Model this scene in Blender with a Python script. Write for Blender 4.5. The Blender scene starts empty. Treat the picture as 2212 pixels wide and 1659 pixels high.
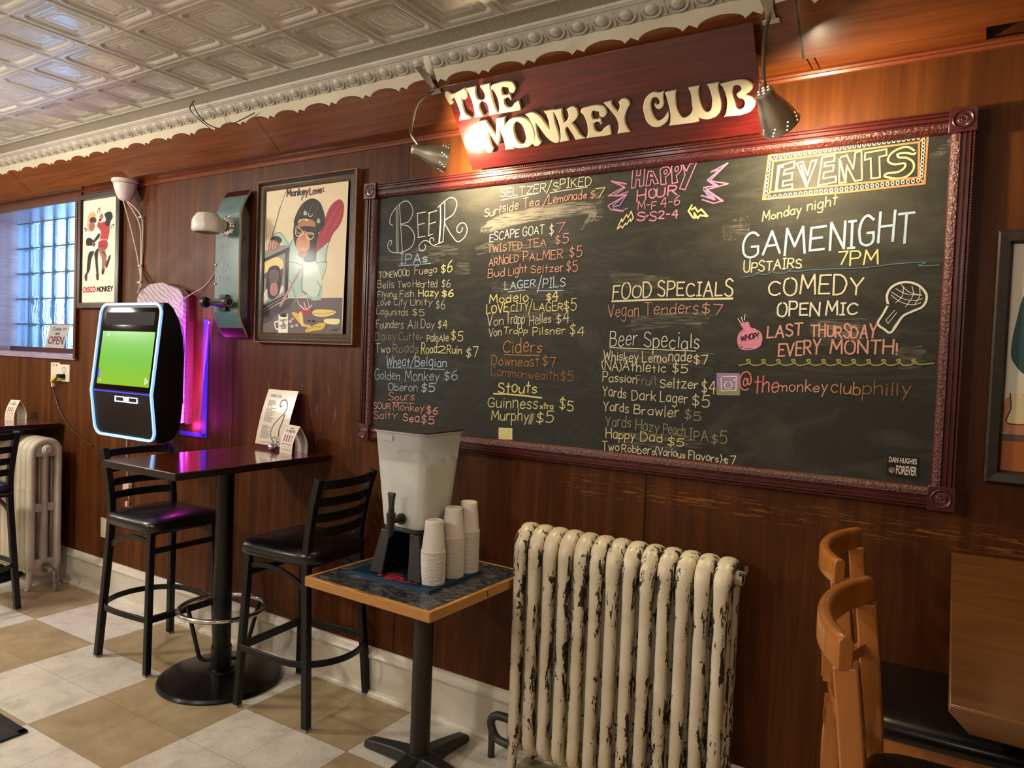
import bpy, bmesh, math, random
import numpy as np
from mathutils import Vector, Matrix, Euler
PI=math.pi
R=math.radians
random.seed(7); RNG=np.random.default_rng(7)
scene=bpy.context.scene
COL=scene.collection
# ---------------------------------------------------------------- camera, world, lights, exposure
YAW,PIT,ROL,FPX=-0.5641820838,-0.0354112086,0.0378954492,1585.03
_f=Vector((math.sin(YAW)*math.cos(PIT),math.cos(YAW)*math.cos(PIT),math.sin(PIT)))
_r=Vector((math.cos(YAW),-math.sin(YAW),0)); _u=_r.cross(_f)
_r2=math.cos(ROL)*_r+math.sin(ROL)*_u; _u2=-math.sin(ROL)*_r+math.cos(ROL)*_u
cd=bpy.data.cameras.new('camera'); cam=bpy.data.objects.new('camera',cd); COL.objects.link(cam)
cd.sensor_width=36; cd.lens=FPX/2212*36; cd.clip_start=.05
cam.matrix_world=Matrix(((_r2.x,_u2.x,-_f.x,0),(_r2.y,_u2.y,-_f.y,-2.55561),(_r2.z,_u2.z,-_f.z,1.5999),(0,0,0,1)))
scene.camera=cam
scene.view_settings.view_transform='Standard'; scene.view_settings.look='None'
scene.view_settings.gamma=1; scene.view_settings.use_curve_mapping=False
scene.view_settings.exposure=0.0
w=bpy.data.worlds.new('sky'); scene.world=w; w.use_nodes=True
wb=w.node_tree.nodes['Background']; wb.inputs[0].default_value=(.28,.52,1,1); wb.inputs[1].default_value=1.3
scene.cycles.use_denoising=True
scene.cycles.max_bounces=8; scene.cycles.diffuse_bounces=4; scene.cycles.glossy_bounces=4; scene.cycles.transmission_bounces=6; scene.cycles.transparent_max_bounces=12
scene.cycles.sample_clamp_indirect=6.0
scene.cycles.caustics_reflective=False
def area(name,loc,aim,size,energy,col,sizey=None,spread=None):
    l=bpy.data.lights.new(name,'AREA'); l.energy=energy; l.color=col; l.size=size
    if sizey: l.shape='RECTANGLE'; l.size_y=sizey
    if spread: l.spread=R(spread)
    o=bpy.data.objects.new(name,l); COL.objects.link(o); o.location=loc
    o.rotation_euler=(Vector(aim)-Vector(loc)).to_track_quat('-Z','Y').to_euler(); return o
def point(name,loc,energy,col,rad=.02):
    l=bpy.data.lights.new(name,'POINT'); l.energy=energy; l.color=col; l.shadow_soft_size=rad
    o=bpy.data.objects.new(name,l); COL.objects.link(o); o.location=loc; return o
WARM=(1,.925,.835); BULB=(1,.77,.48)
# hanging lamps of the bar (outside the picture), daylight outside the glass block window
for L,P in (((-4.95,-1.9,2.36),150),((-2.3,-3.5,2.42),88),((.5,-4.2,2.42),34),((-8.2,-2.6,2.42),105),((-5.2,-5.2,2.42),110)):
    point('hanging_lamp_light',L,P,WARM,.11)
area('window_daylight',(-5.76,.75,2.05),(-5.6,-1,1.9),1.5,95,(.36,.62,1),1.1)
# ---------------------------------------------------------------- helpers
def lin(c):
    c=c.lstrip('#'); v=[int(c[i:i+2],16)/255 for i in (0,2,4)]
    return tuple(x/12.92 if x<=.04045 else ((x+.055)/1.055)**2.4 for x in v)+(1,)
_M={}
def mat(name,col='#808080',rough=.5,metal=0,coat=0,emit=None,es=0,spec=.5):
    key=name
    if key in _M: return _M[key]
    m=bpy.data.materials.new(name); m.use_nodes=True; b=m.node_tree.nodes['Principled BSDF']
    b.inputs['Base Color'].default_value=lin(col) if isinstance(col,str) else col
    b.inputs['Roughness'].default_value=rough; b.inputs['Metallic'].default_value=metal
    b.inputs['Coat Weight'].default_value=coat; b.inputs['Coat Roughness'].default_value=.12
    b.inputs['Specular IOR Level'].default_value=spec
    if emit: b.inputs['Emission Color'].default_value=lin(emit); b.inputs['Emission Strength'].default_value=es
    _M[key]=m; return m
class NT:
    def __init__(s,m): s.t=m.node_tree; s.b=s.t.nodes['Principled BSDF']
    def n(s,typ,**kw):
        nd=s.t.nodes.new(typ)
        for k,v in kw.items():
            if k in nd.inputs:
                nd.inputs[k].default_value=v
            else: setattr(nd,k,v)
        return nd
    def l(s,a,b): s.t.links.new(a,b)
    def obj(s,scale=(1,1,1),rot=(0,0,0),loc=(0,0,0)):
        tc=s.n('ShaderNodeTexCoord'); mp=s.n('ShaderNodeMapping'); s.l(tc.outputs['Object'],mp.inputs[0])
        mp.inputs['Scale'].default_value=scale; mp.inputs['Rotation'].default_value=rot; mp.inputs['Location'].default_value=loc
        return mp.outputs[0]
    def noise(s,vec,scale=1,detail=4,rough=.55,dist=0):
        nd=s.n('ShaderNodeTexNoise',Scale=scale,Detail=detail,Roughness=rough,Distortion=dist); s.l(vec,nd.inputs['Vector']); return nd.outputs['Fac']
    def ramp(s,fac,stops,interp='LINEAR'):
        nd=s.n('ShaderNodeValToRGB'); cr=nd.color_ramp; cr.interpolation=interp
        while len(cr.elements)<len(stops): cr.elements.new(.5)
        for e,(p,c) in zip(cr.elements,stops): e.position=p; e.color=lin(c) if isinstance(c,str) else (c,c,c,1)
        s.l(fac,nd.inputs[0]); return nd.outputs[0]
    def mix(s,fac,a,b,mode='MIX'):
        nd=s.n('ShaderNodeMix',data_type='RGBA',blend_type=mode)
        for i,v in ((0,fac),(6,a),(7,b)):
            if hasattr(v,'default_value') or hasattr(v,'links'): s.l(v,nd.inputs[i])
            else: nd.inputs[i].default_value=v if i==0 else (lin(v) if isinstance(v,str) else v)
        return nd.outputs[2]
    def math(s,op,a,b=0.,c=None):
        nd=s.n('ShaderNodeMath',operation=op)
        for i,v in enumerate((a,b) if c is None else (a,b,c)):
            if hasattr(v,'links'): s.l(v,nd.inputs[i])
            else: nd.inputs[i].default_value=v
        return nd.outputs[0]
    def xyz(s,vec):
        nd=s.n('ShaderNodeSeparateXYZ'); s.l(vec,nd.inputs[0]); return nd.outputs
    def color(s,v): s.l(v,s.b.inputs['Base Color'])
    def rough(s,v): s.l(v,s.b.inputs['Roughness'])
    def bump(s,h,strength=.3,dist=.01):
        nd=s.n('ShaderNodeBump',Strength=strength,Distance=dist); s.l(h,nd.inputs['Height']); s.l(nd.outputs[0],s.b.inputs['Normal']); return nd
def noisy(name,c1,c2,scale=(1,1,1),ns=5,rough=.5,bump=0,lo=.35,hi=.65,**kw):
    if name in _M: return _M[name]
    m=mat(name,c1,rough,**kw); t=NT(m); f=t.noise(t.obj(scale),ns,6)
    t.color(t.ramp(f,[(lo,c1),(hi,c2)]))
    if bump: t.bump(f,bump,.004)
    return m
class MB:
    """collects shapes; build() links them as ONE mesh object"""
    def __init__(s): s.v=[]; s.f=[]; s.m=[]; s.mi=0
    def mats(s,i): s.mi=i; return s
    def add(s,vs,fs,mi=None):
        o=len(s.v); s.v+= [tuple(p) for p in vs]; s.f+=[tuple(i+o for i in f) for f in fs]; s.m+=[s.mi if mi is None else mi]*len(fs); return s
    def box(s,c,d,rot=None):
        x,y,z=[q/2 for q in d]; vs=[Vector((a*x,b*y,e*z)) for a in(-1,1) for b in(-1,1) for e in(-1,1)]
        if rot is not None: vs=[rot@q for q in vs]
        c=Vector(c); return s.add([q+c for q in vs],[(0,1,3,2),(4,6,7,5),(0,4,5,1),(2,3,7,6),(0,2,6,4),(1,5,7,3)])
    def bar(s,a,b,wx,wy,up=(0,0,1)):
        a=Vector(a);b=Vector(b);d=(b-a).normalized();u=Vector(up)
        if abs(d.dot(u))>.98: u=Vector((0,1,0))
        r=d.cross(u).normalized();u=r.cross(d).normalized();r*=wx/2;u*=wy/2
        vs=[a-r-u,a+r-u,a+r+u,a-r+u,b-r-u,b+r-u,b+r+u,b-r+u]
        return s.add(vs,[(3,2,1,0),(4,5,6,7),(0,1,5,4),(1,2,6,5),(2,3,7,6),(3,0,4,7)])
    def hexa(s,b,t):  # bottom quad, top quad (both ccw from above)
        return s.add(list(b)+list(t),[(3,2,1,0),(4,5,6,7),(0,1,5,4),(1,2,6,5),(2,3,7,6),(3,0,4,7)])
    def prism(s,poly,off,flip=False):
        n=len(poly);o=Vector(off);vs=[Vector(p) for p in poly];vs+=[p+o for p in vs]
        fs=[tuple(range(n))[::-1],tuple(range(n,2*n))]+[(i,(i+1)%n,(i+1)%n+n,i+n) for i in range(n)]
        return s.add(vs,fs)
    def sweep(s,path,prof,closed=False,cap=True,up=(0,0,1),scale=None):
        """profile (list of (a,b)) along a 3d path; a along side, b along up-ish"""
        P=[Vector(p) for p in path];n=len(P);k=len(prof);vs=[];prev=None
        for i in range(n):
            if closed: d=P[(i+1)%n]-P[i-1]
            else: d=P[min(i+1,n-1)]-P[max(i-1,0)]
            d.normalize();u=prev if prev is not None else Vector(up)
            r=d.cross(u)
            if r.length<1e-4: r=d.cross(Vector((.3,.9,.2)))
            r.normalize();u=r.cross(d).normalized();prev=u
            q=1 if scale is None else scale[i]
            vs+=[P[i]+r*a*q+u*b*q for a,b in prof]
        fs=[]
        for i in range(n if closed else n-1):
            j=(i+1)%n
            fs+=[(i*k+a,j*k+a,j*k+(a+1)%k,i*k+(a+1)%k) for a in range(k)]
        if cap and not closed: fs+=[tuple(range(k)),tuple(range((n-1)*k,n*k))[::-1]]
        return s.add(vs,fs)
    def tube(s,path,r,n=8,closed=False,scale=None):
        return s.sweep(path,[(r*math.cos(2*PI*i/n),-r*math.sin(2*PI*i/n)) for i in range(n)],closed,True,scale=scale)
    def lathe(s,prof,o=(0,0,0),axis=(0,0,1),n=32,capa=False,capb=False):
        a=Vector(axis).normalized();u=a.orthogonal().normalized();v=a.cross(u);o=Vector(o);vs=[];k=len(prof)
        for i in range(n):
            c=math.cos(2*PI*i/n)*u+math.sin(2*PI*i/n)*v
            vs+=[o+c*r+a*h for r,h in prof]
        fs=[(i*k+j,((i+1)%n)*k+j,((i+1)%n)*k+j+1,i*k+j+1) for i in range(n) for j in range(k-1)]
        if capa: fs.append(tuple(i*k for i in range(n))[::-1])
        if capb: fs.append(tuple(i*k+k-1 for i in range(n)))
        return s.add(vs,fs)
    def cyl(s,a,b,r,r2=None,n=20):
        a=Vector(a);b=Vector(b); return s.lathe([(r,0),(r if r2 is None else r2,(b-a).length)],a,b-a,n,True,True)
    def ball(s,c,r,sc=(1,1,1),n=16,m=10):
        c=Vector(c);vs=[c+Vector((0,0,-r*sc[2]))]
        for j in range(1,m):
            t=PI*j/m-PI/2
            vs+=[c+Vector((r*sc[0]*math.cos(t)*math.cos(2*PI*i/n),r*sc[1]*math.cos(t)*math.sin(2*PI*i/n),r*sc[2]*math.sin(t))) for i in range(n)]
        vs.append(c+Vector((0,0,r*sc[2])));L=len(vs)-1
        fs=[(0,1+(i+1)%n,1+i) for i in range(n)]+[(1+j*n+i,1+j*n+(i+1)%n,1+(j+1)*n+(i+1)%n,1+(j+1)*n+i) for j in range(m-2) for i in range(n)]
        fs+=[(L,1+(m-2)*n+i,1+(m-2)*n+(i+1)%n) for i in range(n)]
        return s.add(vs,fs)
    def build(s,name,mats,parent=None,bevel=0,smooth=40,sub=0):
        me=bpy.data.meshes.new(name); off=Vector(parent.get('_o',(0,0,0))) if parent is not None else Vector((0,0,0))
        if parent is not None and parent.parent is not None: off=Vector(parent.get('_o',(0,0,0)))
        me.from_pydata([tuple(Vector(p)-off) for p in s.v],[],s.f)
        ml=mats if isinstance(mats,(list,tuple)) else [mats]
        for q in ml: me.materials.append(q)
        if len(ml)>1: me.polygons.foreach_set('material_index',s.m)
        bm=bmesh.new(); bm.from_mesh(me); bmesh.ops.recalc_face_normals(bm,faces=bm.faces) if not getattr(s,'keep',False) else None
        if smooth:
            th=R(smooth)
            for f in bm.faces: f.smooth=True
            for e in bm.edges:
                if len(e.link_faces)!=2 or e.calc_face_angle(0)>th: e.smooth=False
        bm.to_mesh(me); bm.free()
        o=bpy.data.objects.new(name,me); COL.objects.link(o)
        if parent is not None: o.parent=parent; o['_o']=tuple(off)
        if bevel:
            b=o.modifiers.new('bevel','BEVEL'); b.width=bevel; b.segments=2; b.limit_method='ANGLE'; b.angle_limit=R(50)
        if sub:
            b=o.modifiers.new('sub','SUBSURF'); b.levels=sub; b.render_levels=sub
        return o
def tag(o,label,cat,group=None,kind=None):
    o['label']=label; o['category']=cat
    if group: o['group']=group
    if kind: o['kind']=kind
    return o
def thing(name,label,cat,loc=(0,0,0),group=None):
    o=bpy.data.objects.new(name,None); COL.objects.link(o); o.location=loc; o['_o']=tuple(loc); o.empty_display_size=.1
    return tag(o,label,cat,group)
def struct(o): o['kind']='structure'; return o
def dup(root,loc,rz,label=None,group=None):
    r=root.copy(); COL.objects.link(r); r.location=loc; r.rotation_euler=(0,0,rz)
    if label: r['label']=label
    if group: r['group']=group
    def kids(a,b):
        for ch in [c for c in list(a.children)]:
            c=ch.copy(); COL.objects.link(c); c.parent=b; kids(ch,c)
    kids(root,r); return r
def spline(pts,n=6,closed=False):
    """Catmull-Rom through points (2d or 3d)"""
    P=[np.array(p,float) for p in pts];m=len(P);out=[]
    for i in range(m if closed else m-1):
        p0=P[i-1] if (closed or i>0) else P[0];p1=P[i];p2=P[(i+1)%m];p3=P[(i+2)%m] if (closed or i+2<m) else P[-1]
        for k in range(n):
            t=k/n
            out.append(.5*((2*p1)+(-p0+p2)*t+(2*p0-5*p1+4*p2-p3)*t*t+(-p0+3*p1-3*p2+p3)*t**3))
    if not closed: out.append(P[-1])
    return out
def rrect(w,h,r,n=5,cx=0,cy=0):
    o=[]
    for sx,sy,a0 in ((1,1,0),(-1,1,90),(-1,-1,180),(1,-1,270)):
        for k in range(n+1):
            a=R(a0+90*k/n); o.append((cx+sx*(w/2-r)+r*math.cos(a),cy+sy*(h/2-r)+r*math.sin(a)))
    return o
# ---- flat ribbons and polygons on a plane: fn(a,b,lift)->3d point
def ribbon(mb,pts,wd,fn,lift,mi):
    P=[np.array(p,float) for p in pts]; Q=[P[0]]
    for p in P[1:]:
        if np.hypot(*(p-Q[-1]))>1e-5: Q.append(p)
    if len(Q)<2: return
    runs=[[Q[0]]]
    for i in range(1,len(Q)):
        runs[-1].append(Q[i])
        if i<len(Q)-1:
            a=Q[i]-Q[i-1];c=Q[i+1]-Q[i]; cs=a@c/(np.hypot(*a)*np.hypot(*c))
            if cs<.6: runs.append([Q[i]])
    for ri,Q in enumerate(runs):
        n=len(Q); L=[];Rr=[]
        for i in range(n):
            d=Q[min(i+1,n-1)]-Q[max(i-1,0)]; d=d/(np.hypot(*d)+1e-9)
            c=Q[i]-d*wd*.4 if i==0 else Q[i]+d*wd*.4 if i==n-1 else Q[i]
            nn=np.array([-d[1],d[0]])*wd/2
            L.append(c+nn);Rr.append(c-nn)
        lf=lift+(ri%3)*.000012; vs=[fn(p[0],p[1],lf) for p in L]+[fn(p[0],p[1],lf) for p in Rr]
        mb.add(vs,[(i,i+n,i+n+1,i+1) for i in range(n-1)],mi)
def polyfill(mb,pts,fn,lift,mi):
    mb.add([fn(p[0],p[1],lift) for p in pts],[tuple(range(len(pts)))],mi)
# ---- single-stroke handwriting
G={'A':'7|0,0 3.5,10 7,0;1.3,3.7 5.7,3.7','B':'6|0,0 0,10;~0,10 4,9.8 5,7.8 4,5.6 0,5.3;~0,5.3 4.6,5 6,2.8 4.6,.3 0,0','C':'6.5|~6.2,8.4 4,10 1.5,9 0,5.5 .8,1.5 3.5,0 6.4,1.2','D':'6.5|0,0 0,10;~0,10 4,9.5 6.5,5.5 4.5,.8 0,0','E':'5.5|5.5,10 0,10 0,0 5.5,0;0,5.2 4.4,5.2','F':'5.3|5.3,10 0,10 0,0;0,5.2 4.2,5.2','G':'6.8|~6.2,8.6 4,10 1.5,9 0,5.5 .8,1.4 3.5,0 6.3,1 6.5,4;6.5,4.2 3.8,4.2','H':'6.3|0,0 0,10;6.3,0 6.3,10;0,5.2 6.3,5.2','I':'3|0,10 3,10;1.5,10 1.5,0;0,0 3,0','K':'6|0,0 0,10;5.6,10 0,4.4;1.6,5.8 6,0','L':'5.2|0,10 0,0 5.2,0','M':'8|0,0 .8,10 4,3 7.2,10 8,0','N':'6.5|0,0 0,10 6.5,0 6.5,10','O':'7|~3.5,10 .8,8.6 0,5 .8,1.4 3.5,0 6.2,1.4 7,5 6.2,8.6 3.5,10','P':'5.8|0,0 0,10;~0,10 4.4,9.7 5.8,7.5 4.4,5 0,4.6','R':'6.2|0,0 0,10;~0,10 4.4,9.7 5.6,7.5 4.4,5.2 0,4.8;2.4,4.9 6.2,0','S':'5.6|~5.4,8.6 3,10 .6,8.8 .6,6.6 3,5.2 5.3,3.8 5.4,1.2 3,0 0,1.4','T':'6.4|0,10 6.4,10;3.2,10 3.2,0','U':'6.2|~0,10 0,3 1.2,.4 3.1,0 5,.4 6.2,3 6.2,10','V':'6.5|0,10 3.2,0 6.5,10','W':'9|0,10 2.2,0 4.5,7.5 6.8,0 9,10','Y':'6.4|0,10 3.2,4.8;6.4,10 3.2,4.8 3,0','Z':'6|0,10 6,10 0,0 6,0',
'a':'5|~4.8,5.6 2.4,6.2 .2,4.2 .4,1 2.4,0 4.6,1.6;4.8,6 4.8,0','b':'5|0,10 0,0;~0,4.2 2.4,6 4.8,4 4.4,1 2.2,0 0,1.4','c':'4.6|~4.6,5 2.6,6.2 .3,4.4 .3,1.6 2.4,0 4.6,1','d':'5|4.8,10 4.8,0;~4.8,4.2 2.4,6 .2,4 .4,1 2.4,0 4.8,1.4','e':'4.8|~.2,3.2 4.6,3.6 4,5.8 2.2,6.2 .2,4 .5,1 2.6,0 4.7,1.2','f':'3.6|~3.6,9.4 2.2,10 1.4,8.4 1.4,0;0,5.6 3.2,5.6','g':'5|~4.8,5.4 2.4,6.2 .2,4.2 .4,1.4 2.4,.4 4.6,2;~4.8,6 4.7,-2 2.6,-3.8 .2,-2.6','h':'4.8|0,10 0,0;~0,3.8 2.4,6 4.4,5 4.6,0','i':'1|.5,6 .5,0;.4,8.2 .6,8.6','k':'4.6|0,10 0,0;4.2,6 0,2.4;1.4,3.4 4.6,0','l':'1|.5,10 .5,0','m':'7.6|0,6 0,0;~0,4 1.8,6 3.4,5 3.6,0;~3.6,4 5.6,6 7.2,5 7.4,0','n':'4.8|0,6 0,0;~0,4 2.4,6 4.4,5 4.6,0','o':'4.8|~2.4,6 .2,4.4 .2,1.6 2.4,0 4.6,1.6 4.6,4.4 2.4,6','p':'4.8|0,6 0,-4;~0,4.4 2.4,6 4.7,4.2 4.4,1.2 2.2,.2 0,1.2','r':'3.4|0,6 0,0;~0,3.8 1.4,5.6 3.4,6','s':'4|~3.9,5.2 2.2,6.1 .4,5 .8,3.6 3.2,2.6 3.8,1.2 2.2,0 0,.8','t':'3.8|1.8,9 1.8,0;0,6 3.8,6','u':'4.8|~0,6 0,1.6 1.6,0 3.6,.6 4.7,3;4.8,6 4.8,0','v':'4.6|0,6 2.3,0 4.6,6','w':'6.6|0,6 1.6,0 3.3,5 5,0 6.6,6','x':'4.4|0,6 4.4,0;4.4,6 0,0','y':'4.8|0,6 2.5,.6;4.8,6 2.5,.6 .8,-4','z':'4.4|0,6 4.4,6 0,0 4.4,0',
'2':'5.4|~.2,8 1.6,9.8 4,9.6 5,7.6 3.6,4.4 0,0;0,0 5.4,0','4':'5.6|3.6,10 0,4 5.6,4;4.4,10 4.4,0','5':'5.2|5,10 .8,10 .4,5.8;~.4,5.8 3,6.4 5,4.6 4.8,1.4 2.4,0 0,1','6':'5|~4.4,9.8 1.6,7.4 0,3.6 .8,.6 3,0 5,1.8 4.4,4.6 2,5 .2,3','7':'5.2|0,10 5.2,10 2,0','$':'5|~4.6,8 2.6,9 .6,7.8 1,6 4,4.2 4.6,2.4 2.6,1 .2,2;2.5,10.6 2.5,-.6','/':'3.4|0,-1 3.4,11','-':'3.4|0,4.6 3.4,4.6','+':'5|0,4 5,4;2.5,6.5 2.5,1.5','!':'1|.5,10 .5,3;.5,.8 .5,0','(':'2|~2,11 .3,8 .2,3 2,-1',')':'2|~0,11 1.7,8 1.8,3 0,-1',"'":'1|.5,10 .5,7.5','@':'9|~6.4,4 5,6.4 3.2,5.4 3,3.4 4.4,2.4 6,3.6 6.6,6;~6.6,6 6.8,3 8.4,3.4 9,6 7.6,9 4.5,10 1.4,8.6 0,5 1.4,1.4 4.5,0 7,.6'}
_G={}
for k,v in G.items():
    wd,st=v.split('|'); L=[]
    for q in st.split(';'):
        sm=q[0]=='~'; p=[tuple(float(x) for x in c.split(',')) for c in q.lstrip('~').split()]
        L.append([tuple(x) for x in spline(p,4)] if sm else p)
    _G[k]=(float(wd),L)
def strokes(txt,x0,z0,x1,z1,h,jit=.0):
    """text fitted from baseline start to baseline end, cap height h -> list of 2d polylines"""
    adv=sum(_G[c][0]+2 for c in txt)-2; sx=math.hypot(x1-x0,z1-z0)/adv; sy=h/10
    dx,dz=(x1-x0),(z1-z0); l=math.hypot(dx,dz); dx/=l; dz/=l; out=[]; c0=0
    for c in txt:
        wd,L=_G[c]; jy=random.uniform(-1,1)*jit*h*.35; jr=random.uniform(-1,1)*jit*.6; js=1+random.uniform(-1,1)*jit*.9
        for st in L:
            o=[]
            for a,b in st:
                u=(c0+a+jr*b*.35)*sx; v=b*sy*js+jy
                o.append((x0+dx*u,z0+dz*u+v))
            out.append(o)
        c0+=wd+2
    return out
def font_mesh(mb,txt,fn,width,height,lift,depth=0,mi=0,bold=0.,x0=0,z0=0):
    """built-in typeface, fitted to width x height with lower-left at (x0,z0)"""
    cu=bpy.data.curves.new('t','FONT'); cu.body=txt; cu.size=1; cu.offset=bold; cu.resolution_u=3
    ob=bpy.data.objects.new('t',cu); COL.objects.link(ob); dg=bpy.context.evaluated_depsgraph_get(); me=ob.evaluated_get(dg).to_mesh()
    V=np.array([v.co[:2] for v in me.vertices]); F=[tuple(p.vertices) for p in me.polygons]
    lo=V.min(0);hi=V.max(0); V=(V-lo)/(hi-lo)*np.array([width,height])+np.array([x0,z0])
    mb.add([fn(a,b,lift) for a,b in V],F,mi); ob.evaluated_get(dg).to_mesh_clear(); bpy.data.objects.remove(ob); bpy.data.curves.remove(cu)
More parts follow.
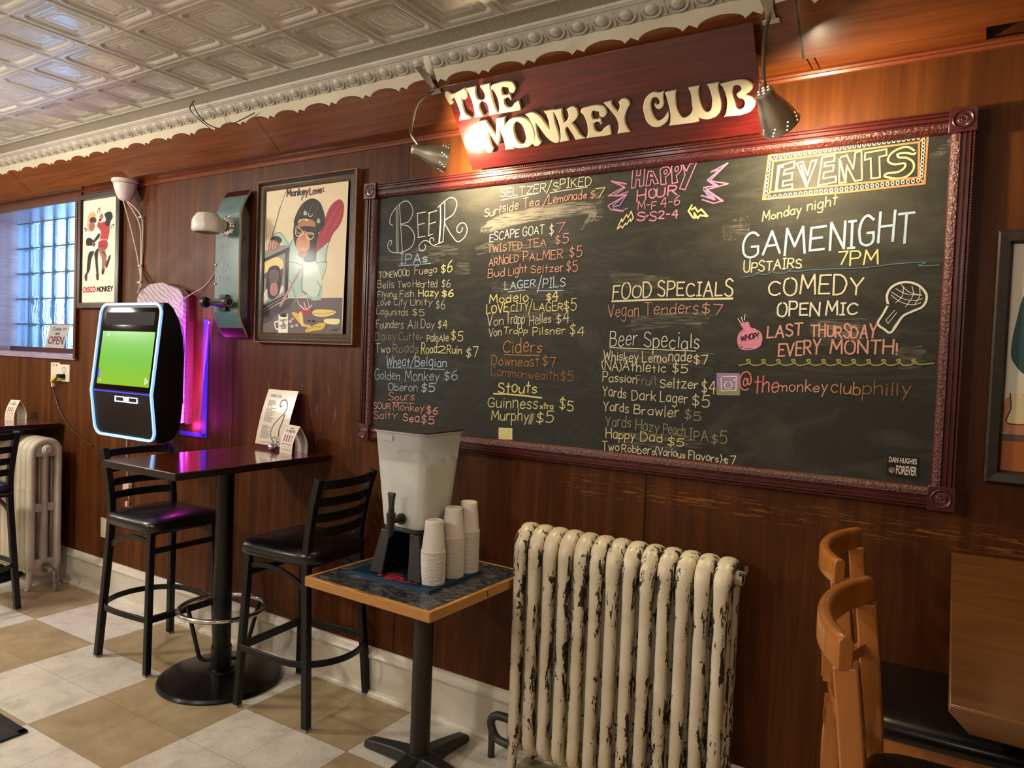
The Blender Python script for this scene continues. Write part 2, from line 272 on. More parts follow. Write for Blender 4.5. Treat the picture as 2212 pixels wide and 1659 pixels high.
TEXT=[('IPAs',-2.2264,2.006,-2.0715,2.0069,0.0396,3,7),('TONEWOOD',-2.353,1.9444,-2.1699,1.9516,0.0289,1,5),('Fuego',-2.1409,1.9545,-2.0157,1.9619,0.0317,1,5),('$6',-1.9922,1.9539,-1.9333,1.9612,0.0418,2,7),('Bells',-2.3615,1.8991,-2.2593,1.899,0.0328,1,4),('Two',-2.2392,1.8987,-2.1628,1.9009,0.0303,1,4),('Hearted',-2.1482,1.8988,-2.0105,1.8961,0.0355,1,4),('$6',-1.985,1.8938,-1.9395,1.8965,0.0363,1,4),('Flying',-2.3571,1.8565,-2.2425,1.857,0.027,1,5),('Fish',-2.2225,1.8568,-2.1416,1.8576,0.0265,1,5),('Hazy',-2.1126,1.8573,-2.0021,1.8613,0.0297,2,8),('$6',-1.981,1.8538,-1.9219,1.8548,0.0309,2,8),('Love',-2.3581,1.8179,-2.2786,1.8193,0.0271,1,4),('City',-2.2558,1.8173,-2.1813,1.8187,0.0323,1,4),('Unity',-2.1593,1.8186,-2.0352,1.8196,0.03,1,4),('$6',-2.0134,1.8012,-1.9649,1.801,0.0366,1,4),('Lagunitas',-2.3608,1.7783,-2.1721,1.772,0.0307,1,4),('$5',-2.1447,1.7713,-2.0775,1.7704,0.0314,1,4),('Founders',-2.3606,1.7158,-2.1972,1.7149,0.0361,1,4),('All',-2.1705,1.7142,-2.1129,1.7137,0.0386,1,4),('Day',-2.0929,1.7167,-2.0181,1.7175,0.0346,1,4),('$4',-1.9985,1.716,-1.9494,1.7199,0.0375,2,5),('Daisy',-2.3655,1.6578,-2.2367,1.662,0.038,9,5),('Cutter',-2.2204,1.6623,-2.0817,1.6632,0.0318,9,5),('Pale',-2.0572,1.6602,-1.996,1.6597,0.0327,1,5),('Ale',-1.9918,1.6615,-1.9383,1.6609,0.029,1,5),('$5',-1.9257,1.6628,-1.863,1.6624,0.0387,2,6),('Two',-2.3607,1.6018,-2.2719,1.6035,0.0398,1,5),('Roads',-2.2531,1.6048,-2.1039,1.6082,0.0391,9,5),('Road',-2.0859,1.6053,-2.0003,1.6084,0.0416,2,6),('2',-1.9939,1.6103,-1.9531,1.6097,0.029,2,6),('Ruin',-1.9445,1.6083,-1.8648,1.6089,0.0355,2,6),('$7',-1.8415,1.5963,-1.7787,1.5999,0.0465,1,6),('Wheat',-2.2904,1.5356,-2.1533,1.5462,0.0448,3,6),('/',-2.1487,1.5463,-2.1218,1.5526,0.0455,3,6),('Belgian',-2.1215,1.5474,-1.9441,1.5507,0.0418,3,6),('Golden',-2.3603,1.4766,-2.208,1.4803,0.0453,3,5),('Monkey',-2.1756,1.4801,-1.9822,1.4895,0.0458,3,5),('$6',-1.9564,1.4907,-1.8848,1.4959,0.0373,3,5),('Oberon',-2.2741,1.4305,-2.1033,1.4375,0.0376,3,5),('$5',-2.0808,1.4343,-2.0039,1.4404,0.0399,3,7),('Sours',-2.2696,1.3823,-2.1195,1.3946,0.034,4,5),('SOUR',-2.3619,1.34,-2.2586,1.3454,0.0291,4,5),('Monkey',-2.2395,1.3413,-2.0615,1.3486,0.0339,4,5),('SaltY',-2.3575,1.2948,-2.2144,1.3021,0.0309,4,5),('$6',-2.0456,1.3394,-1.9843,1.3404,0.0345,4,7),('Sea',-2.1793,1.296,-2.0863,1.3026,0.0318,4,7),('$5',-2.0746,1.292,-2.002,1.2961,0.0365,4,7),('SELTZER',-1.6951,2.2605,-1.4801,2.2623,0.0305,1,5),('/',-1.4765,2.262,-1.452,2.2674,0.0432,1,5),('SPIKED',-1.4467,2.267,-1.2812,2.2714,0.0322,1,5),('Surfside',-1.7718,2.1826,-1.6072,2.2058,0.0342,4,6),('Tea',-1.5831,2.2071,-1.5083,2.2122,0.0346,4,6),('/',-1.4936,2.2049,-1.4687,2.2076,0.0464,4,6),('Lemonade',-1.4655,2.215,-1.299,2.224,0.0293,4,6),('$',-1.2837,2.2183,-1.2608,2.2223,0.0357,4,5),('7',-1.2607,2.2193,-1.2216,2.2204,0.0385,2,5),('ESCAPE',-1.7415,2.0797,-1.5985,2.0949,0.0324,0,5),('GOAT',-1.5798,2.0939,-1.4816,2.0991,0.0315,0,5),('$',-1.4563,2.09,-1.4369,2.0925,0.037,0,5),('7',-1.4268,2.1005,-1.3885,2.1013,0.0398,6,5),('TWISTED',-1.7494,2.0338,-1.5812,2.042,0.0292,4,5),('TEA',-1.5555,2.0455,-1.4703,2.0461,0.033,4,5),('$5',-1.4282,2.0547,-1.3708,2.0548,0.0368,4,5),('ARNOLD',-1.741,1.9783,-1.5956,1.99,0.0325,4,5),('PALMER',-1.5734,1.9914,-1.3924,1.9982,0.0331,4,5),('$5',-1.3631,1.9985,-1.3087,1.9993,0.0364,4,5),('Bud',-1.7427,1.9287,-1.6614,1.9371,0.0358,4,5),('Light',-1.6404,1.9366,-1.5565,1.9468,0.0335,4,5),('Seltzer',-1.5343,1.942,-1.3866,1.9468,0.0345,4,5),('$5',-1.3744,1.9443,-1.3248,1.9458,0.0365,4,5),('LAGER',-1.6569,1.8784,-1.5119,1.8909,0.032,3,6),('/',-1.502,1.872,-1.4842,1.8779,0.053,3,6),('PILS',-1.4773,1.8846,-1.3769,1.8866,0.0372,3,6),('Modelo',-1.7302,1.8258,-1.5443,1.8304,0.0355,2,7),('$4',-1.4579,1.8296,-1.4057,1.8311,0.0338,2,7),('LOVE',-1.7434,1.7807,-1.6388,1.7881,0.0314,2,7),('CITY',-1.6242,1.7901,-1.5402,1.792,0.0308,2,5),('/',-1.5397,1.7818,-1.5235,1.7879,0.0445,2,5),('LAGER',-1.5143,1.7939,-1.3837,1.7924,0.0322,2,5),('$5',-1.3771,1.7935,-1.3241,1.7946,0.0412,2,5),('Von',-1.7385,1.7274,-1.6585,1.7335,0.0461,1,5),('Trapp',-1.6439,1.7378,-1.5568,1.7384,0.0412,1,5),('Helles',-1.5319,1.7354,-1.4335,1.7461,0.0384,1,5),('$4',-1.4104,1.7371,-1.3527,1.7466,0.0435,1,5),('Von',-1.7289,1.6835,-1.6665,1.6908,0.0356,1,5),('Trapp',-1.6544,1.6972,-1.5409,1.7037,0.0269,2,5),('Pilsner',-1.5145,1.6944,-1.3686,1.7053,0.0322,2,5),('$4',-1.348,1.693,-1.2871,1.6979,0.0391,2,5),('Ciders',-1.6535,1.6206,-1.4719,1.6285,0.0517,7,6),('Downeast',-1.7086,1.5676,-1.4808,1.5704,0.0397,7,4),('$7',-1.4655,1.5698,-1.4051,1.5709,0.038,7,4),('Commonwealth',-1.7101,1.5227,-1.3914,1.5184,0.0398,10,5),('$5',-1.3801,1.5166,-1.3247,1.5205,0.0434,10,5),('Stouts',-1.6699,1.4545,-1.4877,1.4653,0.0478,2,8),('Guinness',-1.7195,1.3919,-1.4801,1.4,0.042,2,6),('xtra',-1.4672,1.4029,-1.4088,1.4037,0.0221,2,6),('$5',-1.3804,1.4069,-1.3193,1.4033,0.0454,2,6),('Murphy',-1.6985,1.3416,-1.5201,1.3484,0.044,2,6),('$5',-1.4822,1.3433,-1.4064,1.3505,0.0443,2,6),('H',-1.0906,2.192,-1.0574,2.1958,0.047,6,8),('O',-1.0453,2.2038,-1.0179,2.2028,0.0324,6,8),('U',-1.0151,2.2025,-0.9854,2.2039,0.0309,6,8),('R',-0.9734,2.2041,-0.9388,2.2037,0.0357,6,8),('M-F',-1.0851,2.1629,-1.0146,2.1615,0.0287,6,5),('4-6',-0.9985,2.1653,-0.9279,2.1675,0.0308,6,5),('S',-1.0873,2.1201,-1.0579,2.1194,0.034,6,8),('+',-1.0543,2.1309,-1.042,2.1326,0.0156,6,5),('S',-1.0385,2.1181,-1.0139,2.1191,0.0337,6,7),('2-4',-1.0047,2.1261,-0.9323,2.1224,0.0321,6,7),('FOOD',-1.1708,1.8361,-1.0182,1.8401,0.0518,1,8),('SPECIALS',-0.993,1.8429,-0.7241,1.8436,0.0513,1,8),('Vegan',-1.1874,1.7685,-1.0642,1.7732,0.0475,4,4),('Tenders',-1.0432,1.7763,-0.8411,1.7819,0.0439,4,4),('$7',-0.8289,1.7798,-0.7559,1.7757,0.04,4,4),('Beer',-1.1748,1.657,-1.0661,1.6627,0.0542,0,5),('Specials',-1.0376,1.6567,-0.8317,1.6575,0.055,0,5),('Whiskey',-1.1987,1.605,-1.0586,1.604,0.0341,1,5),('Lemonade',-1.0421,1.6045,-0.8568,1.6122,0.0353,1,5),('$7',-0.8477,1.6041,-0.7982,1.6038,0.0381,1,5),('(NA)',-1.2042,1.5707,-1.124,1.5671,0.0341,1,5),('Athletic',-1.1192,1.5673,-0.9505,1.57,0.0336,1,5),('$5',-0.9255,1.5667,-0.8701,1.5687,0.0323,1,5),('Passion',-1.1985,1.5253,-1.0596,1.5241,0.0341,1,5),('Fruit',-1.0618,1.5209,-0.9824,1.5206,0.0332,9,4),('Seltzer',-0.9697,1.5147,-0.8291,1.5146,0.0326,1,5),('$4',-0.8148,1.5027,-0.7679,1.5024,0.0422,1,5),('Yards',-1.196,1.4707,-1.1001,1.4683,0.0364,1,5),('Dark',-1.0766,1.46,-0.9843,1.4636,0.0378,1,5),('Lager',-0.9659,1.4634,-0.865,1.4626,0.0348,1,5),('$5',-0.8471,1.454,-0.786,1.4551,0.0361,1,5),('Yards',-1.1899,1.414,-1.0879,1.4136,0.0387,1,5),('Brawler',-1.0661,1.4094,-0.8943,1.409,0.0378,1,5),('$5',-0.8732,1.4042,-0.8135,1.4045,0.0363,9,5),('Yards',-1.1793,1.3578,-1.0766,1.3581,0.0386,9,5),('Hazy',-1.0562,1.3509,-0.9648,1.3525,0.0377,9,5),('Peach',-0.9491,1.3495,-0.8681,1.3437,0.0369,9,5),('IPA',-0.8509,1.3324,-0.7853,1.3342,0.0362,9,5),('$5',-0.7722,1.3278,-0.7188,1.3321,0.0398,9,5),('Happy',-1.1752,1.3125,-1.057,1.3165,0.0341,2,5),('Dad',-1.0355,1.314,-0.9519,1.313,0.031,2,5),('$5',-0.9311,1.3041,-0.8708,1.3065,0.0325,2,5),('Two',-1.1889,1.2632,-1.1198,1.2669,0.0319,1,5),('Robbers',-1.1075,1.2645,-0.9774,1.268,0.0292,1,5),('(Various',-0.9751,1.2682,-0.8645,1.2667,0.0262,1,5),('Flavors)',-0.8513,1.2668,-0.7334,1.2646,0.0277,1,5),('$7',-0.729,1.2601,-0.6838,1.265,0.025,1,5),('Monday',-0.6352,2.0911,-0.5129,2.1077,0.0291,2,5),('night',-0.4948,2.1151,-0.4052,2.1274,0.0318,2,5),('GAME',-0.6962,1.9699,-0.4373,1.9891,0.0869,3,11),('NIGHT',-0.4194,1.9899,-0.188,2.0036,0.087,3,11),('UPSTAIRS',-0.6883,1.9198,-0.5043,1.932,0.0351,1,6),('7PM',-0.3925,1.9351,-0.2785,1.9368,0.0408,2,7),('COMEDY',-0.603,1.8443,-0.3168,1.8402,0.0545,1,8),('OPEN',-0.5714,1.7716,-0.4416,1.7754,0.0426,0,8),('MIC',-0.421,1.7764,-0.3294,1.7799,0.0402,0,8),('LAST',-0.6003,1.7013,-0.49,1.7096,0.0382,4,8),('THURSDAY',-0.4631,1.7082,-0.2715,1.7055,0.0389,4,8),('EVERY',-0.5605,1.6427,-0.4322,1.6521,0.0398,4,8),('MONTH!',-0.4013,1.6544,-0.2103,1.6565,0.0391,4,8),('@',-0.6837,1.5206,-0.6456,1.5264,0.0558,5,7),('the',-0.6323,1.5142,-0.5564,1.5222,0.0552,5,7),('monkey',-0.5565,1.524,-0.4048,1.5283,0.0344,4,5),('club',-0.3933,1.5268,-0.3089,1.5269,0.0401,7,5),('philly',-0.3012,1.528,-0.1687,1.5324,0.0393,10,5),('WHOP!',-0.687,1.6879,-0.6305,1.7001,0.0178,13,5)]
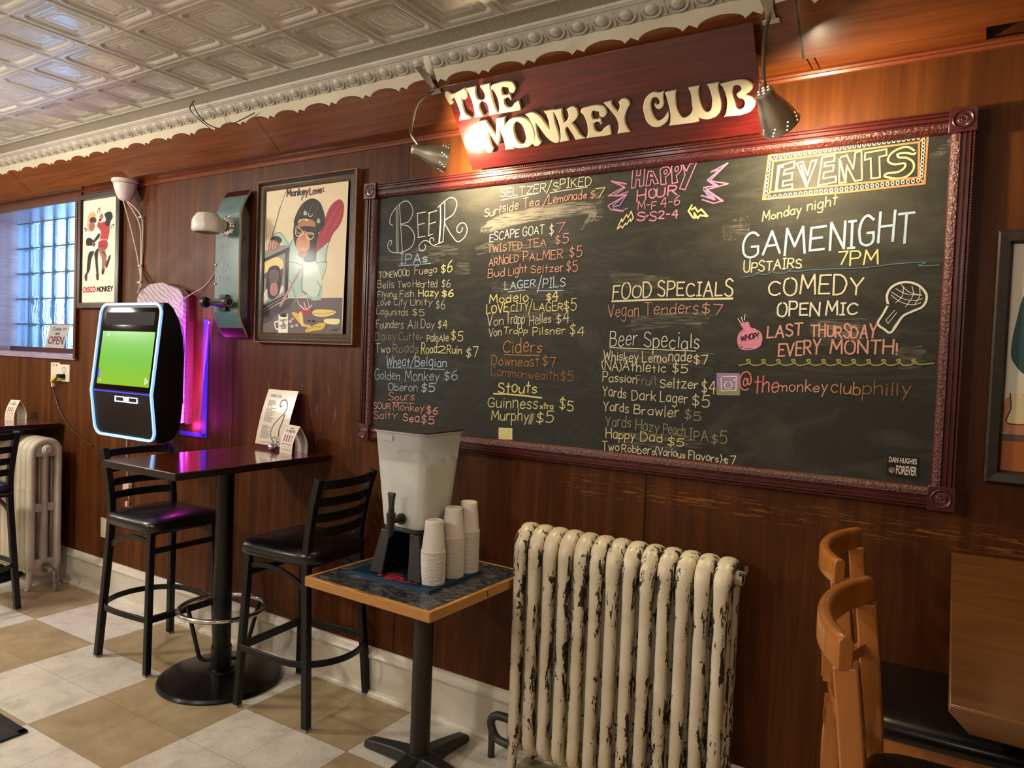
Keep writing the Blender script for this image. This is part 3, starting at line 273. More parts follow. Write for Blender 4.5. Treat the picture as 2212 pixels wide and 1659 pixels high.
DRAW=[(3,5,0,[-2.2384,1.997,-2.1428,1.9985,-2.0524,2.0015]),(0,6,1,[-2.2789,2.1824,-2.2943,2.1891,-2.2976,2.2064,-2.2886,2.2323,-2.2621,2.2606,-2.2234,2.2838,-2.1939,2.2833,-2.1736,2.2649,-2.1627,2.2381,-2.1712,2.209,-2.1899,2.1916,-2.229,2.183,-2.1891,2.1729,-2.1589,2.1487,-2.1479,2.1184,-2.1609,2.0818,-2.1992,2.0631,-2.2384,2.0555,-2.2839,2.0632,-2.3051,2.0851,-2.301,2.1078,-2.2861,2.1146,-2.2831,2.103,-2.2927,2.0921]),(0,6,0,[-2.2618,2.253,-2.2485,2.0578]),(0,6,0,[-2.2427,2.2723,-2.2162,2.0583]),(0,6,0,[-2.2521,2.2598,-2.241,2.0575]),(0,6,0,[-2.1357,2.2269,-2.1263,2.119]),(0,6,0,[-2.138,2.2252,-2.0881,2.2289]),(0,6,0,[-2.1311,2.1748,-2.0931,2.1797]),(0,6,0,[-2.1287,2.1191,-2.0859,2.1223]),(0,6,0,[-2.069,2.222,-2.0671,2.1231]),(0,6,0,[-2.0737,2.2223,-2.0273,2.2298]),(0,6,0,[-2.0646,2.1741,-2.0322,2.1811]),(0,6,0,[-2.0718,2.1233,-2.0462,2.1292]),(0,6,1,[-2.0097,2.2502,-2.0051,2.1974,-2.0074,2.1432,-2.0096,2.0889]),(0,6,1,[-1.9851,2.2645,-1.9821,2.1958,-1.9859,2.1239,-1.9869,2.095]),(0,6,0,[-2.0073,2.2482,-2.0019,2.1755,-2.0052,2.0923]),(0,6,1,[-2.021,2.2439,-1.9897,2.2649,-1.9585,2.2796,-1.9335,2.2746,-1.9193,2.2556,-1.9247,2.2275,-1.9417,2.2038,-1.9815,2.1814,-1.9617,2.1441,-1.9377,2.1139,-1.9097,2.0892,-1.8834,2.0967,-1.8644,2.1169,-1.8598,2.1414,-1.8731,2.1634,-1.8953,2.1667,-1.9125,2.1518,-1.9141,2.1376,-1.9025,2.1262,-1.8873,2.1342,-1.8848,2.1482]),(0,6,1,[-1.9868,2.0932,-2.0141,2.0855,-2.0371,2.0794,-2.0514,2.0856,-2.0707,2.0994,-2.0945,2.1025,-2.1131,2.0906,-2.1211,2.0762,-2.1118,2.061,-2.0927,2.0601,-2.0815,2.0743,-2.0891,2.0857]),(0,6,1,[-2.0563,2.0914,-2.0615,2.1026,-2.0549,2.1132,-2.0408,2.1106,-2.0379,2.0995]),(3,4,0,[-2.2832,1.5333,-2.1167,1.5388,-1.95,1.5386]),(4,4,0,[-2.2481,1.3758,-2.1167,1.3815]),(1,5,0,[-1.6926,2.2475,-1.6019,2.2542,-1.5142,2.2606]),(1,5,0,[-1.4604,2.2575,-1.3769,2.2622,-1.2975,2.264]),(3,5,0,[-1.6412,1.8695,-1.5589,1.8761]),(3,5,0,[-1.5038,1.872,-1.3831,1.8715]),(7,5,0,[-1.6482,1.6125,-1.5607,1.613,-1.4782,1.6147]),(2,10,0,[-1.6932,1.4481,-1.6262,1.4508,-1.5389,1.449,-1.4635,1.4454]),(2,12,0,[-1.6593,1.3062,-1.5978,1.3097]),(2,12,0,[-1.6591,1.3004,-1.5975,1.3039]),(2,12,0,[-1.6588,1.2946,-1.5973,1.2982]),(2,12,0,[-1.6585,1.2887,-1.597,1.2924]),(2,12,0,[-1.6583,1.2829,-1.5967,1.2867]),(2,12,0,[-1.658,1.2771,-1.5965,1.2809]),(2,12,0,[-1.6577,1.2712,-1.5962,1.2751]),(2,12,0,[-1.6575,1.2654,-1.596,1.2694]),(9,14,0,[-1.5173,1.3384,-1.5072,1.3758]),(9,14,0,[-1.5079,1.3392,-1.4978,1.3765]),(6,6,0,[-1.1131,2.3113,-1.0948,2.3115,-1.0965,2.2875,-1.0826,2.2879,-1.0815,2.3127,-1.0655,2.3102,-1.0674,2.2492,-1.0834,2.2473,-1.0833,2.2732,-1.0973,2.2733,-1.0988,2.2461,-1.1148,2.2441,-1.1131,2.3113]),(6,6,0,[-1.0512,2.2992,-1.0333,2.2974,-1.0093,2.252,-1.0256,2.2509,-1.0333,2.2683,-1.04,2.2664,-1.0419,2.2473,-1.0584,2.2475,-1.0512,2.2992]),(6,6,0,[-1.0424,2.2885,-1.0324,2.2798,-1.0421,2.2808,-1.0424,2.2885]),(6,6,0,[-1.0062,2.3002,-.9996,2.2459,-.9808,2.2467,-.9846,2.2712]),(6,6,1,[-1.0062,2.3002,-.9957,2.3067,-.9796,2.3076,-.968,2.2987,-.9691,2.2837,-.9846,2.2712]),(6,6,1,[-.9912,2.2961,-.9804,2.2962,-.9799,2.286,-.9892,2.2831,-.9912,2.2961]),(6,6,0,[-.9636,2.3071,-.958,2.2458,-.9383,2.249,-.944,2.274]),(6,6,1,[-.9636,2.3071,-.9534,2.3154,-.9376,2.3162,-.9271,2.3058,-.9284,2.2883,-.944,2.274]),(6,6,1,[-.9501,2.3032,-.9397,2.3046,-.9378,2.2931,-.9481,2.2878,-.9501,2.3032]),(6,6,0,[-.9216,2.3102,-.9073,2.2849,-.8955,2.3099,-.8712,2.3122,-.9094,2.22,-.9293,2.2255,-.9119,2.2716,-.9216,2.3102]),(8,8,0,[-1.1962,2.2776,-1.14,2.2485,-1.185,2.2235]),(8,8,0,[-1.1278,2.2317,-1.1761,2.2201,-1.1359,2.2219,-1.1862,2.1865]),(8,8,0,[-1.133,2.2217,-1.16,2.1844,-1.1859,2.1812]),(8,8,0,[-1.1349,2.2612,-1.1726,2.2687]),(8,8,0,[-1.1278,2.1714,-1.1475,2.1637,-1.1855,2.1732]),(8,8,0,[-.7616,2.2966,-.8287,2.2472,-.7926,2.2242,-.8426,2.2214]),(8,8,0,[-.8234,2.2418,-.7976,2.2246]),(8,8,0,[-.8324,2.218,-.8002,2.1758,-.849,2.1947]),(8,8,0,[-.837,2.2085,-.8181,2.1822]),(8,8,0,[-.7852,2.2772,-.815,2.2754]),(8,8,0,[-.8423,2.2139,-.8079,2.1789]),(8,8,0,[-.8286,2.2447,-.8026,2.2251]),(6,7,0,[-1.1977,2.2782,-1.135,2.2625]),(6,7,0,[-1.1977,2.2777,-1.143,2.2514,-1.2069,2.2241,-1.1358,2.2206,-1.2066,2.1868,-1.1942,2.1712,-1.1445,2.1608]),(6,7,0,[-.7616,2.2978,-.821,2.2428,-.757,2.2269,-.8296,2.2128,-.7714,2.1698,-.8046,2.1639,-.8444,2.1795]),(6,7,0,[-.8186,2.2721,-.764,2.2968]),(6,7,0,[-.832,2.2105,-.7751,2.1688]),(2,7,0,[-1.1672,2.0924,-1.149,2.1335,-1.1456,2.1227,-1.1296,2.1479,-1.1234,2.137,-1.1116,2.1584,-1.102,2.1342,-1.1113,2.1217,-1.1146,2.1311,-1.1279,2.111,-1.1324,2.1166,-1.1445,2.0989,-1.1506,2.1072,-1.1672,2.0924]),(2,10,0,[-.882,2.1626,-.8928,2.1434,-.8761,2.1197,-.8683,2.1179,-.8717,2.1344,-.858,2.1159,-.8508,2.1254,-.8239,2.121,-.8467,2.1462,-.859,2.1384,-.8701,2.1542,-.8813,2.1476]),(1,11,0,[-1.1729,1.8272,-1.0132,1.8314,-.8783,1.8325,-.7235,1.8325]),(1,5,0,[-1.1746,1.6534,-1.0047,1.6509,-.8433,1.6487]),(7,9,0,[-.6245,2.3071,-.3826,2.3136,-.1621,2.3191,-.1627,2.2447,-.1633,2.1717,-.3975,2.1646,-.637,2.1639,-.63,2.2392,-.6245,2.3071]),(7,9,0,[-.6094,2.2875,-.184,2.2975,-.1801,2.1912,-.615,2.1855,-.6094,2.2875]),(7,9,0,[-.6245,2.3071,-.6094,2.2875]),(7,9,0,[-.1621,2.3191,-.184,2.2975]),(7,9,0,[-.1633,2.1717,-.1801,2.1912]),(7,9,0,[-.637,2.1639,-.615,2.1855]),(2,7,0,[-.5928,2.2695,-.5417,2.28,-.5424,2.2588,-.5713,2.2541,-.574,2.239,-.5467,2.2433,-.5473,2.2204,-.5747,2.2177,-.5756,2.2017,-.5449,2.2059,-.5441,2.1899,-.5977,2.1893,-.5928,2.2695]),(2,7,0,[-.5345,2.2722,-.5161,2.2754,-.4988,2.2297,-.4893,2.2742,-.4728,2.2759,-.5003,2.193,-.5345,2.2722]),(2,7,0,[-.4567,2.2828,-.4195,2.2855,-.4202,2.2666,-.4476,2.2644,-.4487,2.2524,-.4212,2.2547,-.4219,2.2358,-.4494,2.2334,-.4501,2.2144,-.4129,2.2176,-.4121,2.2003,-.4655,2.1932,-.4567,2.2828]),(2,7,0,[-.4046,2.2752,-.3842,2.2814,-.363,2.2365,-.3592,2.287,-.3422,2.2901,-.3362,2.1999,-.3563,2.1967,-.3825,2.2488,-.3831,2.1959,-.4022,2.196,-.4046,2.2752]),(2,7,0,[-.331,2.2821,-.2718,2.2868,-.2708,2.2684,-.2903,2.2656,-.2856,2.2016,-.31,2.2007,-.3146,2.2634,-.3314,2.2602,-.331,2.2821]),(2,9,1,[-.1928,2.2709,-.2139,2.2865,-.2402,2.2831,-.2604,2.2689,-.2654,2.2495,-.2469,2.2376,-.2203,2.238,-.2196,2.2247,-.2367,2.2133,-.2636,2.2128,-.2721,2.2036,-.2387,2.1937,-.2124,2.1977,-.1958,2.2157,-.1969,2.2387,-.2152,2.2538,-.236,2.2578,-.2395,2.2681,-.2189,2.269,-.1953,2.263,-.1928,2.2709]),(2,9,0,[-.5771,2.2661,-.5891,2.2638,-.5944,2.1944]),(2,9,0,[-.5206,2.2636,-.5008,2.2018]),(2,9,0,[-.4024,2.2646,-.3831,2.1959]),(0,4,1,[-.5975,2.2998,-.5997,2.2946,-.6042,2.2951,-.6069,2.3008,-.6047,2.306,-.6002,2.3054,-.5975,2.2998]),(0,4,1,[-.5818,2.3001,-.5837,2.2953,-.5886,2.2959,-.5913,2.3012,-.5891,2.3063,-.5842,2.3058,-.5818,2.3001]),(0,4,1,[-.566,2.3008,-.5682,2.2957,-.573,2.2963,-.5757,2.3019,-.5735,2.3067,-.5687,2.3061,-.566,2.3008]),(0,4,1,[-.5506,2.3012,-.5528,2.2961,-.5576,2.2967,-.5602,2.3023,-.5581,2.3074,-.5533,2.3068,-.5506,2.3012]),(0,4,1,[-.5353,2.3016,-.5374,2.2965,-.5422,2.297,-.5445,2.3026,-.5427,2.3077,-.538,2.3072,-.5353,2.3016]),(0,4,1,[-.5201,2.3019,-.5223,2.2972,-.5267,2.2977,-.5293,2.303,-.5272,2.308,-.5228,2.3075,-.5201,2.3019]),(0,4,1,[-.505,2.3026,-.5071,2.2976,-.5115,2.2981,-.5142,2.3037,-.512,2.3084,-.5076,2.3078,-.505,2.3026]),(0,4,1,[-.4901,2.303,-.4918,2.2979,-.4965,2.2985,-.4991,2.304,-.497,2.3087,-.4923,2.3081,-.4901,2.303]),(0,4,1,[-.4748,2.3033,-.4769,2.2983,-.4816,2.2988,-.4842,2.3044,-.4821,2.3094,-.4774,2.3088,-.4748,2.3033]),(0,4,1,[-.4601,2.3036,-.4621,2.2987,-.4667,2.2992,-.4693,2.3047,-.4673,2.3097,-.4626,2.3092,-.4601,2.3036]),(0,4,1,[-.4454,2.304,-.4474,2.2994,-.452,2.2999,-.4542,2.305,-.4525,2.31,-.4479,2.3095,-.4454,2.304]),(0,4,1,[-.4308,2.3047,-.4328,2.2997,-.4371,2.3002,-.4396,2.3057,-.4376,2.3103,-.4333,2.3098,-.4308,2.3047]),(0,4,1,[-.4163,2.305,-.4183,2.3001,-.4225,2.3006,-.425,2.3061,-.423,2.311,-.4188,2.3105,-.4163,2.305]),(0,4,1,[-.4019,2.3054,-.4036,2.3004,-.4081,2.301,-.4106,2.3064,-.4086,2.3113,-.4041,2.3108,-.4019,2.3054]),(0,4,1,[-.3873,2.3057,-.3893,2.3011,-.3937,2.3017,-.3962,2.3067,-.3942,2.3116,-.3898,2.3111,-.3873,2.3057]),(0,4,1,[-.3731,2.3063,-.375,2.3015,-.3795,2.302,-.382,2.3074,-.38,2.3119,-.3755,2.3114,-.3731,2.3063]),(0,4,1,[-.359,2.3067,-.3609,2.3018,-.3653,2.3024,-.3675,2.3077,-.3658,2.3126,-.3614,2.3121,-.359,2.3067]),(0,4,1,[-.3449,2.307,-.3469,2.3022,-.351,2.3027,-.3534,2.308,-.3515,2.3129,-.3474,2.3124,-.3449,2.307]),(0,4,1,[-.331,2.3073,-.333,2.3029,-.337,2.3033,-.3394,2.3084,-.3375,2.3132,-.3334,2.3127,-.331,2.3073]),(0,4,1,[-.3172,2.308,-.3188,2.3032,-.3231,2.3037,-.3255,2.309,-.3236,2.3135,-.3193,2.313,-.3172,2.308]),(0,4,1,[-.3031,2.3083,-.305,2.3035,-.3093,2.304,-.3117,2.3093,-.3098,2.3141,-.3055,2.3136,-.3031,2.3083]),(0,4,1,[-.2895,2.3086,-.2913,2.3038,-.2956,2.3044,-.298,2.3097,-.2961,2.3144,-.2918,2.3139,-.2895,2.3086]),(0,4,1,[-.2759,2.3089,-.2778,2.3045,-.282,2.305,-.2841,2.3099,-.2825,2.3147,-.2783,2.3142,-.2759,2.3089]),(0,4,1,[-.2624,2.3092,-.2643,2.3048,-.2682,2.3053,-.2705,2.3103,-.2687,2.315,-.2648,2.3145,-.2624,2.3092]),(0,4,1,[-.249,2.3099,-.2509,2.3052,-.2547,2.3056,-.2571,2.3109,-.2552,2.3153,-.2513,2.3148,-.249,2.3099]),(0,4,1,[-.2357,2.3102,-.2372,2.3054,-.2414,2.306,-.2437,2.3112,-.2419,2.3159,-.2377,2.3154,-.2357,2.3102]),(0,4,1,[-.2222,2.3105,-.224,2.3058,-.2281,2.3063,-.2304,2.3115,-.2286,2.3162,-.2245,2.3157,-.2222,2.3105]),(0,4,1,[-.209,2.3108,-.2108,2.3064,-.2149,2.3069,-.2172,2.3118,-.2154,2.3165,-.2113,2.316,-.209,2.3108]),(0,4,1,[-.196,2.3114,-.1977,2.3067,-.2018,2.3073,-.2038,2.3124,-.2023,2.3168,-.1982,2.3163,-.196,2.3114]),(0,4,1,[-.183,2.3117,-.1848,2.3071,-.1885,2.3075,-.1908,2.3127,-.189,2.3174,-.1852,2.3169,-.183,2.3117]),(0,4,1,[-.6099,2.1681,-.6121,2.1629,-.6167,2.1633,-.6195,2.1689,-.6173,2.1738,-.6127,2.1734,-.6099,2.1681]),(0,4,1,[-.5935,2.1685,-.5957,2.1633,-.6002,2.1637,-.603,2.1693,-.6008,2.1745,-.5962,2.1741,-.5935,2.1685]),(0,4,1,[-.5772,2.1689,-.5794,2.1641,-.5839,2.1645,-.5866,2.1697,-.5844,2.1749,-.5799,2.1745,-.5772,2.1689]),(0,4,1,[-.561,2.1697,-.5631,2.1645,-.5676,2.1649,-.5703,2.1705,-.5681,2.1753,-.5636,2.1749,-.561,2.1697]),(0,4,1,[-.5449,2.1701,-.547,2.1649,-.5515,2.1653,-.5541,2.1709,-.552,2.176,-.5475,2.1756,-.5449,2.1701]),(0,4,1,[-.5289,2.1705,-.531,2.1657,-.5355,2.1661,-.5381,2.1713,-.536,2.1764,-.5315,2.176,-.5289,2.1705]),(0,4,1,[-.513,2.1712,-.5151,2.1661,-.5195,2.1665,-.5222,2.172,-.52,2.1768,-.5156,2.1764,-.513,2.1712]),(0,4,1,[-.4973,2.1716,-.4994,2.1665,-.5037,2.1669,-.5064,2.1724,-.5043,2.1775,-.4999,2.1771,-.4973,2.1716]),(0,4,1,[-.4816,2.172,-.4837,2.1673,-.4881,2.1676,-.4906,2.1728,-.4886,2.1778,-.4842,2.1775,-.4816,2.172]),(0,4,1,[-.4661,2.1727,-.4682,2.1677,-.4725,2.168,-.4751,2.1735,-.473,2.1782,-.4687,2.1778,-.4661,2.1727]),(0,4,1,[-.4507,2.1731,-.4527,2.1681,-.457,2.1684,-.4596,2.1739,-.4575,2.1789,-.4532,2.1785,-.4507,2.1731]),(0,4,1,[-.4353,2.1735,-.4374,2.1688,-.4416,2.1692,-.4442,2.1743,-.4421,2.1793,-.4379,2.1789,-.4353,2.1735]),(0,4,1,[-.4201,2.1742,-.4221,2.1692,-.4264,2.1696,-.4289,2.175,-.4269,2.1796,-.4226,2.1792,-.4201,2.1742]),(0,4,1,[-.405,2.1746,-.407,2.1696,-.4112,2.1699,-.4137,2.1753,-.4117,2.1803,-.4075,2.1799,-.405,2.1746]),(0,4,1,[-.39,2.1749,-.392,2.1703,-.3962,2.1707,-.3987,2.1757,-.3967,2.1807,-.3925,2.1803,-.39,2.1749]),(0,4,1,[-.3751,2.1756,-.3771,2.1707,-.3812,2.171,-.3837,2.1764,-.3817,2.181,-.3776,2.1806,-.3751,2.1756]),(0,4,1,[-.3603,2.176,-.3623,2.1711,-.3664,2.1714,-.3689,2.1768,-.3669,2.1817,-.3628,2.1813,-.3603,2.176]),(0,4,1,[-.3456,2.1763,-.3476,2.1718,-.3516,2.1721,-.3541,2.1771,-.3521,2.182,-.3481,2.1817,-.3456,2.1763]),(0,4,1,[-.331,2.177,-.3329,2.1721,-.337,2.1725,-.3394,2.1778,-.3375,2.1824,-.3334,2.182,-.331,2.177]),(0,4,1,[-.3165,2.1774,-.3184,2.1725,-.3225,2.1729,-.3249,2.1782,-.323,2.1831,-.3189,2.1827,-.3165,2.1774]),(0,4,1,[-.3021,2.1777,-.304,2.1732,-.308,2.1736,-.3104,2.1785,-.3085,2.1834,-.3045,2.183,-.3021,2.1777]),(0,4,1,[-.2878,2.1784,-.2897,2.1736,-.2937,2.1739,-.2961,2.1792,-.2942,2.1837,-.2902,2.1833,-.2878,2.1784]),(0,4,1,[-.2736,2.1788,-.2755,2.1739,-.2794,2.1743,-.2818,2.1795,-.2799,2.1844,-.276,2.184,-.2736,2.1788]),(0,4,1,[-.2595,2.1791,-.2613,2.1746,-.2653,2.175,-.2676,2.1799,-.2657,2.1847,-.2618,2.1843,-.2595,2.1791]),(0,4,1,[-.2455,2.1798,-.2473,2.175,-.2512,2.1754,-.2535,2.1806,-.2517,2.185,-.2478,2.1846,-.2455,2.1798]),(0,4,1,[-.2315,2.1801,-.2333,2.1753,-.2372,2.1757,-.2396,2.1809,-.2377,2.1857,-.2338,2.1853,-.2315,2.1801]),(0,4,1,[-.2177,2.1805,-.2195,2.176,-.2234,2.1764,-.2257,2.1812,-.2238,2.186,-.22,2.1856,-.2177,2.1805]),(0,4,1,[-.2039,2.1811,-.2057,2.1764,-.2096,2.1767,-.2119,2.1819,-.21,2.1863,-.2062,2.1859,-.2039,2.1811]),(0,4,1,[-.1903,2.1814,-.1921,2.1767,-.1959,2.1771,-.1982,2.1822,-.1964,2.1869,-.1926,2.1866,-.1903,2.1814]),(0,4,1,[-.1767,2.1818,-.1785,2.1774,-.1823,2.1777,-.1845,2.1825,-.1827,2.1873,-.179,2.1869,-.1767,2.1818]),(0,4,1,[-.6175,2.2873,-.6197,2.2821,-.6247,2.2827,-.6271,2.2883,-.6252,2.2935,-.6203,2.293,-.6175,2.2873]),(0,4,1,[-.6183,2.2744,-.6205,2.2693,-.6251,2.2697,-.6279,2.2754,-.6256,2.2806,-.621,2.2801,-.6183,2.2744]),(0,4,1,[-.6187,2.2615,-.6209,2.2563,-.6259,2.2568,-.6283,2.2625,-.6264,2.2674,-.6214,2.2668,-.6187,2.2615]),(0,4,1,[-.6195,2.2486,-.6217,2.2434,-.6263,2.2439,-.6291,2.2496,-.6268,2.2544,-.6222,2.2539,-.6195,2.2486]),(0,4,1,[-.6199,2.2353,-.6221,2.2305,-.6271,2.231,-.6299,2.2363,-.6276,2.2415,-.6227,2.241,-.6199,2.2353]),(0,4,1,[-.6207,2.2224,-.6229,2.2176,-.6275,2.218,-.6303,2.2233,-.6281,2.2285,-.6234,2.2281,-.6207,2.2224]),(0,4,1,[-.6215,2.2095,-.6234,2.2046,-.6283,2.2051,-.6311,2.2104,-.6288,2.2156,-.6239,2.2151,-.6215,2.2095]),(0,4,1,[-.6219,2.1966,-.6241,2.1913,-.6287,2.1917,-.6315,2.1974,-.6293,2.2026,-.6247,2.2022,-.6219,2.1966]),(0,4,1,[-.6227,2.1836,-.6246,2.1784,-.6295,2.1788,-.6323,2.1845,-.6301,2.1897,-.6251,2.1893,-.6227,2.1836]),(0,4,1,[-.1683,2.2995,-.1698,2.2951,-.1738,2.2956,-.1761,2.3004,-.1743,2.3051,-.1703,2.3046,-.1683,2.2995]),(0,4,1,[-.1683,2.2881,-.1701,2.2835,-.1738,2.2839,-.1761,2.2891,-.1743,2.2934,-.1705,2.2929,-.1683,2.2881]),(0,4,1,[-.1683,2.2765,-.1701,2.2721,-.1741,2.2726,-.1761,2.2774,-.1746,2.2821,-.1705,2.2816,-.1683,2.2765]),(0,4,1,[-.1683,2.2651,-.17,2.2604,-.1741,2.2609,-.1763,2.266,-.1746,2.2704,-.1705,2.2699,-.1683,2.2651]),(0,4,1,[-.1685,2.2535,-.1703,2.2491,-.1741,2.2495,-.1763,2.2543,-.1746,2.259,-.1708,2.2586,-.1685,2.2535]),(0,4,1,[-.1685,2.2421,-.1703,2.2374,-.1741,2.2378,-.1763,2.243,-.1745,2.2473,-.1708,2.2469,-.1685,2.2421]),(0,4,1,[-.1685,2.2304,-.1703,2.226,-.1744,2.2265,-.1766,2.2313,-.1748,2.236,-.1708,2.2355,-.1685,2.2304]),(0,4,1,[-.1688,2.2191,-.1703,2.2143,-.1743,2.2148,-.1766,2.2199,-.1748,2.2242,-.1708,2.2238,-.1688,2.2191]),(0,4,1,[-.1688,2.2074,-.1706,2.203,-.1743,2.2034,-.1766,2.2082,-.1748,2.2129,-.1711,2.2125,-.1688,2.2074]),(0,4,1,[-.1688,2.196,-.1706,2.1913,-.1746,2.1917,-.1766,2.1968,-.1751,2.2012,-.171,2.2008,-.1688,2.196]),(11,4,1,[-.6967,1.9034,-.6569,1.9097,-.6358,1.9201,-.6464,1.9167,-.6141,1.9121,-.5865,1.9258,-.5932,1.9188,-.5581,1.9141,-.5314,1.9294,-.5412,1.9208,-.5037,1.9196,-.4505,1.9232,-.3224,1.9241,-.2316,1.9328,-.1499,1.9347,-.1667,1.9255,-.1125,1.9252]),(12,6,1,[-.6896,1.6042,-.657,1.6128,-.6539,1.624,-.6648,1.6218,-.6393,1.606,-.6074,1.6146,-.6044,1.6256,-.615,1.6234,-.5901,1.6079,-.5589,1.6163,-.5559,1.6273,-.5663,1.6251,-.5419,1.6097,-.5113,1.618,-.5085,1.6288,-.5186,1.6267,-.4947,1.6114,-.4648,1.6197,-.462,1.6304,-.4719,1.6283,-.4485,1.6132,-.4192,1.6213,-.4164,1.6319,-.4262,1.6298,-.4032,1.6149,-.3745,1.6229,-.3718,1.6334,-.3814,1.6313,-.3588,1.6165,-.3307,1.6245,-.3281,1.6349,-.3374,1.6328,-.3154,1.6181,-.2878,1.626,-.2852,1.6363,-.2944,1.6343,-.2727,1.6197,-.2457,1.6275,-.2432,1.6377,-.2522,1.6357,-.2309,1.6213,-.2045,1.629,-.202,1.6391,-.2108,1.6371,-.19,1.6228,-.164,1.6304,-.1616,1.6404,-.1702,1.6385,-.1499,1.6276,-.1118,1.6323]),(8,12,0,[-.7622,1.5712,-.6881,1.5733]),(8,12,0,[-.7618,1.5629,-.6877,1.5651]),(8,12,0,[-.7614,1.5545,-.6873,1.5569]),(8,12,0,[-.761,1.5462,-.6869,1.5487]),(8,12,0,[-.7606,1.5379,-.6865,1.5406]),(8,12,0,[-.7602,1.5296,-.6861,1.5324]),(9,12,0,[-.7601,1.527,-.686,1.5298]),(9,12,0,[-.7597,1.5186,-.6856,1.5216]),(9,12,0,[-.7593,1.5103,-.6852,1.5134]),(9,12,0,[-.7589,1.502,-.6848,1.5052]),(0,5,0,[-.7493,1.5623,-.697,1.5666,-.6958,1.518,-.745,1.5134,-.7493,1.5623]),(0,5,1,[-.7242,1.5503,-.7106,1.5397,-.7155,1.5244,-.7304,1.5236,-.7367,1.5365,-.7242,1.5503]),(0,5,1,[-.7039,1.555,-.7019,1.5525,-.7056,1.5523,-.7039,1.555]),(0,10,1,[-.2433,1.8074,-.2478,1.8376,-.2341,1.8641,-.2022,1.8767,-.1667,1.8677,-.1438,1.8427,-.1412,1.8198,-.1517,1.8002,-.1771,1.7871,-.2027,1.7706,-.2301,1.7237,-.2516,1.7335,-.2692,1.7502,-.2569,1.7772,-.2433,1.8074]),(0,3,1,[-.2358,1.8374,-.211,1.8171,-.1781,1.807,-.1553,1.8134]),(0,3,1,[-.2363,1.8475,-.2055,1.8271,-.173,1.8201,-.1502,1.8264]),(0,3,1,[-.2248,1.8573,-.1944,1.8402,-.1536,1.8363]),(0,3,1,[-.2107,1.8703,-.1889,1.8467,-.1536,1.8363]),(0,3,1,[-.181,1.8631,-.1767,1.8366,-.1954,1.8004]),(0,3,1,[-.2043,1.8602,-.2059,1.8337,-.2227,1.8139]),(0,3,1,[-.1605,1.8594,-.1592,1.8331,-.1723,1.8069]),(0,3,0,[-.2469,1.7604,-.2245,1.7906]),(0,3,0,[-.2404,1.7504,-.2182,1.7839]),(0,3,0,[-.2469,1.7604,-.2404,1.7504]),(0,3,0,[-.2276,1.7337,-.2085,1.7672]),(6,13,1,[-.6742,1.7252,-.6437,1.727]),(6,13,1,[-.6826,1.7177,-.6347,1.7198]),(6,13,1,[-.6896,1.7102,-.6272,1.7126]),(6,13,1,[-.6936,1.7027,-.6226,1.7053]),(6,13,1,[-.6955,1.6952,-.6201,1.698]),(6,13,1,[-.6951,1.6878,-.6197,1.6907]),(6,13,1,[-.6925,1.6804,-.6215,1.6834]),(6,13,1,[-.687,1.6731,-.6261,1.6759]),(6,13,1,[-.6779,1.6659,-.6344,1.6684]),(6,13,1,[-.6836,1.7474,-.6736,1.7289]),(6,13,1,[-.6673,1.7493,-.6609,1.7291]),(6,13,1,[-.6745,1.7474,-.6661,1.7253]),(6,6,1,[-.6927,1.7436,-.6836,1.7455,-.6674,1.7512,-.6648,1.7364,-.6482,1.7292,-.6261,1.7185,-.6178,1.6966,-.6255,1.6708,-.6556,1.659,-.685,1.662,-.6972,1.684,-.6947,1.7101,-.6791,1.7289,-.6927,1.7436]),(0,4,0,[-.701,1.764,-.6892,1.7473]),(0,4,0,[-.6895,1.7696,-.6839,1.7529]),(0,4,0,[-.6778,1.777,-.6787,1.7585]),(20,16,1,[-1.7887,2.1154,-1.7156,2.1562,-1.6021,2.1739,-1.4926,2.1817,-1.3873,2.1891,-1.2923,2.1878,-1.2712,2.1625,-1.2829,2.1277,-1.3048,2.0963]),(20,16,1,[-1.7856,2.1348,-1.7083,2.1654,-1.595,2.1829,-1.493,2.1909,-1.3705,2.1968,-1.2859,2.1932]),(20,16,1,[-1.7804,2.1084,-1.6959,2.1485,-1.5646,2.165,-1.4565,2.1729,-1.3695,2.1756,-1.2851,2.1754,-1.2641,2.1501,-1.2985,2.1049]),(20,16,1,[-1.791,2.1221,-1.6698,2.166,-1.5288,2.1843,-1.336,2.1882]),(20,16,1,[-1.773,2.121,-1.6577,2.1524,-1.5099,2.1674,-1.3526,2.1804]),(21,45,0,[-1.2795,2.1987,-1.2239,2.2001]),(21,45,0,[-1.2623,2.1825,-1.233,2.1861]),(21,26,1,[-1.2155,1.6204,-1.0977,1.624,-.7821,1.6211]),(21,26,1,[-1.1663,1.3133,-.9889,1.3161,-.8101,1.3158]),(21,20,1,[-2.1643,2.0485,-2.0688,2.0553,-1.9084,2.0587]),(21,20,1,[-2.3644,2.0303,-2.1148,2.0204,-1.9291,2.0203]),(21,20,1,[-1.9138,1.9767,-1.8383,1.9706]),(21,30,1,[-1.7512,1.784,-1.5207,1.7798,-1.3216,1.7876]),(21,30,1,[-1.72,1.8799,-1.3424,1.8577]),(21,30,1,[-.2084,1.6472,-.1357,1.6528]),(21,30,1,[-.4643,1.7312,-.3035,1.7295]),(21,30,1,[-.4468,1.7138,-.309,1.7158]),(21,22,1,[-1.1512,1.7304,-.9191,1.7627,-.7675,1.7549]),(21,22,1,[-1.1841,1.9107,-.9252,1.8913]),(21,30,1,[-1.805,2.0313,-1.7107,2.0465,-1.5585,2.03,-1.346,2.0355]),(21,40,1,[-.7284,2.1011,-.7142,2.0373]),(21,40,1,[-.1221,2.2818,-.1073,2.2641])]
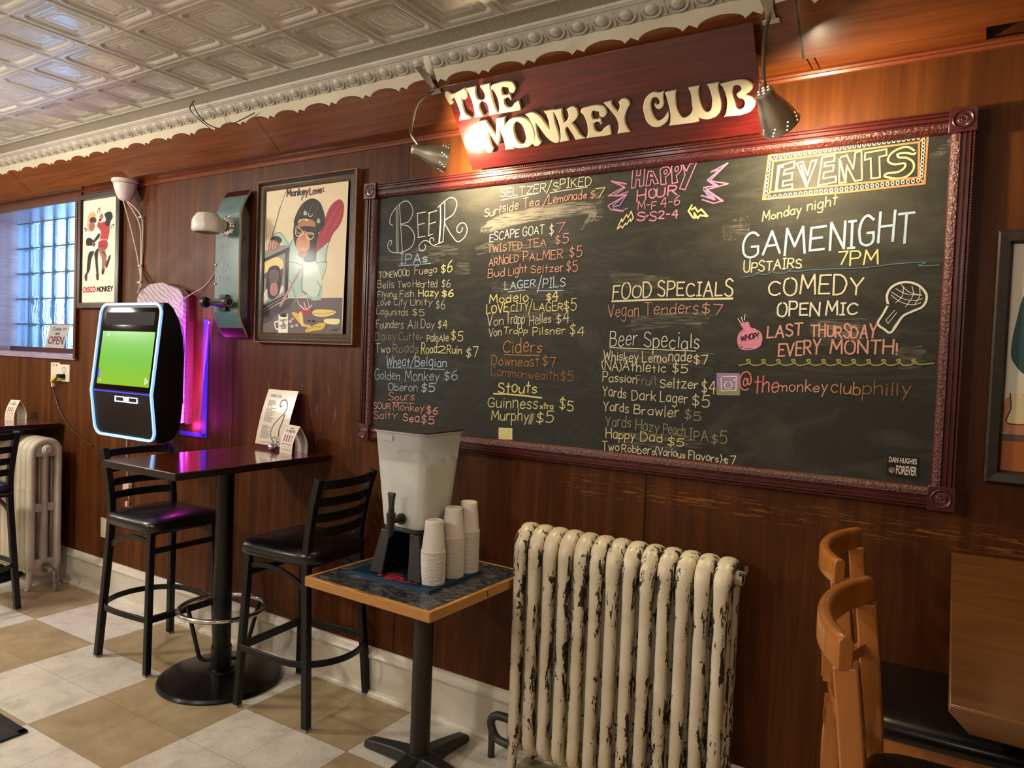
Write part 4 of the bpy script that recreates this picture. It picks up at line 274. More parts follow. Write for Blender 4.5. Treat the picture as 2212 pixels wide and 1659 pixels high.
ART_LOVE=[('p','#ded0ae',0,0,[-3.1859,2.4325,-2.5652,2.4258,-2.5783,1.6722,-3.1779,1.6625]),('p','#6b6064',0,0,[-2.967,1.8589,-2.5823,1.8577,-2.5806,1.6722,-3.1779,1.6625,-3.1712,1.7847]),('p','#453e42',0,0,[-3.1712,1.7847,-3.0497,1.8245,-2.9669,1.8578,-2.9215,1.8573,-2.9527,1.8126,-3.048,1.7788,-3.0894,1.7444,-3.1687,1.7208]),('l','#2a2426',3,0,[-3.1523,2.4208,-3.1415,2.0787]),('l','#2a2426',3.5,0,[-2.9932,2.4149,-3.0423,2.3235]),('l','#3a3032',6,0,[-3.0423,2.3235,-3.1059,2.163]),('p','#8d8a8c',0,0,[-3.1731,2.1032,-2.9862,2.1341,-2.9649,2.1184,-3.1696,2.0597]),('p','#17181a',0,0,[-3.1697,2.0626,-2.9649,2.1184,-2.9672,1.8634,-3.1747,1.7835]),('p','#8a8688',0,0,[-3.1639,2.048,-2.997,2.0896,-2.9927,1.875,-3.1692,1.8224]),('p','#e4cf86',0,1,[-3.1651,2.0336,-3.1276,2.0552,-3.0595,2.0707,-3.0147,2.0508,-3.0108,2.0168,-3.0482,2.001,-3.1249,1.9862,-3.16,1.993]),('p','#231b1c',0,1,[-3.1255,2.0034,-3.1004,2.0244,-3.0535,2.0267,-3.0245,2.0002,-3.0145,1.9603,-3.0262,1.9152,-3.0392,1.8814,-3.0851,1.8534,-3.1206,1.8768,-3.1352,1.9174,-3.1344,1.9634]),('p','#5d4c4c',0,1,[-3.1162,1.9859,-3.0912,2.0081,-3.0526,2.004,-3.0405,1.978,-3.046,1.9441,-3.0754,1.9333,-3.1057,1.9397]),('p','#a87868',0,1,[-3.0986,1.9338,-3.0585,1.9387,-3.0427,1.9042,-3.056,1.8759,-3.0903,1.8764,-3.1059,1.8996]),('p','#5b4746',0,1,[-3.1508,1.9812,-3.1382,1.9952,-3.1249,1.9862,-3.1283,1.9633,-3.1431,1.9636]),('p','#5b4746',0,1,[-3.027,2.0003,-3.0105,2.0083,-3.007,1.9827,-3.0199,1.9689]),('p','#d8d8d0',0,0,[-3.1626,1.8339,-3.1577,1.8889,-3.1263,1.9114,-3.1197,1.8538]),('p','#d8d8d0',0,0,[-3.0331,1.8756,-3.0211,1.9151,-3.0031,1.9261,-3.0003,1.8978]),('l','#33302e',2,0,[-3.1608,1.8773,-3.1284,1.8538]),('l','#33302e',2,0,[-3.1598,1.8542,-3.1369,1.8482]),('l','#33302e',2,0,[-3.1476,1.9003,-3.1201,1.8653]),('l','#c9c4c0',2,0,[-3.1656,1.7992,-2.9718,1.8747]),('p','#a02f3c',0,1,[-2.6974,2.2807,-2.6646,2.3129,-2.6202,2.3279,-2.5916,2.2991,-2.5946,2.2465,-2.6187,2.2004,-2.6585,2.1655,-2.687,2.1188,-2.7281,2.0938,-2.7719,2.0806,-2.7708,2.1503,-2.7257,2.2234]),('l','#c0606a',3,1,[-2.6231,2.3069,-2.6585,2.2564,-2.6945,2.2106,-2.7303,2.1481]),('l','#c0606a',3,1,[-2.6033,2.2789,-2.6348,2.2281,-2.6705,2.1823]),('l','#7a1f2c',3,1,[-2.6747,2.2843,-2.7031,2.2327,-2.739,2.1702]),('p','#a9c6bb',0,0,[-2.9781,2.1393,-2.9336,2.1593,-2.8851,2.068,-2.8598,2.0393,-2.7703,2.0795,-2.6874,2.1296,-2.7008,2.0278,-2.7299,1.9475,-2.7186,1.8984,-2.7298,1.8496,-2.7804,1.8447,-2.845,1.8702,-2.9094,1.8616,-2.9646,1.8623,-2.9623,2.116]),('p','#c9dcd0',0,1,[-2.8596,2.0337,-2.7883,2.0393,-2.7557,2.0081,-2.7299,1.9475,-2.743,1.8879,-2.7811,1.8611,-2.8295,1.8838,-2.8627,1.912,-2.8574,1.9784]),('l','#222a2a',3,1,[-2.9619,2.0431,-2.9164,2.0358,-2.8711,2.0203]),('l','#222a2a',3,1,[-2.7703,2.0795,-2.7644,2.0302,-2.6948,2.0303,-2.7222,1.9473]),('l','#222a2a',3,1,[-2.7608,1.9428,-2.7361,1.9096,-2.7499,1.8662]),('l','#222a2a',4,1,[-2.8654,2.0173,-2.8674,1.9288,-2.8621,1.8954,-2.8293,1.8783]),('l','#222a2a',3,1,[-2.9336,2.1593,-2.9611,2.1272,-2.9639,2.0937]),('l','#222a2a',3,1,[-2.6872,2.1242,-2.7041,2.0711,-2.7008,2.0278]),('l','#222a2a',3,0,[-2.9583,1.9532,-2.9096,1.8655]),('p','#a9c6bb',0,1,[-3.0979,2.1797,-3.0643,2.1937,-3.0345,2.1902,-2.987,2.1538,-2.965,2.1206,-3.0113,2.1353,-3.0462,2.1654]),('l','#222a2a',3,1,[-3.0978,2.1768,-3.0685,2.1922,-3.0346,2.1919,-3.0042,2.1659,-2.9649,2.119]),('p','#17130f',0,1,[-3.1127,2.1605,-3.0892,2.1764,-3.0509,2.1759,-3.0222,2.1557,-3.0451,2.1371,-3.088,2.1449]),('p','#9a6a58',0,1,[-3.1299,2.1156,-3.1209,2.1495,-3.0885,2.1592,-3.0496,2.143,-3.0347,2.1309,-3.0652,2.1097,-3.1036,2.1046]),('l','#f0d8cc',3,0,[-3.1095,2.1461,-3.1169,2.115]),('l','#f0d8cc',3,0,[-3.0882,2.1507,-3.0935,2.111]),('l','#f0d8cc',3,0,[-3.0666,2.1438,-3.074,2.1158]),('p','#1c1512',0,1,[-2.9395,2.2042,-2.9162,2.2361,-2.7797,2.2161,-2.7607,2.1715,-2.7718,2.1177,-2.7713,2.0468,-2.8118,2.0347,-2.8584,2.0436,-2.8614,2.078,-2.9068,2.1022,-2.9331,2.1481]),('p','#241c18',0,1,[-2.9371,2.2486,-2.9105,2.2967,-2.8716,2.3323,-2.8126,2.3483,-2.7609,2.3288,-2.7322,2.2887,-2.7156,2.2389,-2.7286,2.1993,-2.7626,2.1797,-2.7876,2.2167,-2.8282,2.2467,-2.8925,2.2511,-2.9199,2.2252,-2.9338,2.2261]),('l','#5a4a3a',5,1,[-2.7999,2.3265,-2.8223,2.2955,-2.8329,2.2634]),('l','#5a4a3a',5,1,[-2.768,2.3131,-2.7824,2.2816,-2.7891,2.2549]),('l','#5a4a3a',4,1,[-2.8711,2.3213,-2.9017,2.2794,-2.9169,2.2528]),('p','#b0764e',0,1,[-2.9015,2.2351,-2.8723,2.2497,-2.8438,2.2395,-2.8203,2.2461,-2.7866,2.2302,-2.7804,2.1944,-2.7935,2.1679,-2.9058,2.1799,-2.9112,2.2136]),('p','#2e2320',0,1,[-2.9054,2.2104,-2.8588,2.2147,-2.7832,2.2055,-2.7842,2.1728,-2.8253,2.1752,-2.858,2.1937,-2.8979,2.185,-2.9106,2.1969]),('p','#c98c68',0,1,[-2.909,2.1579,-2.8655,2.182,-2.8247,2.1587,-2.8168,2.1199,-2.8415,2.0826,-2.8858,2.0857,-2.9173,2.1194]),('p','#94604a',0,1,[-2.902,2.0853,-2.8339,2.0906,-2.8605,2.057,-2.885,2.0635]),('l','#5a3020',3,1,[-2.9027,2.102,-2.8617,2.0863,-2.8263,2.1012]),('l','#5a3020',2.5,0,[-2.8692,2.1723,-2.8707,2.1503]),('l','#5a3020',2.5,0,[-2.8587,2.1717,-2.8594,2.1497]),('l','#e8dccb',4,1,[-2.9196,2.2196,-2.9224,2.1865,-2.9095,2.169,-2.8655,2.1803,-2.9031,2.213]),('l','#e8dccb',4,1,[-2.8493,2.1766,-2.8324,2.1537,-2.8045,2.1494,-2.7937,2.1734,-2.8415,2.1817]),('p','#b8c9b4',0,1,[-2.8696,2.2826,-2.858,2.2927,-2.8439,2.2807,-2.8467,2.2699,-2.8651,2.2712]),('p','#b8c9b4',0,1,[-2.7728,2.2374,-2.7615,2.2475,-2.7494,2.2359,-2.752,2.2252,-2.7708,2.2264]),('l','#b8c9b4',4,1,[-2.8334,2.2772,-2.8289,2.2632,-2.8091,2.2618,-2.8056,2.2724]),('l','#1c1512',2,0,[-2.8681,2.2852,-2.8456,2.2836]),('l','#1c1512',2,0,[-2.8678,2.278,-2.8453,2.2764]),('l','#1c1512',2,0,[-2.7729,2.2407,-2.7495,2.2391]),('l','#1c1512',2,0,[-2.7726,2.2331,-2.7492,2.2315]),('p','#b48a88',0,0,[-2.8828,2.0096,-2.8704,2.0037,-3.0171,1.8141,-3.0326,1.8215]),('p','#a83a40',0,1,[-2.8786,1.8039,-2.7907,1.8074,-2.8093,1.7777,-2.8574,1.7788]),('l','#efe9dd',5,0,[-2.8753,1.8234,-2.8422,1.801]),('l','#efe9dd',5,0,[-2.8477,1.837,-2.8302,1.801]),('l','#efe9dd',5,0,[-2.7913,1.8228,-2.8262,1.801]),('l','#efe9dd',3,1,[-2.8968,1.8514,-2.8837,1.829,-2.8628,1.8122]),('l','#efe9dd',3,1,[-2.8291,1.8728,-2.82,1.8451,-2.8109,1.8174]),('p','#e6cf7c',0,1,[-2.7838,1.7926,-2.7318,1.8023,-2.632,1.7949,-2.6373,1.7778,-2.707,1.7653,-2.7735,1.7723]),('p','#efe2b0',0,1,[-2.6974,1.7544,-2.6079,1.7564,-2.5954,1.7441,-2.6143,1.7295,-2.6904,1.7344]),('p','#d9b94f',0,1,[-2.9352,1.7873,-2.8817,1.7788,-2.8476,1.7345,-2.7976,1.7238,-2.8051,1.7116,-2.8551,1.7222,-2.9052,1.7565]),('p','#e6cf7c',0,1,[-2.8781,1.79,-2.8558,1.7788,-2.8471,1.7234,-2.8591,1.7205,-2.8805,1.751]),('p','#d9b94f',0,1,[-2.8286,1.7025,-2.7445,1.7324,-2.6919,1.7344,-2.7123,1.7054,-2.7744,1.6965,-2.8217,1.6893]),('l','#5a4420',2,1,[-2.822,1.6959,-2.7674,1.7185,-2.7282,1.7134]),('l','#5a4420',2,1,[-2.7779,1.7843,-2.7076,1.7799,-2.6393,1.7885]),('p','#c9b79a',0,1,[-2.9582,1.7422,-2.942,1.7507,-2.9293,1.7424,-2.9413,1.7339]),('p','#c9b79a',0,1,[-2.9421,1.7535,-2.9259,1.7609,-2.9173,1.7508]),('p','#c9b79a',0,1,[-2.9448,1.717,-2.9269,1.7255,-2.9159,1.7161,-2.9321,1.7103]),('p','#c9b79a',0,1,[-2.9081,1.7257,-2.8919,1.7297,-2.8834,1.7203,-2.8995,1.7162]),('p','#241d1a',0,0,[-2.8178,1.7501,-2.7987,1.7502,-2.7999,1.7403,-2.819,1.7413]),('p','#241d1a',0,0,[-2.7884,1.7492,-2.764,1.7493,-2.7651,1.7377,-2.788,1.7393]),('p','#efe9dd',0,0,[-3.0325,1.776,-2.9605,1.7788,-2.96,1.6841,-3.0314,1.6831]),('p','#2b2422',0,1,[-3.0238,1.7703,-2.9974,1.7834,-2.9669,1.7721,-2.9882,1.763]),('l','#efe9dd',8,1,[-3.0312,1.7418,-3.0591,1.736,-3.052,1.7074,-3.0313,1.7019]),('t','#2b2422',2,'PROPERTY',[-3.0244,1.7419,-2.9641,1.745,.0079]),('t','#2b2422',2,'OF',[-3.0022,1.7346,-2.9871,1.7353,.0074]),('t','#2b2422',2,'THE',[-3.0052,1.7244,-2.9834,1.7251,.0073]),('t','#2b2422',2,'MONKEY',[-3.0216,1.714,-2.968,1.7167,.0074]),('t','#2b2422',2,'CLUB',[-3.0094,1.7033,-2.9759,1.7054,.008]),('t','#2a1420',6.5,'Monkey',[-2.9941,2.373,-2.8396,2.3708,.0326]),('t','#7a1f30',6.5,'Love',[-2.8291,2.3672,-2.7455,2.3697,.0318]),('l','#2a1420',4,1,[-2.8729,2.3643,-2.8844,2.3526,-2.8801,2.344]),('l','#2a1420',6,0,[-2.9956,2.4123,-2.9888,2.4089]),('l','#2a1420',6,0,[-2.7364,2.3915,-2.7324,2.3884]),('l','#2a1420',6,0,[-2.7335,2.3778,-2.7295,2.3747]),('l','#332b2b',2,1,[-2.6545,1.698,-2.6397,1.7062,-2.6356,1.6993,-2.621,1.7091,-2.6169,1.7011,-2.5987,1.7147])]
ART_DISCO=[('p','#d9ccb8',0,0,[-4.9568,2.5229,-4.5427,2.5221,-4.5653,1.8454,-4.9783,1.8486]),('p','#b89a78',0,1,[-4.8936,2.3277,-4.8929,2.3927,-4.864,2.4281,-4.8175,2.4306,-4.787,2.4002,-4.7859,2.3655,-4.8107,2.3622,-4.8571,2.3603,-4.8713,2.3063]),('p','#3a2824',0,1,[-4.8628,2.3906,-4.8258,2.4005,-4.793,2.3858,-4.795,2.3637,-4.8573,2.3653]),('p','#8e5b45',0,1,[-4.8691,2.3561,-4.8201,2.3678,-4.8033,2.3345,-4.8395,2.3069,-4.8682,2.3261]),('p','#c7d3c8',0,0,[-4.8929,2.3076,-4.8228,2.3084,-4.7678,2.3199,-4.747,2.299,-4.7938,2.272,-4.7512,2.2302,-4.7641,2.2061,-4.8046,2.1783,-4.8651,2.1751,-4.8593,2.2258,-4.8872,2.2772]),('p','#1f1816',0,1,[-4.9036,2.2581,-4.8729,2.2704,-4.821,2.2537,-4.8,2.2352,-4.8245,2.219,-4.8968,2.2216]),('p','#1f1816',0,1,[-4.7802,2.2762,-4.7505,2.2932,-4.7433,2.2692,-4.7974,2.24,-4.8116,2.2507]),('p','#6e4a3c',0,1,[-4.8371,2.2346,-4.8001,2.2377,-4.7921,2.2199,-4.8149,2.2086]),('p','#1f1816',0,1,[-4.867,2.1751,-4.8074,2.1785,-4.8401,2.1251,-4.8522,2.0655,-4.8907,2.0341,-4.8867,2.1168]),('p','#3e2622',0,1,[-4.917,2.0273,-4.8845,2.049,-4.8857,1.9988,-4.9064,1.9943]),('p','#1f1816',0,1,[-4.8043,2.1684,-4.7565,2.1969,-4.7615,2.1269,-4.7514,2.0425,-4.7752,2.0407,-4.7936,2.1232]),('p','#3e2622',0,1,[-4.7788,2.0384,-4.7476,2.0384,-4.748,1.9969,-4.7738,1.9995]),('p','#a03238',0,0,[-4.7417,2.3577,-4.6786,2.3623,-4.6286,2.3356,-4.6316,2.2921,-4.6462,2.2491,-4.661,2.2392,-4.7401,2.2532,-4.7308,2.3029,-4.7795,2.3404,-4.7621,2.3689]),('p','#932a32',0,1,[-4.7515,2.2401,-4.6656,2.2429,-4.6493,2.2103,-4.6726,2.1846,-4.7138,2.2012,-4.7563,2.1919]),('l','#e0b0a8',4,0,[-4.7427,2.2519,-4.6567,2.2448]),('p','#8a5c48',0,1,[-4.7545,2.1919,-4.6819,2.1914,-4.6691,2.1331,-4.6475,2.1029,-4.6868,2.07,-4.6933,2.0481,-4.7153,2.0537,-4.714,2.125]),('p','#2a1d1a',0,1,[-4.7152,2.0513,-4.6778,2.0697,-4.6875,2.0357,-4.7081,2.0289]),('p','#2a1d1a',0,1,[-4.6311,2.1437,-4.6132,2.1405,-4.6424,2.0832,-4.6642,2.0668,-4.6693,2.0841]),('l','#2a1d1a',8,1,[-4.7187,2.2138,-4.7038,2.1738,-4.6716,2.1527,-4.6619,2.1328]),('p','#1c2426',0,1,[-4.6936,2.4083,-4.6537,2.42,-4.6135,2.4146,-4.5975,2.382,-4.6179,2.3616,-4.6373,2.3313,-4.6823,2.3391,-4.6773,2.3778]),('p','#8a6250',0,1,[-4.7501,2.3927,-4.7299,2.4148,-4.705,2.3983,-4.7241,2.3761]),('p','#231a18',0,1,[-4.7535,2.3831,-4.7288,2.3789,-4.7328,2.3644,-4.7558,2.3709]),('l','#1f1816',6,0,[-4.7757,2.4191,-4.7701,2.4434]),('l','#1f1816',6,0,[-4.7701,2.4434,-4.7466,2.4514]),('l','#1f1816',6,0,[-4.7466,2.4514,-4.7484,2.4245]),('l','#1f1816',7,1,[-4.9315,2.33,-4.9174,2.3342,-4.9073,2.3135,-4.903,2.3283]),('l','#1f1816',6,0,[-4.6145,2.3129,-4.6064,2.3342]),('l','#1f1816',6,0,[-4.6064,2.3342,-4.5819,2.3374]),('l','#1f1816',5,0,[-4.5889,2.3355,-4.59,2.3162]),('l','#9a9488',3,1,[-4.8993,2.2127,-4.9034,2.1928,-4.8887,2.1771]),('l','#9a9488',3,1,[-4.9055,2.1125,-4.9094,2.0875]),('l','#9a9488',3,1,[-4.6425,2.2197,-4.6374,2.2,-4.6504,2.1884]),('t','#a8262c',9,'DiSCO',[-4.9231,1.9214,-4.787,1.9233,.0294]),('t','#1c1818',9,'MONKEY',[-4.7639,1.9229,-4.5838,1.9248,.0278]),('l','#a8262c',7,0,[-4.9446,1.937,-4.937,1.9368]),('l','#a8262c',7,0,[-4.7809,1.9351,-4.7754,1.935]),('l','#5a5048',2,1,[-4.6497,1.8999,-4.6319,1.9031,-4.6184,1.8971,-4.6052,1.9018])]
ART_DECK=[('t','#0f2226',5,'THE',[-3.4274,2.1218,-3.3422,2.1214,.0292]),('t','#0f2226',5.5,'CLUB',[-3.4462,1.9454,-3.3354,1.9443,.032]),('l','#0f2226',1.5,0,[-3.4373,1.9345,-3.3808,1.9343]),('l','#0f2226',3.5,1,[-3.4203,2.0896,-3.4315,2.0954,-3.4337,2.1088,-3.4212,2.1146,-3.4043,2.1117,-3.3979,2.0992,-3.4052,2.0705,-3.4313,2.045,-3.4428,2.0135,-3.4309,1.9892,-3.412,1.9817,-3.3912,1.988,-3.3862,2.0116,-3.3937,2.0542,-3.3987,2.0755]),('l','#0f2226',5,1,[-3.3897,2.1042,-3.379,2.1089,-3.3623,2.1055,-3.3577,2.0948,-3.3699,2.0875,-3.3784,2.0915]),('l','#0f2226',4,0,[-3.3662,2.0994,-3.3594,2.097]),('l','#0f2226',4,1,[-3.3827,2.0959,-3.3775,2.0694,-3.3811,2.0537,-3.3762,2.035,-3.3595,2.0318,-3.3476,2.0471,-3.3414,2.0574]),('l','#0f2226',4,1,[-3.3762,2.035,-3.3471,2.034,-3.371,2.0058,-3.3914,1.9933]),('l','#0f2226',4,1,[-3.3471,2.034,-3.3666,2.0004,-3.3745,1.9901,-3.3537,1.9906])]
# ---------------------------------------------------------------- surfaces of the room
def wood_panel():
    m=mat('red_brown_wall_panelling','#7a3e1c',.45); t=NT(m); t.b.inputs['Coat Roughness'].default_value=.3; t.b.inputs['Specular IOR Level'].default_value=.16
    o=t.obj(); X=t.xyz(o)
    g=t.noise(t.obj((9,9,.55)),2.2,5,.6,.6); g2=t.noise(t.obj((90,90,2.2)),2,4,.6)
    c=t.ramp(g,[(.28,'#3d1f0b'),(.5,'#532d11'),(.72,'#693e18')])
    c=t.mix(.35,c,t.ramp(g2,[(.3,'#5e4a38'),(.7,'#a08468')]),'OVERLAY')
    # one panel differs a little from the next
    pn=t.n('ShaderNodeTexWhiteNoise',noise_dimensions='1D'); t.l(t.math('FLOOR',t.math('DIVIDE',t.math('ADD',X[0],1.012),1.198)),pn.inputs['W'])
    c=t.mix(t.math('MULTIPLY',pn.outputs[0],.16),c,'#4a280f')
    # worn scrapes: a band where chair backs rub, patches above the bar table
    def band(v,a,b,s): return t.math('MULTIPLY',t.math('SMOOTH_MAX',0.,t.math('SUBTRACT',1.,t.math('ABSOLUTE',t.math('DIVIDE',t.math('SUBTRACT',v,a),b))),s),1.)
    sc=t.noise(t.obj((2.2,2.2,34)),3,6,.72,.3); sv=t.noise(t.obj((40,40,5)),1.5,4,.65)
    b1=t.math('MULTIPLY',band(X[2],1.115,.055,.1),t.math('GREATER_THAN',sc,.56)); b1=t.math('MULTIPLY',b1,t.math('LESS_THAN',t.math('ABSOLUTE',t.math('ADD',X[0],.42)),.95))
    b2=t.math('MULTIPLY',band(X[2],1.30,.34,.1),t.math('GREATER_THAN',sv,.61)); b2=t.math('MULTIPLY',b2,t.math('LESS_THAN',t.math('ABSOLUTE',t.math('ADD',X[0],2.7)),.42))
    c=t.mix(t.math('MULTIPLY',b1,.55),c,'#a8703c'); c=t.mix(t.math('MULTIPLY',b2,.4),c,'#a06a44')
    sp=t.noise(t.obj((1,1,1)),38,2); c=t.mix(t.math('MULTIPLY',t.math('GREATER_THAN',sp,.775),.6),c,'#c8a070')
    # the joints between panels
    fr=t.math('FRACT',t.math('DIVIDE',t.math('ADD',X[0],13.0),1.1983)); j=t.math('LESS_THAN',t.math('ABSOLUTE',t.math('SUBTRACT',fr,.003)),.0028)
    # 13.0-1.012 falls on a joint
    c=t.mix(j,c,'#1c0a04'); t.color(c)
    t.rough(t.ramp(t.noise(o,6,4),[(.3,.36),(.7,.5)]))
    t.bump(t.math('ADD',t.math('MULTIPLY',g2,.25),t.math('MULTIPLY',j,-2.)),.12,.004); return m
def joint_phase(): pass
WOOD=wood_panel()
DARKWOOD=noisy('dark_stained_wood','#3a150c','#4c1e10',(30,30,2),2,.28,.05,coat=.3)
CREAM=noisy('cream_painted_plaster','#c9bea2','#d6ccb2',(1,1,1),3,.55,.04)
# floor: 12 inch vinyl tiles in two by two blocks of white and tan
def floor_mat():
    m=mat('vinyl_tiles','#c8bfa8',.35); t=NT(m); T=.3048
    mp=t.n('ShaderNodeMapping',vector_type='TEXTURE'); tc=t.n('ShaderNodeTexCoord'); t.l(tc.outputs['Object'],mp.inputs[0])
    mp.inputs['Location'].default_value=(-3.87932,-.773616,0); mp.inputs['Rotation'].default_value=(0,0,.014405); mp.inputs['Scale'].default_value=(T,T,1)
    X=t.xyz(mp.outputs[0])
    a=t.math('FLOOR',t.math('DIVIDE',X[0],2.)); b=t.math('FLOOR',t.math('DIVIDE',t.math('ADD',X[1],1.),2.))
    par=t.math('ABSOLUTE',t.math('MODULO',t.math('ADD',a,b),2.))
    nz=t.noise(t.obj((1,1,1)),7,6,.65); fl=t.noise(t.obj((1,1,1)),60,3,.7)
    wh=t.ramp(nz,[(.32,'#bdb5a6'),(.5,'#d6cfc2'),(.7,'#e0dace')]); tn=t.ramp(nz,[(.32,'#96835f'),(.55,'#a99674'),(.75,'#b6a482')])
    wh=t.mix(t.math('MULTIPLY',t.math('GREATER_THAN',fl,.61),.28),wh,'#8d826c'); tn=t.mix(t.math('MULTIPLY',t.math('GREATER_THAN',fl,.69),.3),tn,'#6d5a3e')
    c=t.mix(par,wh,tn)
    wn=t.n('ShaderNodeTexWhiteNoise',noise_dimensions='2D'); cx=t.n('ShaderNodeCombineXYZ'); t.l(t.math('FLOOR',X[0]),cx.inputs[0]); t.l(t.math('FLOOR',X[1]),cx.inputs[1]); t.l(cx.outputs[0],wn.inputs['Vector'])
    c=t.mix(t.math('MULTIPLY',wn.outputs[0],.12),c,'#6f6044')
    def edge(v):
        f=t.math('FRACT',v); return t.math('GREATER_THAN',t.math('ABSOLUTE',t.math('SUBTRACT',f,.5)),.4955)
    e=t.math('MAXIMUM',edge(X[0]),edge(X[1])); c=t.mix(t.math('MULTIPLY',e,.55),c,'#4a3f2c')
    sm=t.noise(t.obj((1,2.2,1)),26,3,.6); c=t.mix(t.math('MULTIPLY',t.math('GREATER_THAN',sm,.715),.6),c,'#3a3024')
    t.color(c); t.rough(t.ramp(nz,[(.3,.32),(.7,.5)])); t.bump(t.math('ADD',t.math('MULTIPLY',e,-1.),t.math('MULTIPLY',fl,.15)),.15,.002); return m
XL,XR,YF=-9.2,2.7,-6.2
b=MB(); b.add([(XL,YF,0),(XR,YF,0),(XR,.02,0),(XL,.02,0)],[(0,1,2,3)]); struct(b.build('floor',floor_mat()))
# back wall, with the window opening
WX0,WX1,WZ0,WZ1=-6.5,-5.03,1.5,2.512
b=MB()
def quad(b,x0,x1,z0,z1,y=0): b.add([(x0,y,z0),(x1,y,z0),(x1,y,z1),(x0,y,z1)],[(0,1,2,3)])
for r in ((XL,WX0,0,2.71),(WX1,XR,0,2.71),(WX0,WX1,0,WZ0),(WX0,WX1,WZ1,2.71)): quad(b,*r)
b.keep=True; struct(b.build('wall_back',WOOD))
b=MB(); b.box(((XL+XR)/2,.03,2.815),(XR-XL,.06,.21)); struct(b.build('wall_upper',CREAM))
for nm,q in (('wall_left',[(XL,YF,0),(XL,.02,0),(XL,.02,2.95),(XL,YF,2.95)]),('wall_right',[(XR,.02,0),(XR,YF,0),(XR,YF,2.95),(XR,.02,2.95)]),('wall_front',[(XR,YF,0),(XL,YF,0),(XL,YF,2.95),(XR,YF,2.95)])):
    b=MB(); b.add(q,[(0,1,2,3)]); b.keep=True; struct(b.build(nm,noisy('tan_painted_wall','#8a6a48','#94724e',(1,1,1),2,.6)))
# pressed tin ceiling
CZ=2.915
def tin():
    px,py=.3015,.311; k=64; x0=-1.893-18*px; nx=26; ny=7
    u=(np.arange(nx*k+1)/k); v=(np.arange(ny*k+1)/k)
    U,V=np.meshgrid(u,v); a=np.abs((U%1)-.5)*2; c=np.abs((V%1)-.5)*2; d=np.maximum(a,c); e=np.minimum(a,c)
    # rounded-corner distance
    dr=np.where(e>.5,np.maximum(d,.5+np.hypot(np.maximum(d-.5,0),np.maximum(e-.5,0))*.96),d)
    def bump(x,c0,w_,h): return h*np.exp(-((x-c0)/w_)**2)
    h=bump(d,1,.016,.0045)
    h+=bump(d,.905,.014,.003)*(.5+.5*np.cos((U+V)*2*PI*24)*np.where(a>c,1,1))
    sm=np.clip((.80-dr)/(.80-.69),0,1); sm=sm*sm*(3-2*sm); h-=.0075*sm
    h+=bump(dr,.655,.012,.0035)+bump(dr,.60,.011,.003)+bump(dr,.53,.011,.0028)+bump(dr,.84,.012,.002)
    h+=bump(d,.27,.011,.0032)
    orn=np.exp(-((a-.42)**2+(c-.42)**2)/.003)*.004*(.5+.5*np.cos(46*a)*np.cos(46*c)); h+=orn
    h+=np.exp(-((np.maximum(a,c)-.36)/.03)**2)*np.where(e<.22,1,0)*.0022*(.5+.5*np.cos(e*75))
    # sheets joined every four tiles
    for kk in range(0,nx+1,4): h+=.002*np.exp(-((U-kk-.02)/.015)**2)
    h+=.002*np.sin(U*2.1+1)*np.sin(V*1.7)
    x=x0+U*px; y=-.187-V*py; z=CZ-h
    n0,n1=U.shape; co=np.stack([x,y,z],-1).reshape(-1,3)
    I=np.arange(n0*n1).reshape(n0,n1); F=np.stack([I[:-1,:-1],I[:-1,1:],I[1:,1:],I[1:,:-1]],-1).reshape(-1,4)
    me=bpy.data.meshes.new('ceiling'); me.vertices.add(len(co)); me.vertices.foreach_set('co',co.ravel())
    me.loops.add(F.size); me.loops.foreach_set('vertex_index',F.ravel()); me.polygons.add(len(F)); me.polygons.foreach_set('loop_start',np.arange(0,F.size,4)); me.polygons.foreach_set('loop_total',np.full(len(F),4))
    me.update(); me.validate(); me.polygons.foreach_set('use_smooth',np.ones(len(F),bool))
    xa,xb=x.min(),x.max(); yb=y.min()
    bm=bmesh.new(); bm.from_mesh(me)
    for q in ([(XL,-.187,CZ),(xa,-.187,CZ),(xa,yb,CZ),(XL,yb,CZ)],[(xb,-.187,CZ),(XR,-.187,CZ),(XR,yb,CZ),(xb,yb,CZ)],[(XL,yb,CZ),(XR,yb,CZ),(XR,YF,CZ),(XL,YF,CZ)]):
        bm.faces.new([bm.verts.new(p) for p in q])
    bm.to_mesh(me); bm.free()
    m=mat('painted_tin','#b0a48e',.2,coat=.3); t=NT(m); f=t.noise(t.obj((1,1,1)),4,5); t.color(t.ramp(f,[(.3,'#beb7aa'),(.7,'#d0cabd')])); t.bump(t.noise(t.obj(),30,2),.05,.003)
    me.materials.append(m); o=bpy.data.objects.new('ceiling',me); COL.objects.link(o); return struct(o)
tin()
m=mat('stippled_tin','#aea698',.4); t=NT(m); t.bump(t.noise(t.obj((1,1,1)),75,3,.6),.5,.006)
b=MB(); b.box(((XL+XR)/2,-.09,CZ+.0115),(XR-XL,.20,.022)); b.box(((XL+XR)/2,-.187,CZ-.001),(XR-XL,.012,.008)); struct(b.build('trim_1',m))
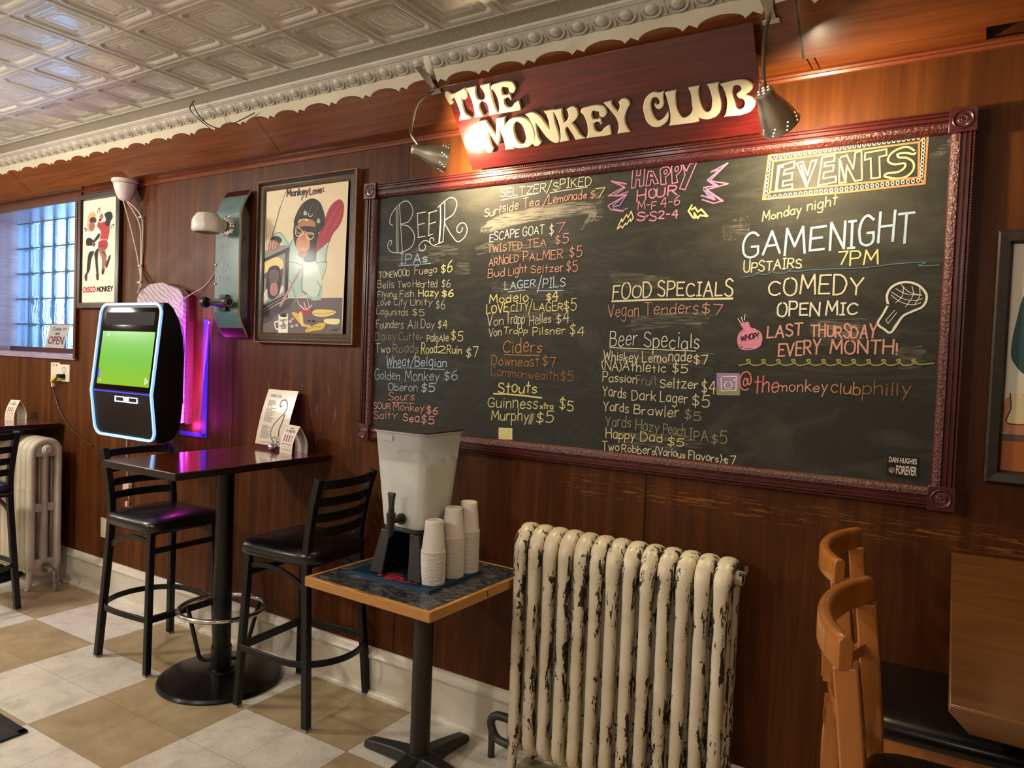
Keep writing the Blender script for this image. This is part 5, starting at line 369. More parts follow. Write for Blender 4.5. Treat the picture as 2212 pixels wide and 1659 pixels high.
# egg and dart cornice
b=MB(); prof=[(0,2.842),(-.012,2.842),(-.016,2.848),(-.022,2.85),(-.05,2.862),(-.072,2.876),(-.082,2.89),(-.088,2.893),(-.098,2.893),(-.104,2.9),(-.112,2.902),(-.115,2.916),(0,2.916)]
prof=[(y*.63,2.916-(2.916-z)*.78) for y,z in prof]
b.prism([(XL,y,z) for y,z in prof],(XR-XL,0,0))
dv=Vector((0,-.06,-.045)).normalized(); up=Vector((0,-.045,.04)).normalized(); ax=Vector((1,0,0))
x=-6.9
while x<1.2:
    c=Vector((x,-.033,2.880)); n=12
    vs=[];fs=[]
    for j in range(5):
        rr=[1,.93,.75,.45,.0][j]; hh=[0,.35,.65,.88,1][j]
        for i in range(n):
            a=2*PI*i/n; vs.append(c+ax*(.027*rr*math.cos(a))+up*(.024*rr*math.sin(a)*(1.05 if math.sin(a)<0 else .85))+dv*(.013*hh))
    fs=[(j*n+i,j*n+(i+1)%n,(j+1)*n+(i+1)%n,(j+1)*n+i) for j in range(4) for i in range(n)]
    b.add(vs,fs)
    b.tube([c+ax*(.038*math.cos(a))+up*(.031*math.sin(a))+dv*.003 for a in np.linspace(PI*1.0,PI*2.0,9)],.0042,6)
    b.bar(c+ax*.0495+up*.02+dv*.002,c+ax*.0495-up*.031+dv*.001,.006,.006,dv)
    x+=.099
struct(b.build('trim_2',noisy('aged_cornice_paint','#b8b0a0','#c6beae',(1,1,1),9,.38,.03)))
# slanted wooden valance with a scalloped top, its soffit and the bead under it
D2=Vector((0,-.135,.115)).normalized(); VN=Vector((1,0,0)).cross(D2).normalized(); V0=Vector((0,-.1,2.575))
if VN.y>0: VN=-VN
def vp(x,s,l=0): return V0+Vector((x,0,0))+D2*s+VN*l
edge=[];P=.203;xs=-3.484-17*P
while xs<1.6:
    # tooth peak at xs, then arc
    edge+=[(xs-.026,.165),(xs,.181),(xs+.026,.165)]
    c=xs+P/2; hw=P/2-.026
    edge+=[(c-hw*math.cos(a),.165+.027*math.sin(a)) for a in np.linspace(0,PI,11)[1:-1]]
    xs+=P
b=MB(); x0,x1=edge[0][0],edge[-1][0]
n=len(edge); th=.006
for (l,fl) in ((0,0),(-th,1)):
    for i in range(n-1):
        q=[vp(edge[i][0],0,l),vp(edge[i+1][0],0,l),vp(edge[i+1][0],edge[i+1][1],l),vp(edge[i][0],edge[i][1],l)]
        b.add(q,[(0,1,2,3)])
for i in range(n-1): b.add([vp(*edge[i],0),vp(*edge[i+1],0),vp(*edge[i+1],-th),vp(*edge[i],-th)],[(0,1,2,3)])
b.add([vp(x0,0),vp(x1,0),vp(x1,0,-th),vp(x0,0,-th)],[(0,1,2,3)])
bm_m=mat('valance_wood','#6b2f16',.25,coat=.4); t=NT(bm_m); X=t.xyz(t.obj()); g=t.noise(t.obj((1.1,26,26)),2,4,.6,.4); c=t.ramp(g,[(.3,'#572b12'),(.7,'#763f1c')])
fr=t.math('FRACT',t.math('DIVIDE',t.math('ADD',X[0],49.5266),2.4505)); j=t.math('LESS_THAN',fr,.003); t.color(t.mix(j,c,'#1a0904'))
b.keep=False; struct(b.build('trim_3',bm_m,smooth=25))
SOF=noisy('soffit_wood','#6c3818','#7c4420',(1.4,20,20),2,.2,.03,coat=.4)
b=MB(); x=-7.2
for xa,xb in ((-7.2,-5.067),(-5.063,-2.62),(-2.616,-1.8),(-1.796,-.505),(-.501,-.483),(-.479,-.028)):
    b.box(((xa+xb)/2,-.05,2.58),(xb-xa,.1,.01))
struct(b.build('trim_4',SOF))
b=MB(); b.prism([(-7.2,y,z) for y,z in ((0,2.546),(-.007,2.548),(-.011,2.556),(-.008,2.560),(-.013,2.566),(-.010,2.5745),(0,2.5745))],(9,0,0)); struct(b.build('trim_5',noisy('bead_wood','#5e2811','#713719',(2,30,30),2,.3,0,coat=.3)))
# baseboard and shoe
WHITE=noisy('chipped_white_paint','#c9c2b2','#d8d2c4',(1,1,1),5,.4,.05); t=NT(WHITE)
pa=t.noise(t.obj((14,14,40)),3,5,.7); cc=t.mix(t.math('GREATER_THAN',pa,.645),t.ramp(t.noise(t.obj(),6,4),[(.35,'#c4bcaa'),(.65,'#d6d0c0')]),'#5d4a34'); t.color(cc)
b=MB(); b.prism([(XL,y,z) for y,z in ((0,0),(-.02,0),(-.02,.165),(-.026,.172),(-.028,.182),(-.022,.190),(-.016,.2),(-.012,.212),(-.004,.218),(0,.218))],(XR-XL,0,0)); struct(b.build('baseboard_back',noisy('white_baseboard_paint','#c4bdac','#d2ccbd',(1,1,1),4,.38,.03)))
b=MB(); b.prism([(XL,y,z) for y,z in ((-.02,0),(-.042,0),(-.041,.010),(-.036,.018),(-.028,.023),(-.02,.025))],(XR-XL,0,0)); struct(b.build('trim_6',WHITE))
# window_1: recess, sill and glass blocks
YG=.28
b=MB(); rm=noisy('window_recess_wood','#7b5a58','#8a6864',(3,3,20),2,.3,.02,coat=.2)
b.add([(WX0,0,WZ0),(WX0,YG+.1,WZ0),(WX0,YG+.1,WZ1),(WX0,0,WZ1)],[(0,1,2,3)]); b.add([(WX1,0,WZ0),(WX1,YG+.1,WZ0),(WX1,YG+.1,WZ1),(WX1,0,WZ1)],[(0,1,2,3)])
b.add([(WX0,0,WZ1),(WX1,0,WZ1),(WX1,YG+.1,WZ1),(WX0,YG+.1,WZ1)],[(0,1,2,3)])
win=b.build('window_1',rm); struct(win)
b=MB(); b.box(((WX0+WX1)/2,.15,WZ0-.004),(WX1-WX0-.004,.34,.03)); b.box(((WX0+WX1)/2,-.008,WZ0-.006),(WX1-WX0+.02,.02,.034)); struct(b.build('window_1_sill',noisy('grey_lilac_sill_paint','#8d8298','#9a90a6',(1,1,1),3,.22,.02,coat=.3)))
b=MB(); b.box(((WX0+WX1)/2,YG-.04,WZ0+.0285),(WX1-WX0-.06,.03,.035)); struct(b.build('window_1_stop',DARKWOOD))
b=MB(); b.box(((WX0+WX1)/2-.2,-.012,2.540),(WX1-WX0+.55,.024,.056)); b.box((WX1+.014,-.012,2.0),(.028,.024,1.03)); struct(b.build('window_1_casing',DARKWOOD))
GL=bpy.data.materials.new('fluted_glass'); GL.use_nodes=True; nt=GL.node_tree; t=NT(GL); bs=t.b
bs.inputs['Base Color'].default_value=(.80,.92,1,1); bs.inputs['Roughness'].default_value=.12; bs.inputs['Transmission Weight'].default_value=1; bs.inputs['IOR'].default_value=1.4
X=t.xyz(t.obj()); rib=t.math('SINE',t.math('MULTIPLY',X[0],2*PI/.021)); ribz=t.math('SINE',t.math('MULTIPLY',X[2],2*PI/.021))
gm=t.math('ADD',rib,t.math('MULTIPLY',ribz,t.math('GREATER_THAN',t.math('FRACT',t.math('DIVIDE',t.math('ADD',X[0],6.5),.18375)),.55)))
t.bump(t.math('MULTIPLY',gm,1.),.55,.004)
tr=t.n('ShaderNodeBsdfTransparent'); tr.inputs[0].default_value=(.72,.88,1,1); mx=t.n('ShaderNodeMixShader'); mx.inputs[0].default_value=.45
t.l(tr.outputs[0],mx.inputs[1]); t.l(bs.outputs[0],mx.inputs[2]); t.l(mx.outputs[0],nt.nodes['Material Output'].inputs[0])
GW=GL.copy(); GW.name='wavy_glass'
for nd in GW.node_tree.nodes:
    if nd.type=='BUMP':
        q=GW.node_tree.nodes.new('ShaderNodeTexWave'); q.inputs['Scale'].default_value=9; q.inputs['Distortion'].default_value=9; q.inputs['Detail'].default_value=1; q.inputs['Detail Scale'].default_value=1.2; q.bands_direction='X'
        cdn=GW.node_tree.nodes.new('ShaderNodeTexCoord'); GW.node_tree.links.new(cdn.outputs['Object'],q.inputs[0]); GW.node_tree.links.new(q.outputs['Fac'],nd.inputs['Height']); nd.inputs['Distance'].default_value=.012
b=MB(); nc,nr=8,5; cw=(WX1-WX0)/nc; ch=(WZ1-.045-WZ0+.02)/nr; zb=WZ0+.025
wavy={(3,1),(3,2),(3,3),(4,2),(2,0),(3,0)}
for i in range(nc):
    for j in range(nr):
        xa=WX0+i*cw+.004;xb=WX0+(i+1)*cw-.004;za=zb+j*ch+.004;zc=zb+(j+1)*ch-.004
        g=.016; b.mats(1 if (i,j) in {(1,1),(2,1),(3,1),(2,0)} else 0)
        fr=[(xa,YG+.005,za),(xb,YG+.005,za),(xb,YG+.005,zc),(xa,YG+.005,zc)]; fi=[(xa+g,YG-.004,za+g),(xb-g,YG-.004,za+g),(xb-g,YG-.004,zc-g),(xa+g,YG-.004,zc-g)]
        bk=[(xa,YG+.07,za),(xb,YG+.07,za),(xb,YG+.07,zc),(xa,YG+.07,zc)]
        b.add(fr+fi+bk,[(4,5,6,7),(0,1,5,4),(1,2,6,5),(2,3,7,6),(3,0,4,7),(8,9,1,0),(9,10,2,1),(10,11,3,2),(11,8,0,3),(11,10,9,8)])
struct(b.build('window_1_glass_blocks',[GL,GW],smooth=0))
b=MB()
for i in range(1,nc): b.box((WX0+i*cw,YG+.035,(WZ0+WZ1)/2),(.012,.06,WZ1-WZ0))
for j in range(0,nr+1): b.box(((WX0+WX1)/2,YG+.035,zb+j*ch),(WX1-WX0,.059,.012))
struct(b.build('window_1_mortar',mat('grey_blue_mortar','#53606e',.8)))
# porch wall across the way, seen dimly through the glass
b=MB(); b.box((-6.6,3.2,1.0),(6,.1,2.2)); struct(b.build('wall_outside',noisy('outside_grey_wall','#6c7c90','#8a9cb2',(1,1,1),2,.8)))
# ---------------------------------------------------------------- chalkboard
BX0,BX1,BZ0,BZ1=-2.43,-.04,1.2,2.373
FW=.063
def slate():
    m=mat('green_black_slate','#1b1d18',.5); t=NT(m)
    n1=t.noise(t.obj((1.1,1,1.6)),2.1,6,.62,.8); n2=t.noise(t.obj((1,1,3.2),(0,.25,0)),2.6,7,.68,2.2); n3=t.noise(t.obj((1,1,1)),90,2)
    c=t.ramp(n1,[(.36,'#12140f'),(.55,'#1b1d18'),(.74,'#32332d')])
    c=t.mix(t.math('MULTIPLY',t.ramp(n2,[(.48,0.),(.8,1.)]),.6),c,'#484940'); c=t.mix(t.math('MULTIPLY',n3,.12),c,'#50504a')
    t.color(c); t.rough(t.ramp(n1,[(.3,.55),(.7,.75)])); t.b.inputs['Specular IOR Level'].default_value=.3; return m
SLATE=slate()
cb=thing('chalkboard','large framed chalkboard covered in coloured drink lists and events','chalkboard',((BX0+BX1)/2,0,BZ0))
b=MB(); b.box(((BX0+BX1)/2,-.0105,(BZ0+BZ1)/2),(BX1-BX0-.04,.015,BZ1-BZ0-.04)); b.build('board',SLATE,cb)
FR=mat('mahogany_frame','#5a1b17',.3,coat=.5); t=NT(FR); t.color(t.ramp(t.noise(t.obj(),9,4),[(.3,'#360d0c'),(.7,'#4a1613')]))
FRC=mat('mahogany_carved','#5a1b17',.4,coat=.08); t=NT(FRC); t.color(t.ramp(t.noise(t.obj(),9,4),[(.3,'#360d0c'),(.7,'#4a1613')]))
vo=t.n('ShaderNodeTexVoronoi',Scale=120.); t.l(t.obj(),vo.inputs['Vector']); t.bump(t.math('ADD',vo.outputs['Distance'],t.noise(t.obj(),90,3,.6,2)),.45,.005)
# profile: a across (0 inner edge .. FW outer), b height off the wall
prof=[(0,.0),(0,.024),(.004,.03),(.014,.038),(.026,.040),(.030,.034),(.033,.034),(.036,.042),(.041,.042),(.043,.036),(.047,.036),(.049,.043),(.054,.043),(.056,.037),(.0585,.04),(.0625,.040),(.063,.034),(.063,0)]
def rail(p0,p1,out):
    b=MB(); o=Vector(out); a=Vector(p0);c=Vector(p1); k=len(prof)
    vs=[a+o*u+Vector((0,-h,0)) for u,h in prof]+[c+o*u+Vector((0,-h,0)) for u,h in prof]
    for j in range(k-1): b.add([vs[j],vs[j+1],vs[j+1+k],vs[j+k]],[(0,1,2,3)],1 if 2<=j<=4 else 0)
    L=(c-a).length; d=(c-a)/L; n=int(L/.0085)
    for i in range(n): b.box(a+d*(i+.5)*L/n+o*.0606+Vector((0,-.0405,0)),(.0055,.005,.0055))
    r=b.build('frame_rail',[FR,FRC],cb,smooth=30); return r
I0,I1,J0,J1=BX0+FW,BX1-FW,BZ0+FW,BZ1-FW
rail((I0,0,J1),(I1,0,J1),(0,0,1)); rail((I0,0,J0),(I1,0,J0),(0,0,-1)); rail((I0,0,J0),(I0,0,J1),(-1,0,0)); rail((I1,0,J0),(I1,0,J1),(1,0,0))
for x in (BX0+FW/2,BX1-FW/2):
    for z in (BZ0+FW/2,BZ1-FW/2):
        b=MB(); b.box((x,-.0255,z),(FW+.009,.051,FW+.009))
        b.lathe([(.0,.0),(.004,.004),(.006,.001),(.013,.003),(.0145,.001),(.0215,.0),(.024,.004),(.027,.004),(.029,0)],(x,-.051,z),(0,-1,0),24)
        for k in range(10):
            a=2*PI*k/10; b.ball((x+.0095*math.cos(a),-.0515,z+.0095*math.sin(a)),.0032,n=6,m=4)
        b.build('corner_block',FR,cb,bevel=.002)
CH=['#d6d6cc','#d2cdb0','#d6d090','#a8c0d6','#cc968a','#cb7a72','#cc86a4','#c0875a','#9c80b4','#8f8b76','#8f674a','#567684','#9c9650','#2a2024']
def chalk(i):
    nm='chalk_%d'%i
    if nm in _M: return _M[nm]
    col=CH[i] if i<20 else '#b4b0a2'
    m=mat(nm,col,.9,spec=.1); t=NT(m)
    f=t.noise(t.obj((1,1,1)),420,2,.6)
    if i<20: t.color(t.mix(t.math('MULTIPLY',t.ramp(f,[(.36,1.),(.56,0.)]),.45),col,'#26271f'))
    else:
        st=t.noise(t.obj((4,1,60)),3,4,.7,.5); lo=.36 if i==20 else .44
        al=t.math('MULTIPLY',t.ramp(st,[(lo,0.),(.7,1.)]),.6 if i==20 else .3)
        tr=t.n('ShaderNodeBsdfTransparent'); mx=t.n('ShaderNodeMixShader'); t.l(al,mx.inputs[0]); t.l(tr.outputs[0],mx.inputs[1]); t.l(t.b.outputs[0],mx.inputs[2]); t.l(mx.outputs[0],m.node_tree.nodes['Material Output'].inputs[0])
    return m
BS=-.0185
fnb=lambda a,c,l: (a,BS-l,c)
# writing and drawing is gathered in blocks by the place it stands on the board
blocks={}
def smear(b,c,wd,p,lift,mi):
    if c<20: return ribbon(b,p,wd,fnb,lift,mi)
    P=[np.array(q) for q in p]
    if len(P)<6: P=[P[0]+(P[-1]-P[0])*k/9 for k in range(10)]
    n=max(4,int(wd/.006)); k=len(P)
    for i in range(n):
        o=(i+.5)/n-.5; a=random.randrange(0,max(1,k//3)); e=k-random.randrange(0,max(1,k//3)); q=P[a:e]
        if len(q)<2: continue
        out=[]
        for j,v in enumerate(q):
            d=q[min(j+1,len(q)-1)]-q[max(j-1,0)]; d/=np.hypot(*d)+1e-9; out.append(v+np.array([-d[1],d[0]])*wd*o*(1+.12*math.sin(j*.7+i)))
        ribbon(b,out,wd/n*random.uniform(.6,1.5),fnb,lift+i*.000003,mi)
def blk(x,z):
    if x<-1.62-(.02 if z<1.9 else 0): return 'beer_list'
    if x<-1.12: return 'cider_and_lager_list'
    if x<-.665:
        return 'happy_hour_drawing' if z>2.05 else 'specials_list'
    return 'events_list'
random.seed(11)
for t_,x0,z0,x1,z1,h,c,wd in TEXT:
    k=blk((x0+x1)/2,z0)
    for s in strokes(t_,x0,z0,x1,z1,h,.2):
        s=[(a+random.uniform(-1,1)*.0006,q+random.uniform(-1,1)*.0006) for a,q in s]
        blocks.setdefault(k,[]).append((c,wd/1000*.68,s,0))
for c,wd,sm,fl in DRAW:
    p=[(fl[i],fl[i+1]) for i in range(0,len(fl),2)]; k=blk(sum(q[0] for q in p)/len(p),sum(q[1] for q in p)/len(p))
    if sm: p=[tuple(q) for q in spline(p,6)]
    if wd>=60: wd=wd*.6
    blocks.setdefault(k,[]).append((c,wd/1000*(.66 if c<20 else 2.2),p,1))
for k,items in blocks.items():
    b=MB(); used=sorted({c for c,_,_,_ in items}); lift=0
    items.sort(key=lambda q:(0 if q[0]>=20 else 1 if (q[0]==8 or (q[0]==6 and q[1]>.009)) else 3 if q[0]==13 else 2))
    for i,(c,wd,p,d) in enumerate(items): smear(b,c,wd,p,.00012+.00002*(i%13)+(.0003 if c<20 else 0)+(0 if c>=20 or c==8 or (c in (6,9) and wd>.0075) else .0003)+(.0003 if c==13 else 0),used.index(c))
    b.keep=True; b.build('chalk_writing',[chalk(c) for c in used],cb,smooth=0)['label']='chalk '+k.replace('_',' ')
# sticker
BLK=mat('sticker_black','#0e0e0e',.35); OFF=mat('sticker_white','#d8d0c4',.4)
b=MB(); b.mats(0); X0,X1,Z0,Z1=-.222,-.136,1.279,1.345; b.box(((X0+X1)/2,BS-.0004,(Z0+Z1)/2),(X1-X0,.0008,Z1-Z0)); fs=lambda a,c,l:(a,BS-.0008-l,c)
font_mesh(b,'DAN HUGHES',fs,.076,.017,.0002,mi=1,bold=.02,x0=X0+.005,z0=Z1-.022); font_mesh(b,'FOREVER',fs,.056,.028,.0002,mi=1,bold=.02,x0=X0+.026,z0=Z0+.009)
for i in range(7): polyfill(b,[(X0+.015+.009*math.cos(a)*random.uniform(.4,1)+random.uniform(-.003,.003),Z0+.021+.011*math.sin(a)*random.uniform(.4,1)) for a in np.linspace(0,5.5,7)],fs,.0002+i*.00003,1 if i%2 else 2)
b.build('sticker',[BLK,OFF,mat('sticker_brown','#7a5a3e',.4)],cb,smooth=0)['label']='black and white sticker in the lower right corner of the chalkboard'
# ---------------------------------------------------------------- the leaning name sign
SD=Vector((0,-.19,.28)).normalized(); SN=Vector((1,0,0)).cross(SD).normalized()
if SN.y>0: SN=-SN
S0=Vector((0,-.058,2.374))
def sp(x,s,l=0): return S0+Vector((x,0,0))+SD*s+SN*l
sign=thing('bar_sign','dark red wooden bar sign with raised cream letters leaning above the chalkboard','sign',tuple(sp(-1.23,0)))
RED=mat('red_stained_board','#6a1614',.25,coat=.3); t=NT(RED); t.color(t.ramp(t.noise(t.obj((1.2,30,30)),3,5,.65,.5),[(.3,'#340908'),(.55,'#4c0f0d'),(.75,'#621815')])); t.bump(t.noise(t.obj((2,60,60)),3,4),.15,.002)
b=MB(); x0,x1,s1=-1.827,-.635,.343
b.hexa([sp(x0+.012,0,-.012),sp(x1,0,-.012),sp(x1,0,0),sp(x0+.012,0,0)],[sp(x0,s1,-.012),sp(x1,s1,-.012),sp(x1,s1,0),sp(x0,s1,0)]); b.build('backboard',RED,sign,bevel=.0015)
LET={ # outlines in a unit box, drawn round and smooth (s) with sharp corners where listed twice
'T':(['0,.93 .12,1 .3,.9 .62,.93 .95,1 1,.86 .9,.66 .78,.62 .7,.72 .66,.5 .68,.2 .86,.04 .86,0 .3,0 .3,.05 .42,.2 .42,.55 .38,.74 .25,.72 .22,.58 .08,.55 .02,.7'],),
'H':(['0,1 .4,1 .38,.9 .34,.8 .34,.6 .5,.54 .64,.6 .64,.82 .58,.94 .6,1 1,1 .96,.88 .94,.75 .94,.2 1,.02 1,0 .6,0 .64,.12 .64,.38 .5,.48 .34,.38 .34,.14 .4,0 0,0 .06,.14 .06,.82'],),
'E':(['.06,.96 .3,1 .7,1 .95,.9 1,.7 .82,.58 .68,.66 .7,.78 .5,.84 .42,.74 .42,.6 .62,.56 .66,.64 .72,.5 .68,.36 .62,.46 .42,.44 .42,.24 .6,.16 .8,.28 1,.34 .98,.02 .96,0 0,0 .1,.14 .1,.75 0,.86'],),
'M':(['0,1 .3,1 .5,.5 .66,1 .98,1 .92,.88 .9,.2 1,.02 1,0 .66,0 .7,.12 .68,.62 .5,.2 .46,.2 .28,.64 .26,.2 .3,.08 .18,-.02 .04,.02 .02,.14 .12,.2 .14,.8'],),
'O':(['.5,1 .78,.94 .96,.75 1,.5 .96,.22 .78,.04 .5,0 .22,.04 .04,.22 0,.5 .04,.75 .22,.94','.5,.86 .38,.76 .32,.5 .38,.22 .5,.14 .62,.22 .68,.5 .62,.76'],),
'N':(['0,1 .34,1 .7,.45 .7,.85 .62,1 1,1 .94,.85 .94,.1 .9,0 .74,0 .3,.66 .28,.2 .34,.08 .2,-.02 .04,.02 .02,.14 .12,.2 .12,.82'],),
'K':(['0,1 .4,1 .36,.85 .36,.58 .5,.66 .58,.8 .54,.94 .7,1 .9,.96 .95,.78 .85,.62 .66,.52 .78,.3 .86,.14 1,.02 1,0 .62,0 .58,.14 .44,.42 .36,.38 .36,.14 .4,0 0,0 .08,.14 .08,.85'],),
'Y':(['0,.98 .36,1 .34,.9 .5,.66 .6,.8 .58,.92 .76,1 .96,.94 1,.8 .9,.7 .76,.52 .7,.4 .7,.2 .8,0 .3,0 .4,.18 .4,.42 .26,.66 .1,.86'],),
'C':(['.98,1 .8,.96 .55,1 .25,.92 .04,.7 0,.4 .12,.12 .4,0 .72,.04 .96,.2 1,.42 .9,.34 .7,.22 .5,.2 .36,.36 .34,.6 .44,.8 .58,.84 .7,.76 .7,.66 .58,.64 .54,.72 .48,.64 .56,.52 .72,.5 .86,.6 .9,.8'],),
'L':(['.04,1 .46,1 .4,.85 .4,.3 .5,.2 .72,.24 .86,.4 .9,.5 1,.02 .98,0 0,0 .08,.14 .08,.85'],),
'U':(['0,1 .4,1 .34,.85 .34,.4 .42,.24 .56,.22 .66,.36 .66,.85 .6,1 1,1 .94,.85 .94,.3 .84,.08 .58,-.02 .3,.02 .12,.14 .06,.36 .06,.85'],),
'B':(['0,.98 .3,1 .68,1 .92,.9 .98,.74 .9,.62 .76,.56 .92,.46 1,.28 .92,.1 .7,0 0,0 .1,.14 .1,.85','.4,.8 .5,.86 .62,.8 .62,.72 .52,.66 .46,.6 .54,.48 .66,.42 .68,.28 .58,.18 .44,.2 .4,.34'],)}
CRE=noisy('cream_enamel_letters','#d0c6a6','#dbd2b4',(1,1,1),14,.35,.02,coat=.2)
def letter(ch,x0,x1,s0,s1,lab):
    cu=bpy.data.curves.new('l','CURVE'); cu.dimensions='2D'; cu.fill_mode='BOTH'; cu.extrude=.005; cu.bevel_depth=.0022; cu.bevel_resolution=2; cu.offset=-.0034; cu.resolution_u=6
    for ps in LET[ch][0]:
        pts=[tuple(float(v) for v in q.split(',')) for q in ps.split()]; s=cu.splines.new('BEZIER'); s.bezier_points.add(len(pts)-1); s.use_cyclic_u=True
        for p,(u,v) in zip(s.bezier_points,pts):
            p.co=(x0+(x1-x0)*u,s0+(s1-s0)*v,0); p.handle_left_type=p.handle_right_type='AUTO'
        n=len(pts)
        for i,p in enumerate(s.bezier_points):
            a=Vector(pts[i-1])-Vector(pts[i]); c=Vector(pts[(i+1)%n])-Vector(pts[i])
            if a.length>0 and c.length>0 and a.angle(c)<R(112): p.handle_left_type=p.handle_right_type='VECTOR'
    ob=bpy.data.objects.new('l',cu); COL.objects.link(ob); dg=bpy.context.evaluated_depsgraph_get(); me=ob.evaluated_get(dg).to_mesh()
    b=MB(); b.add([sp(v.co.x,v.co.y,.0072+v.co.z) for v in me.vertices],[tuple(p.vertices) for p in me.polygons]); ob.evaluated_get(dg).to_mesh_clear(); bpy.data.objects.remove(ob); bpy.data.curves.remove(cu)
    b.build('letter',CRE,sign,smooth=45)
for q in (('T',-1.826,-1.724,.206,.325),('H',-1.722,-1.608,.206,.323),('E',-1.612,-1.503,.206,.318),('M',-1.716,-1.578,.066,.192),('O',-1.602,-1.474,.064,.184),('N',-1.497,-1.366,.066,.19),('K',-1.378,-1.270,.066,.188),('E',-1.267,-1.163,.066,.178),('Y',-1.172,-1.072,.066,.186),('C',-1.028,-.94,.07,.19),('L',-.948,-.84,.068,.184),('U',-.862,-.754,.074,.186),('B',-.757,-.65,.072,.182)):
    letter(*q,'')
# ---------------------------------------------------------------- clamp lamps
STEEL=mat('brushed_steel','#c2beb2',.34,1); t=NT(STEEL); t.rough(t.ramp(t.noise(t.obj((1,1,1)),14,3),[(.3,.3),(.7,.42)]))
INNER=mat('lamp_white_inside','#e8e0cc',.5); DARKM=mat('lamp_vent_holes','#14120f',.6)
GOOSE=mat('gooseneck_metal','#8a857a',.3,1); BULBM=mat('lamp_bulb_glow','#fff0d0',.5,emit='#ffe0a8',es=60)
def clamp_lamp(label,clip,neck,a,m,power,rm,rs):
    """clip point on the valance edge, neck path, shade from back end a to mouth m"""
    L=thing('clamp_lamp',label,'lamp',clip); C=Vector(clip)
    b=MB()
    for s in (-1,1):   # two jaws crossing at the spring, handles above and pads below
        nrm=VN*s; p=[C+nrm*.006-D2*.03,C+nrm*.014+D2*.01,C+nrm*.016+D2*.04,C+nrm*.038+D2*.098]
        pr=[(q*.018,.0016*k) for q,k in ((-1,-1),(1,-1),(1,1),(-1,1))]
        b.sweep(p,pr,up=VN,scale=[.9,.8,1.1,.75])
        b.box(C+nrm*.0065-D2*.034,(.052,.006,.016),Matrix((Vector((1,0,0)),VN,D2)).transposed())
    b.build('clip',STEEL,L,bevel=.001)
    b=MB(); b.cyl(C+D2*.026-Vector((.018,0,0)),C+D2*.026+Vector((.018,0,0)),.0065); b.build('spring',GOOSE,L)
    P=spline(neck,16); b=MB(); b.tube(P,.0056,10,scale=[1+.12*(i%2) for i in range(len(P))]); b.build('gooseneck',GOOSE,L,smooth=25)
    A=Vector(a);Mo=Vector(m); ax=(Mo-A); ln=ax.length; ax.normalize()
    b=MB(); pf=[(0,0),(rs*.75,0),(rs*.95,.004),(rs,.012),(rs*1.03,ln*.22),(rs+(rm-rs)*.38,ln*.42),(rs+(rm-rs)*.68,ln*.64),(rs+(rm-rs)*.88,ln*.83),(rm,ln*.985),(rm*1.015,ln),(rm*.99,ln)]
    b.lathe(pf,A,ax,40); sh=b.build('lamp_shade',STEEL,L)
    b=MB(); b.lathe([(max(0,r-.0025),h+(.003 if h<.01 else 0)) for r,h in pf[:-2]]+[(rm*.985,ln*.998)],A,ax,40); b.build('shade_lining',INNER,sh)
    b=MB(); u=ax.orthogonal().normalized(); v=ax.cross(u)
    for k in range(6):
        q=2*PI*k/6; c=A+(u*math.cos(q)+v*math.sin(q))*rs*.58; b.cyl(c-ax*.0006,c+ax*.002,rs*.13,n=10)
    b.cyl(A-ax*.001,A+ax*.002,rs*.16,n=10)
    for k in range(8):
        for j,hh in enumerate((.80,.87,.94)):
            q=2*PI*k/8+.12*j; rr=np.interp(ln*hh,[p_[1] for p_ in pf],[p_[0] for p_ in pf]); dr=(u*math.cos(q)+v*math.sin(q)); c=A+ax*ln*hh+dr*(rr+.0006); b.cyl(c-dr*.002,c,.0028,n=8)
    b.build('vent_holes',mat('vent_glow','#fff0d8',.5,emit='#ffe8c0',es=1.2),sh)  # solid discs; lamp light showing through the holes is put in as emission
    b=MB(); c=A+ax*ln*.62; b.ball(c,.026,n=16,m=10); b.build('bulb',BULBM,L)
    b=MB(); b.cyl(A+ax*.01,A+ax*ln*.45,rs*.7); b.build('socket',mat('white_socket','#d8d2c4',.5),L)
    l=point('lamp_light',A+ax*ln*1.0,power,BULB,.018); return L
clamp_lamp('silver clamp lamp left of the bar sign, shade pointing right',tuple(vp(-1.90,.172)),[vp(-1.903,.15,.016),(-1.935,-.275,2.60),(-1.95,-.29,2.52),(-1.94,-.305,2.47),(-1.912,-.292,2.425)],(-1.932,-.31,2.4095),(-1.8285,-.21,2.3845),30,.054,.021)
clamp_lamp('silver clamp lamp at the right end of the bar sign, shade seen from behind',tuple(vp(-.59,.178)),[vp(-.592,.16,.016),(-.588,-.285,2.60),(-.578,-.33,2.52),(-.568,-.352,2.44),(-.563,-.352,2.415)],(-.562,-.375,2.396),(-.530,-.275,2.322),26,.056,.028)
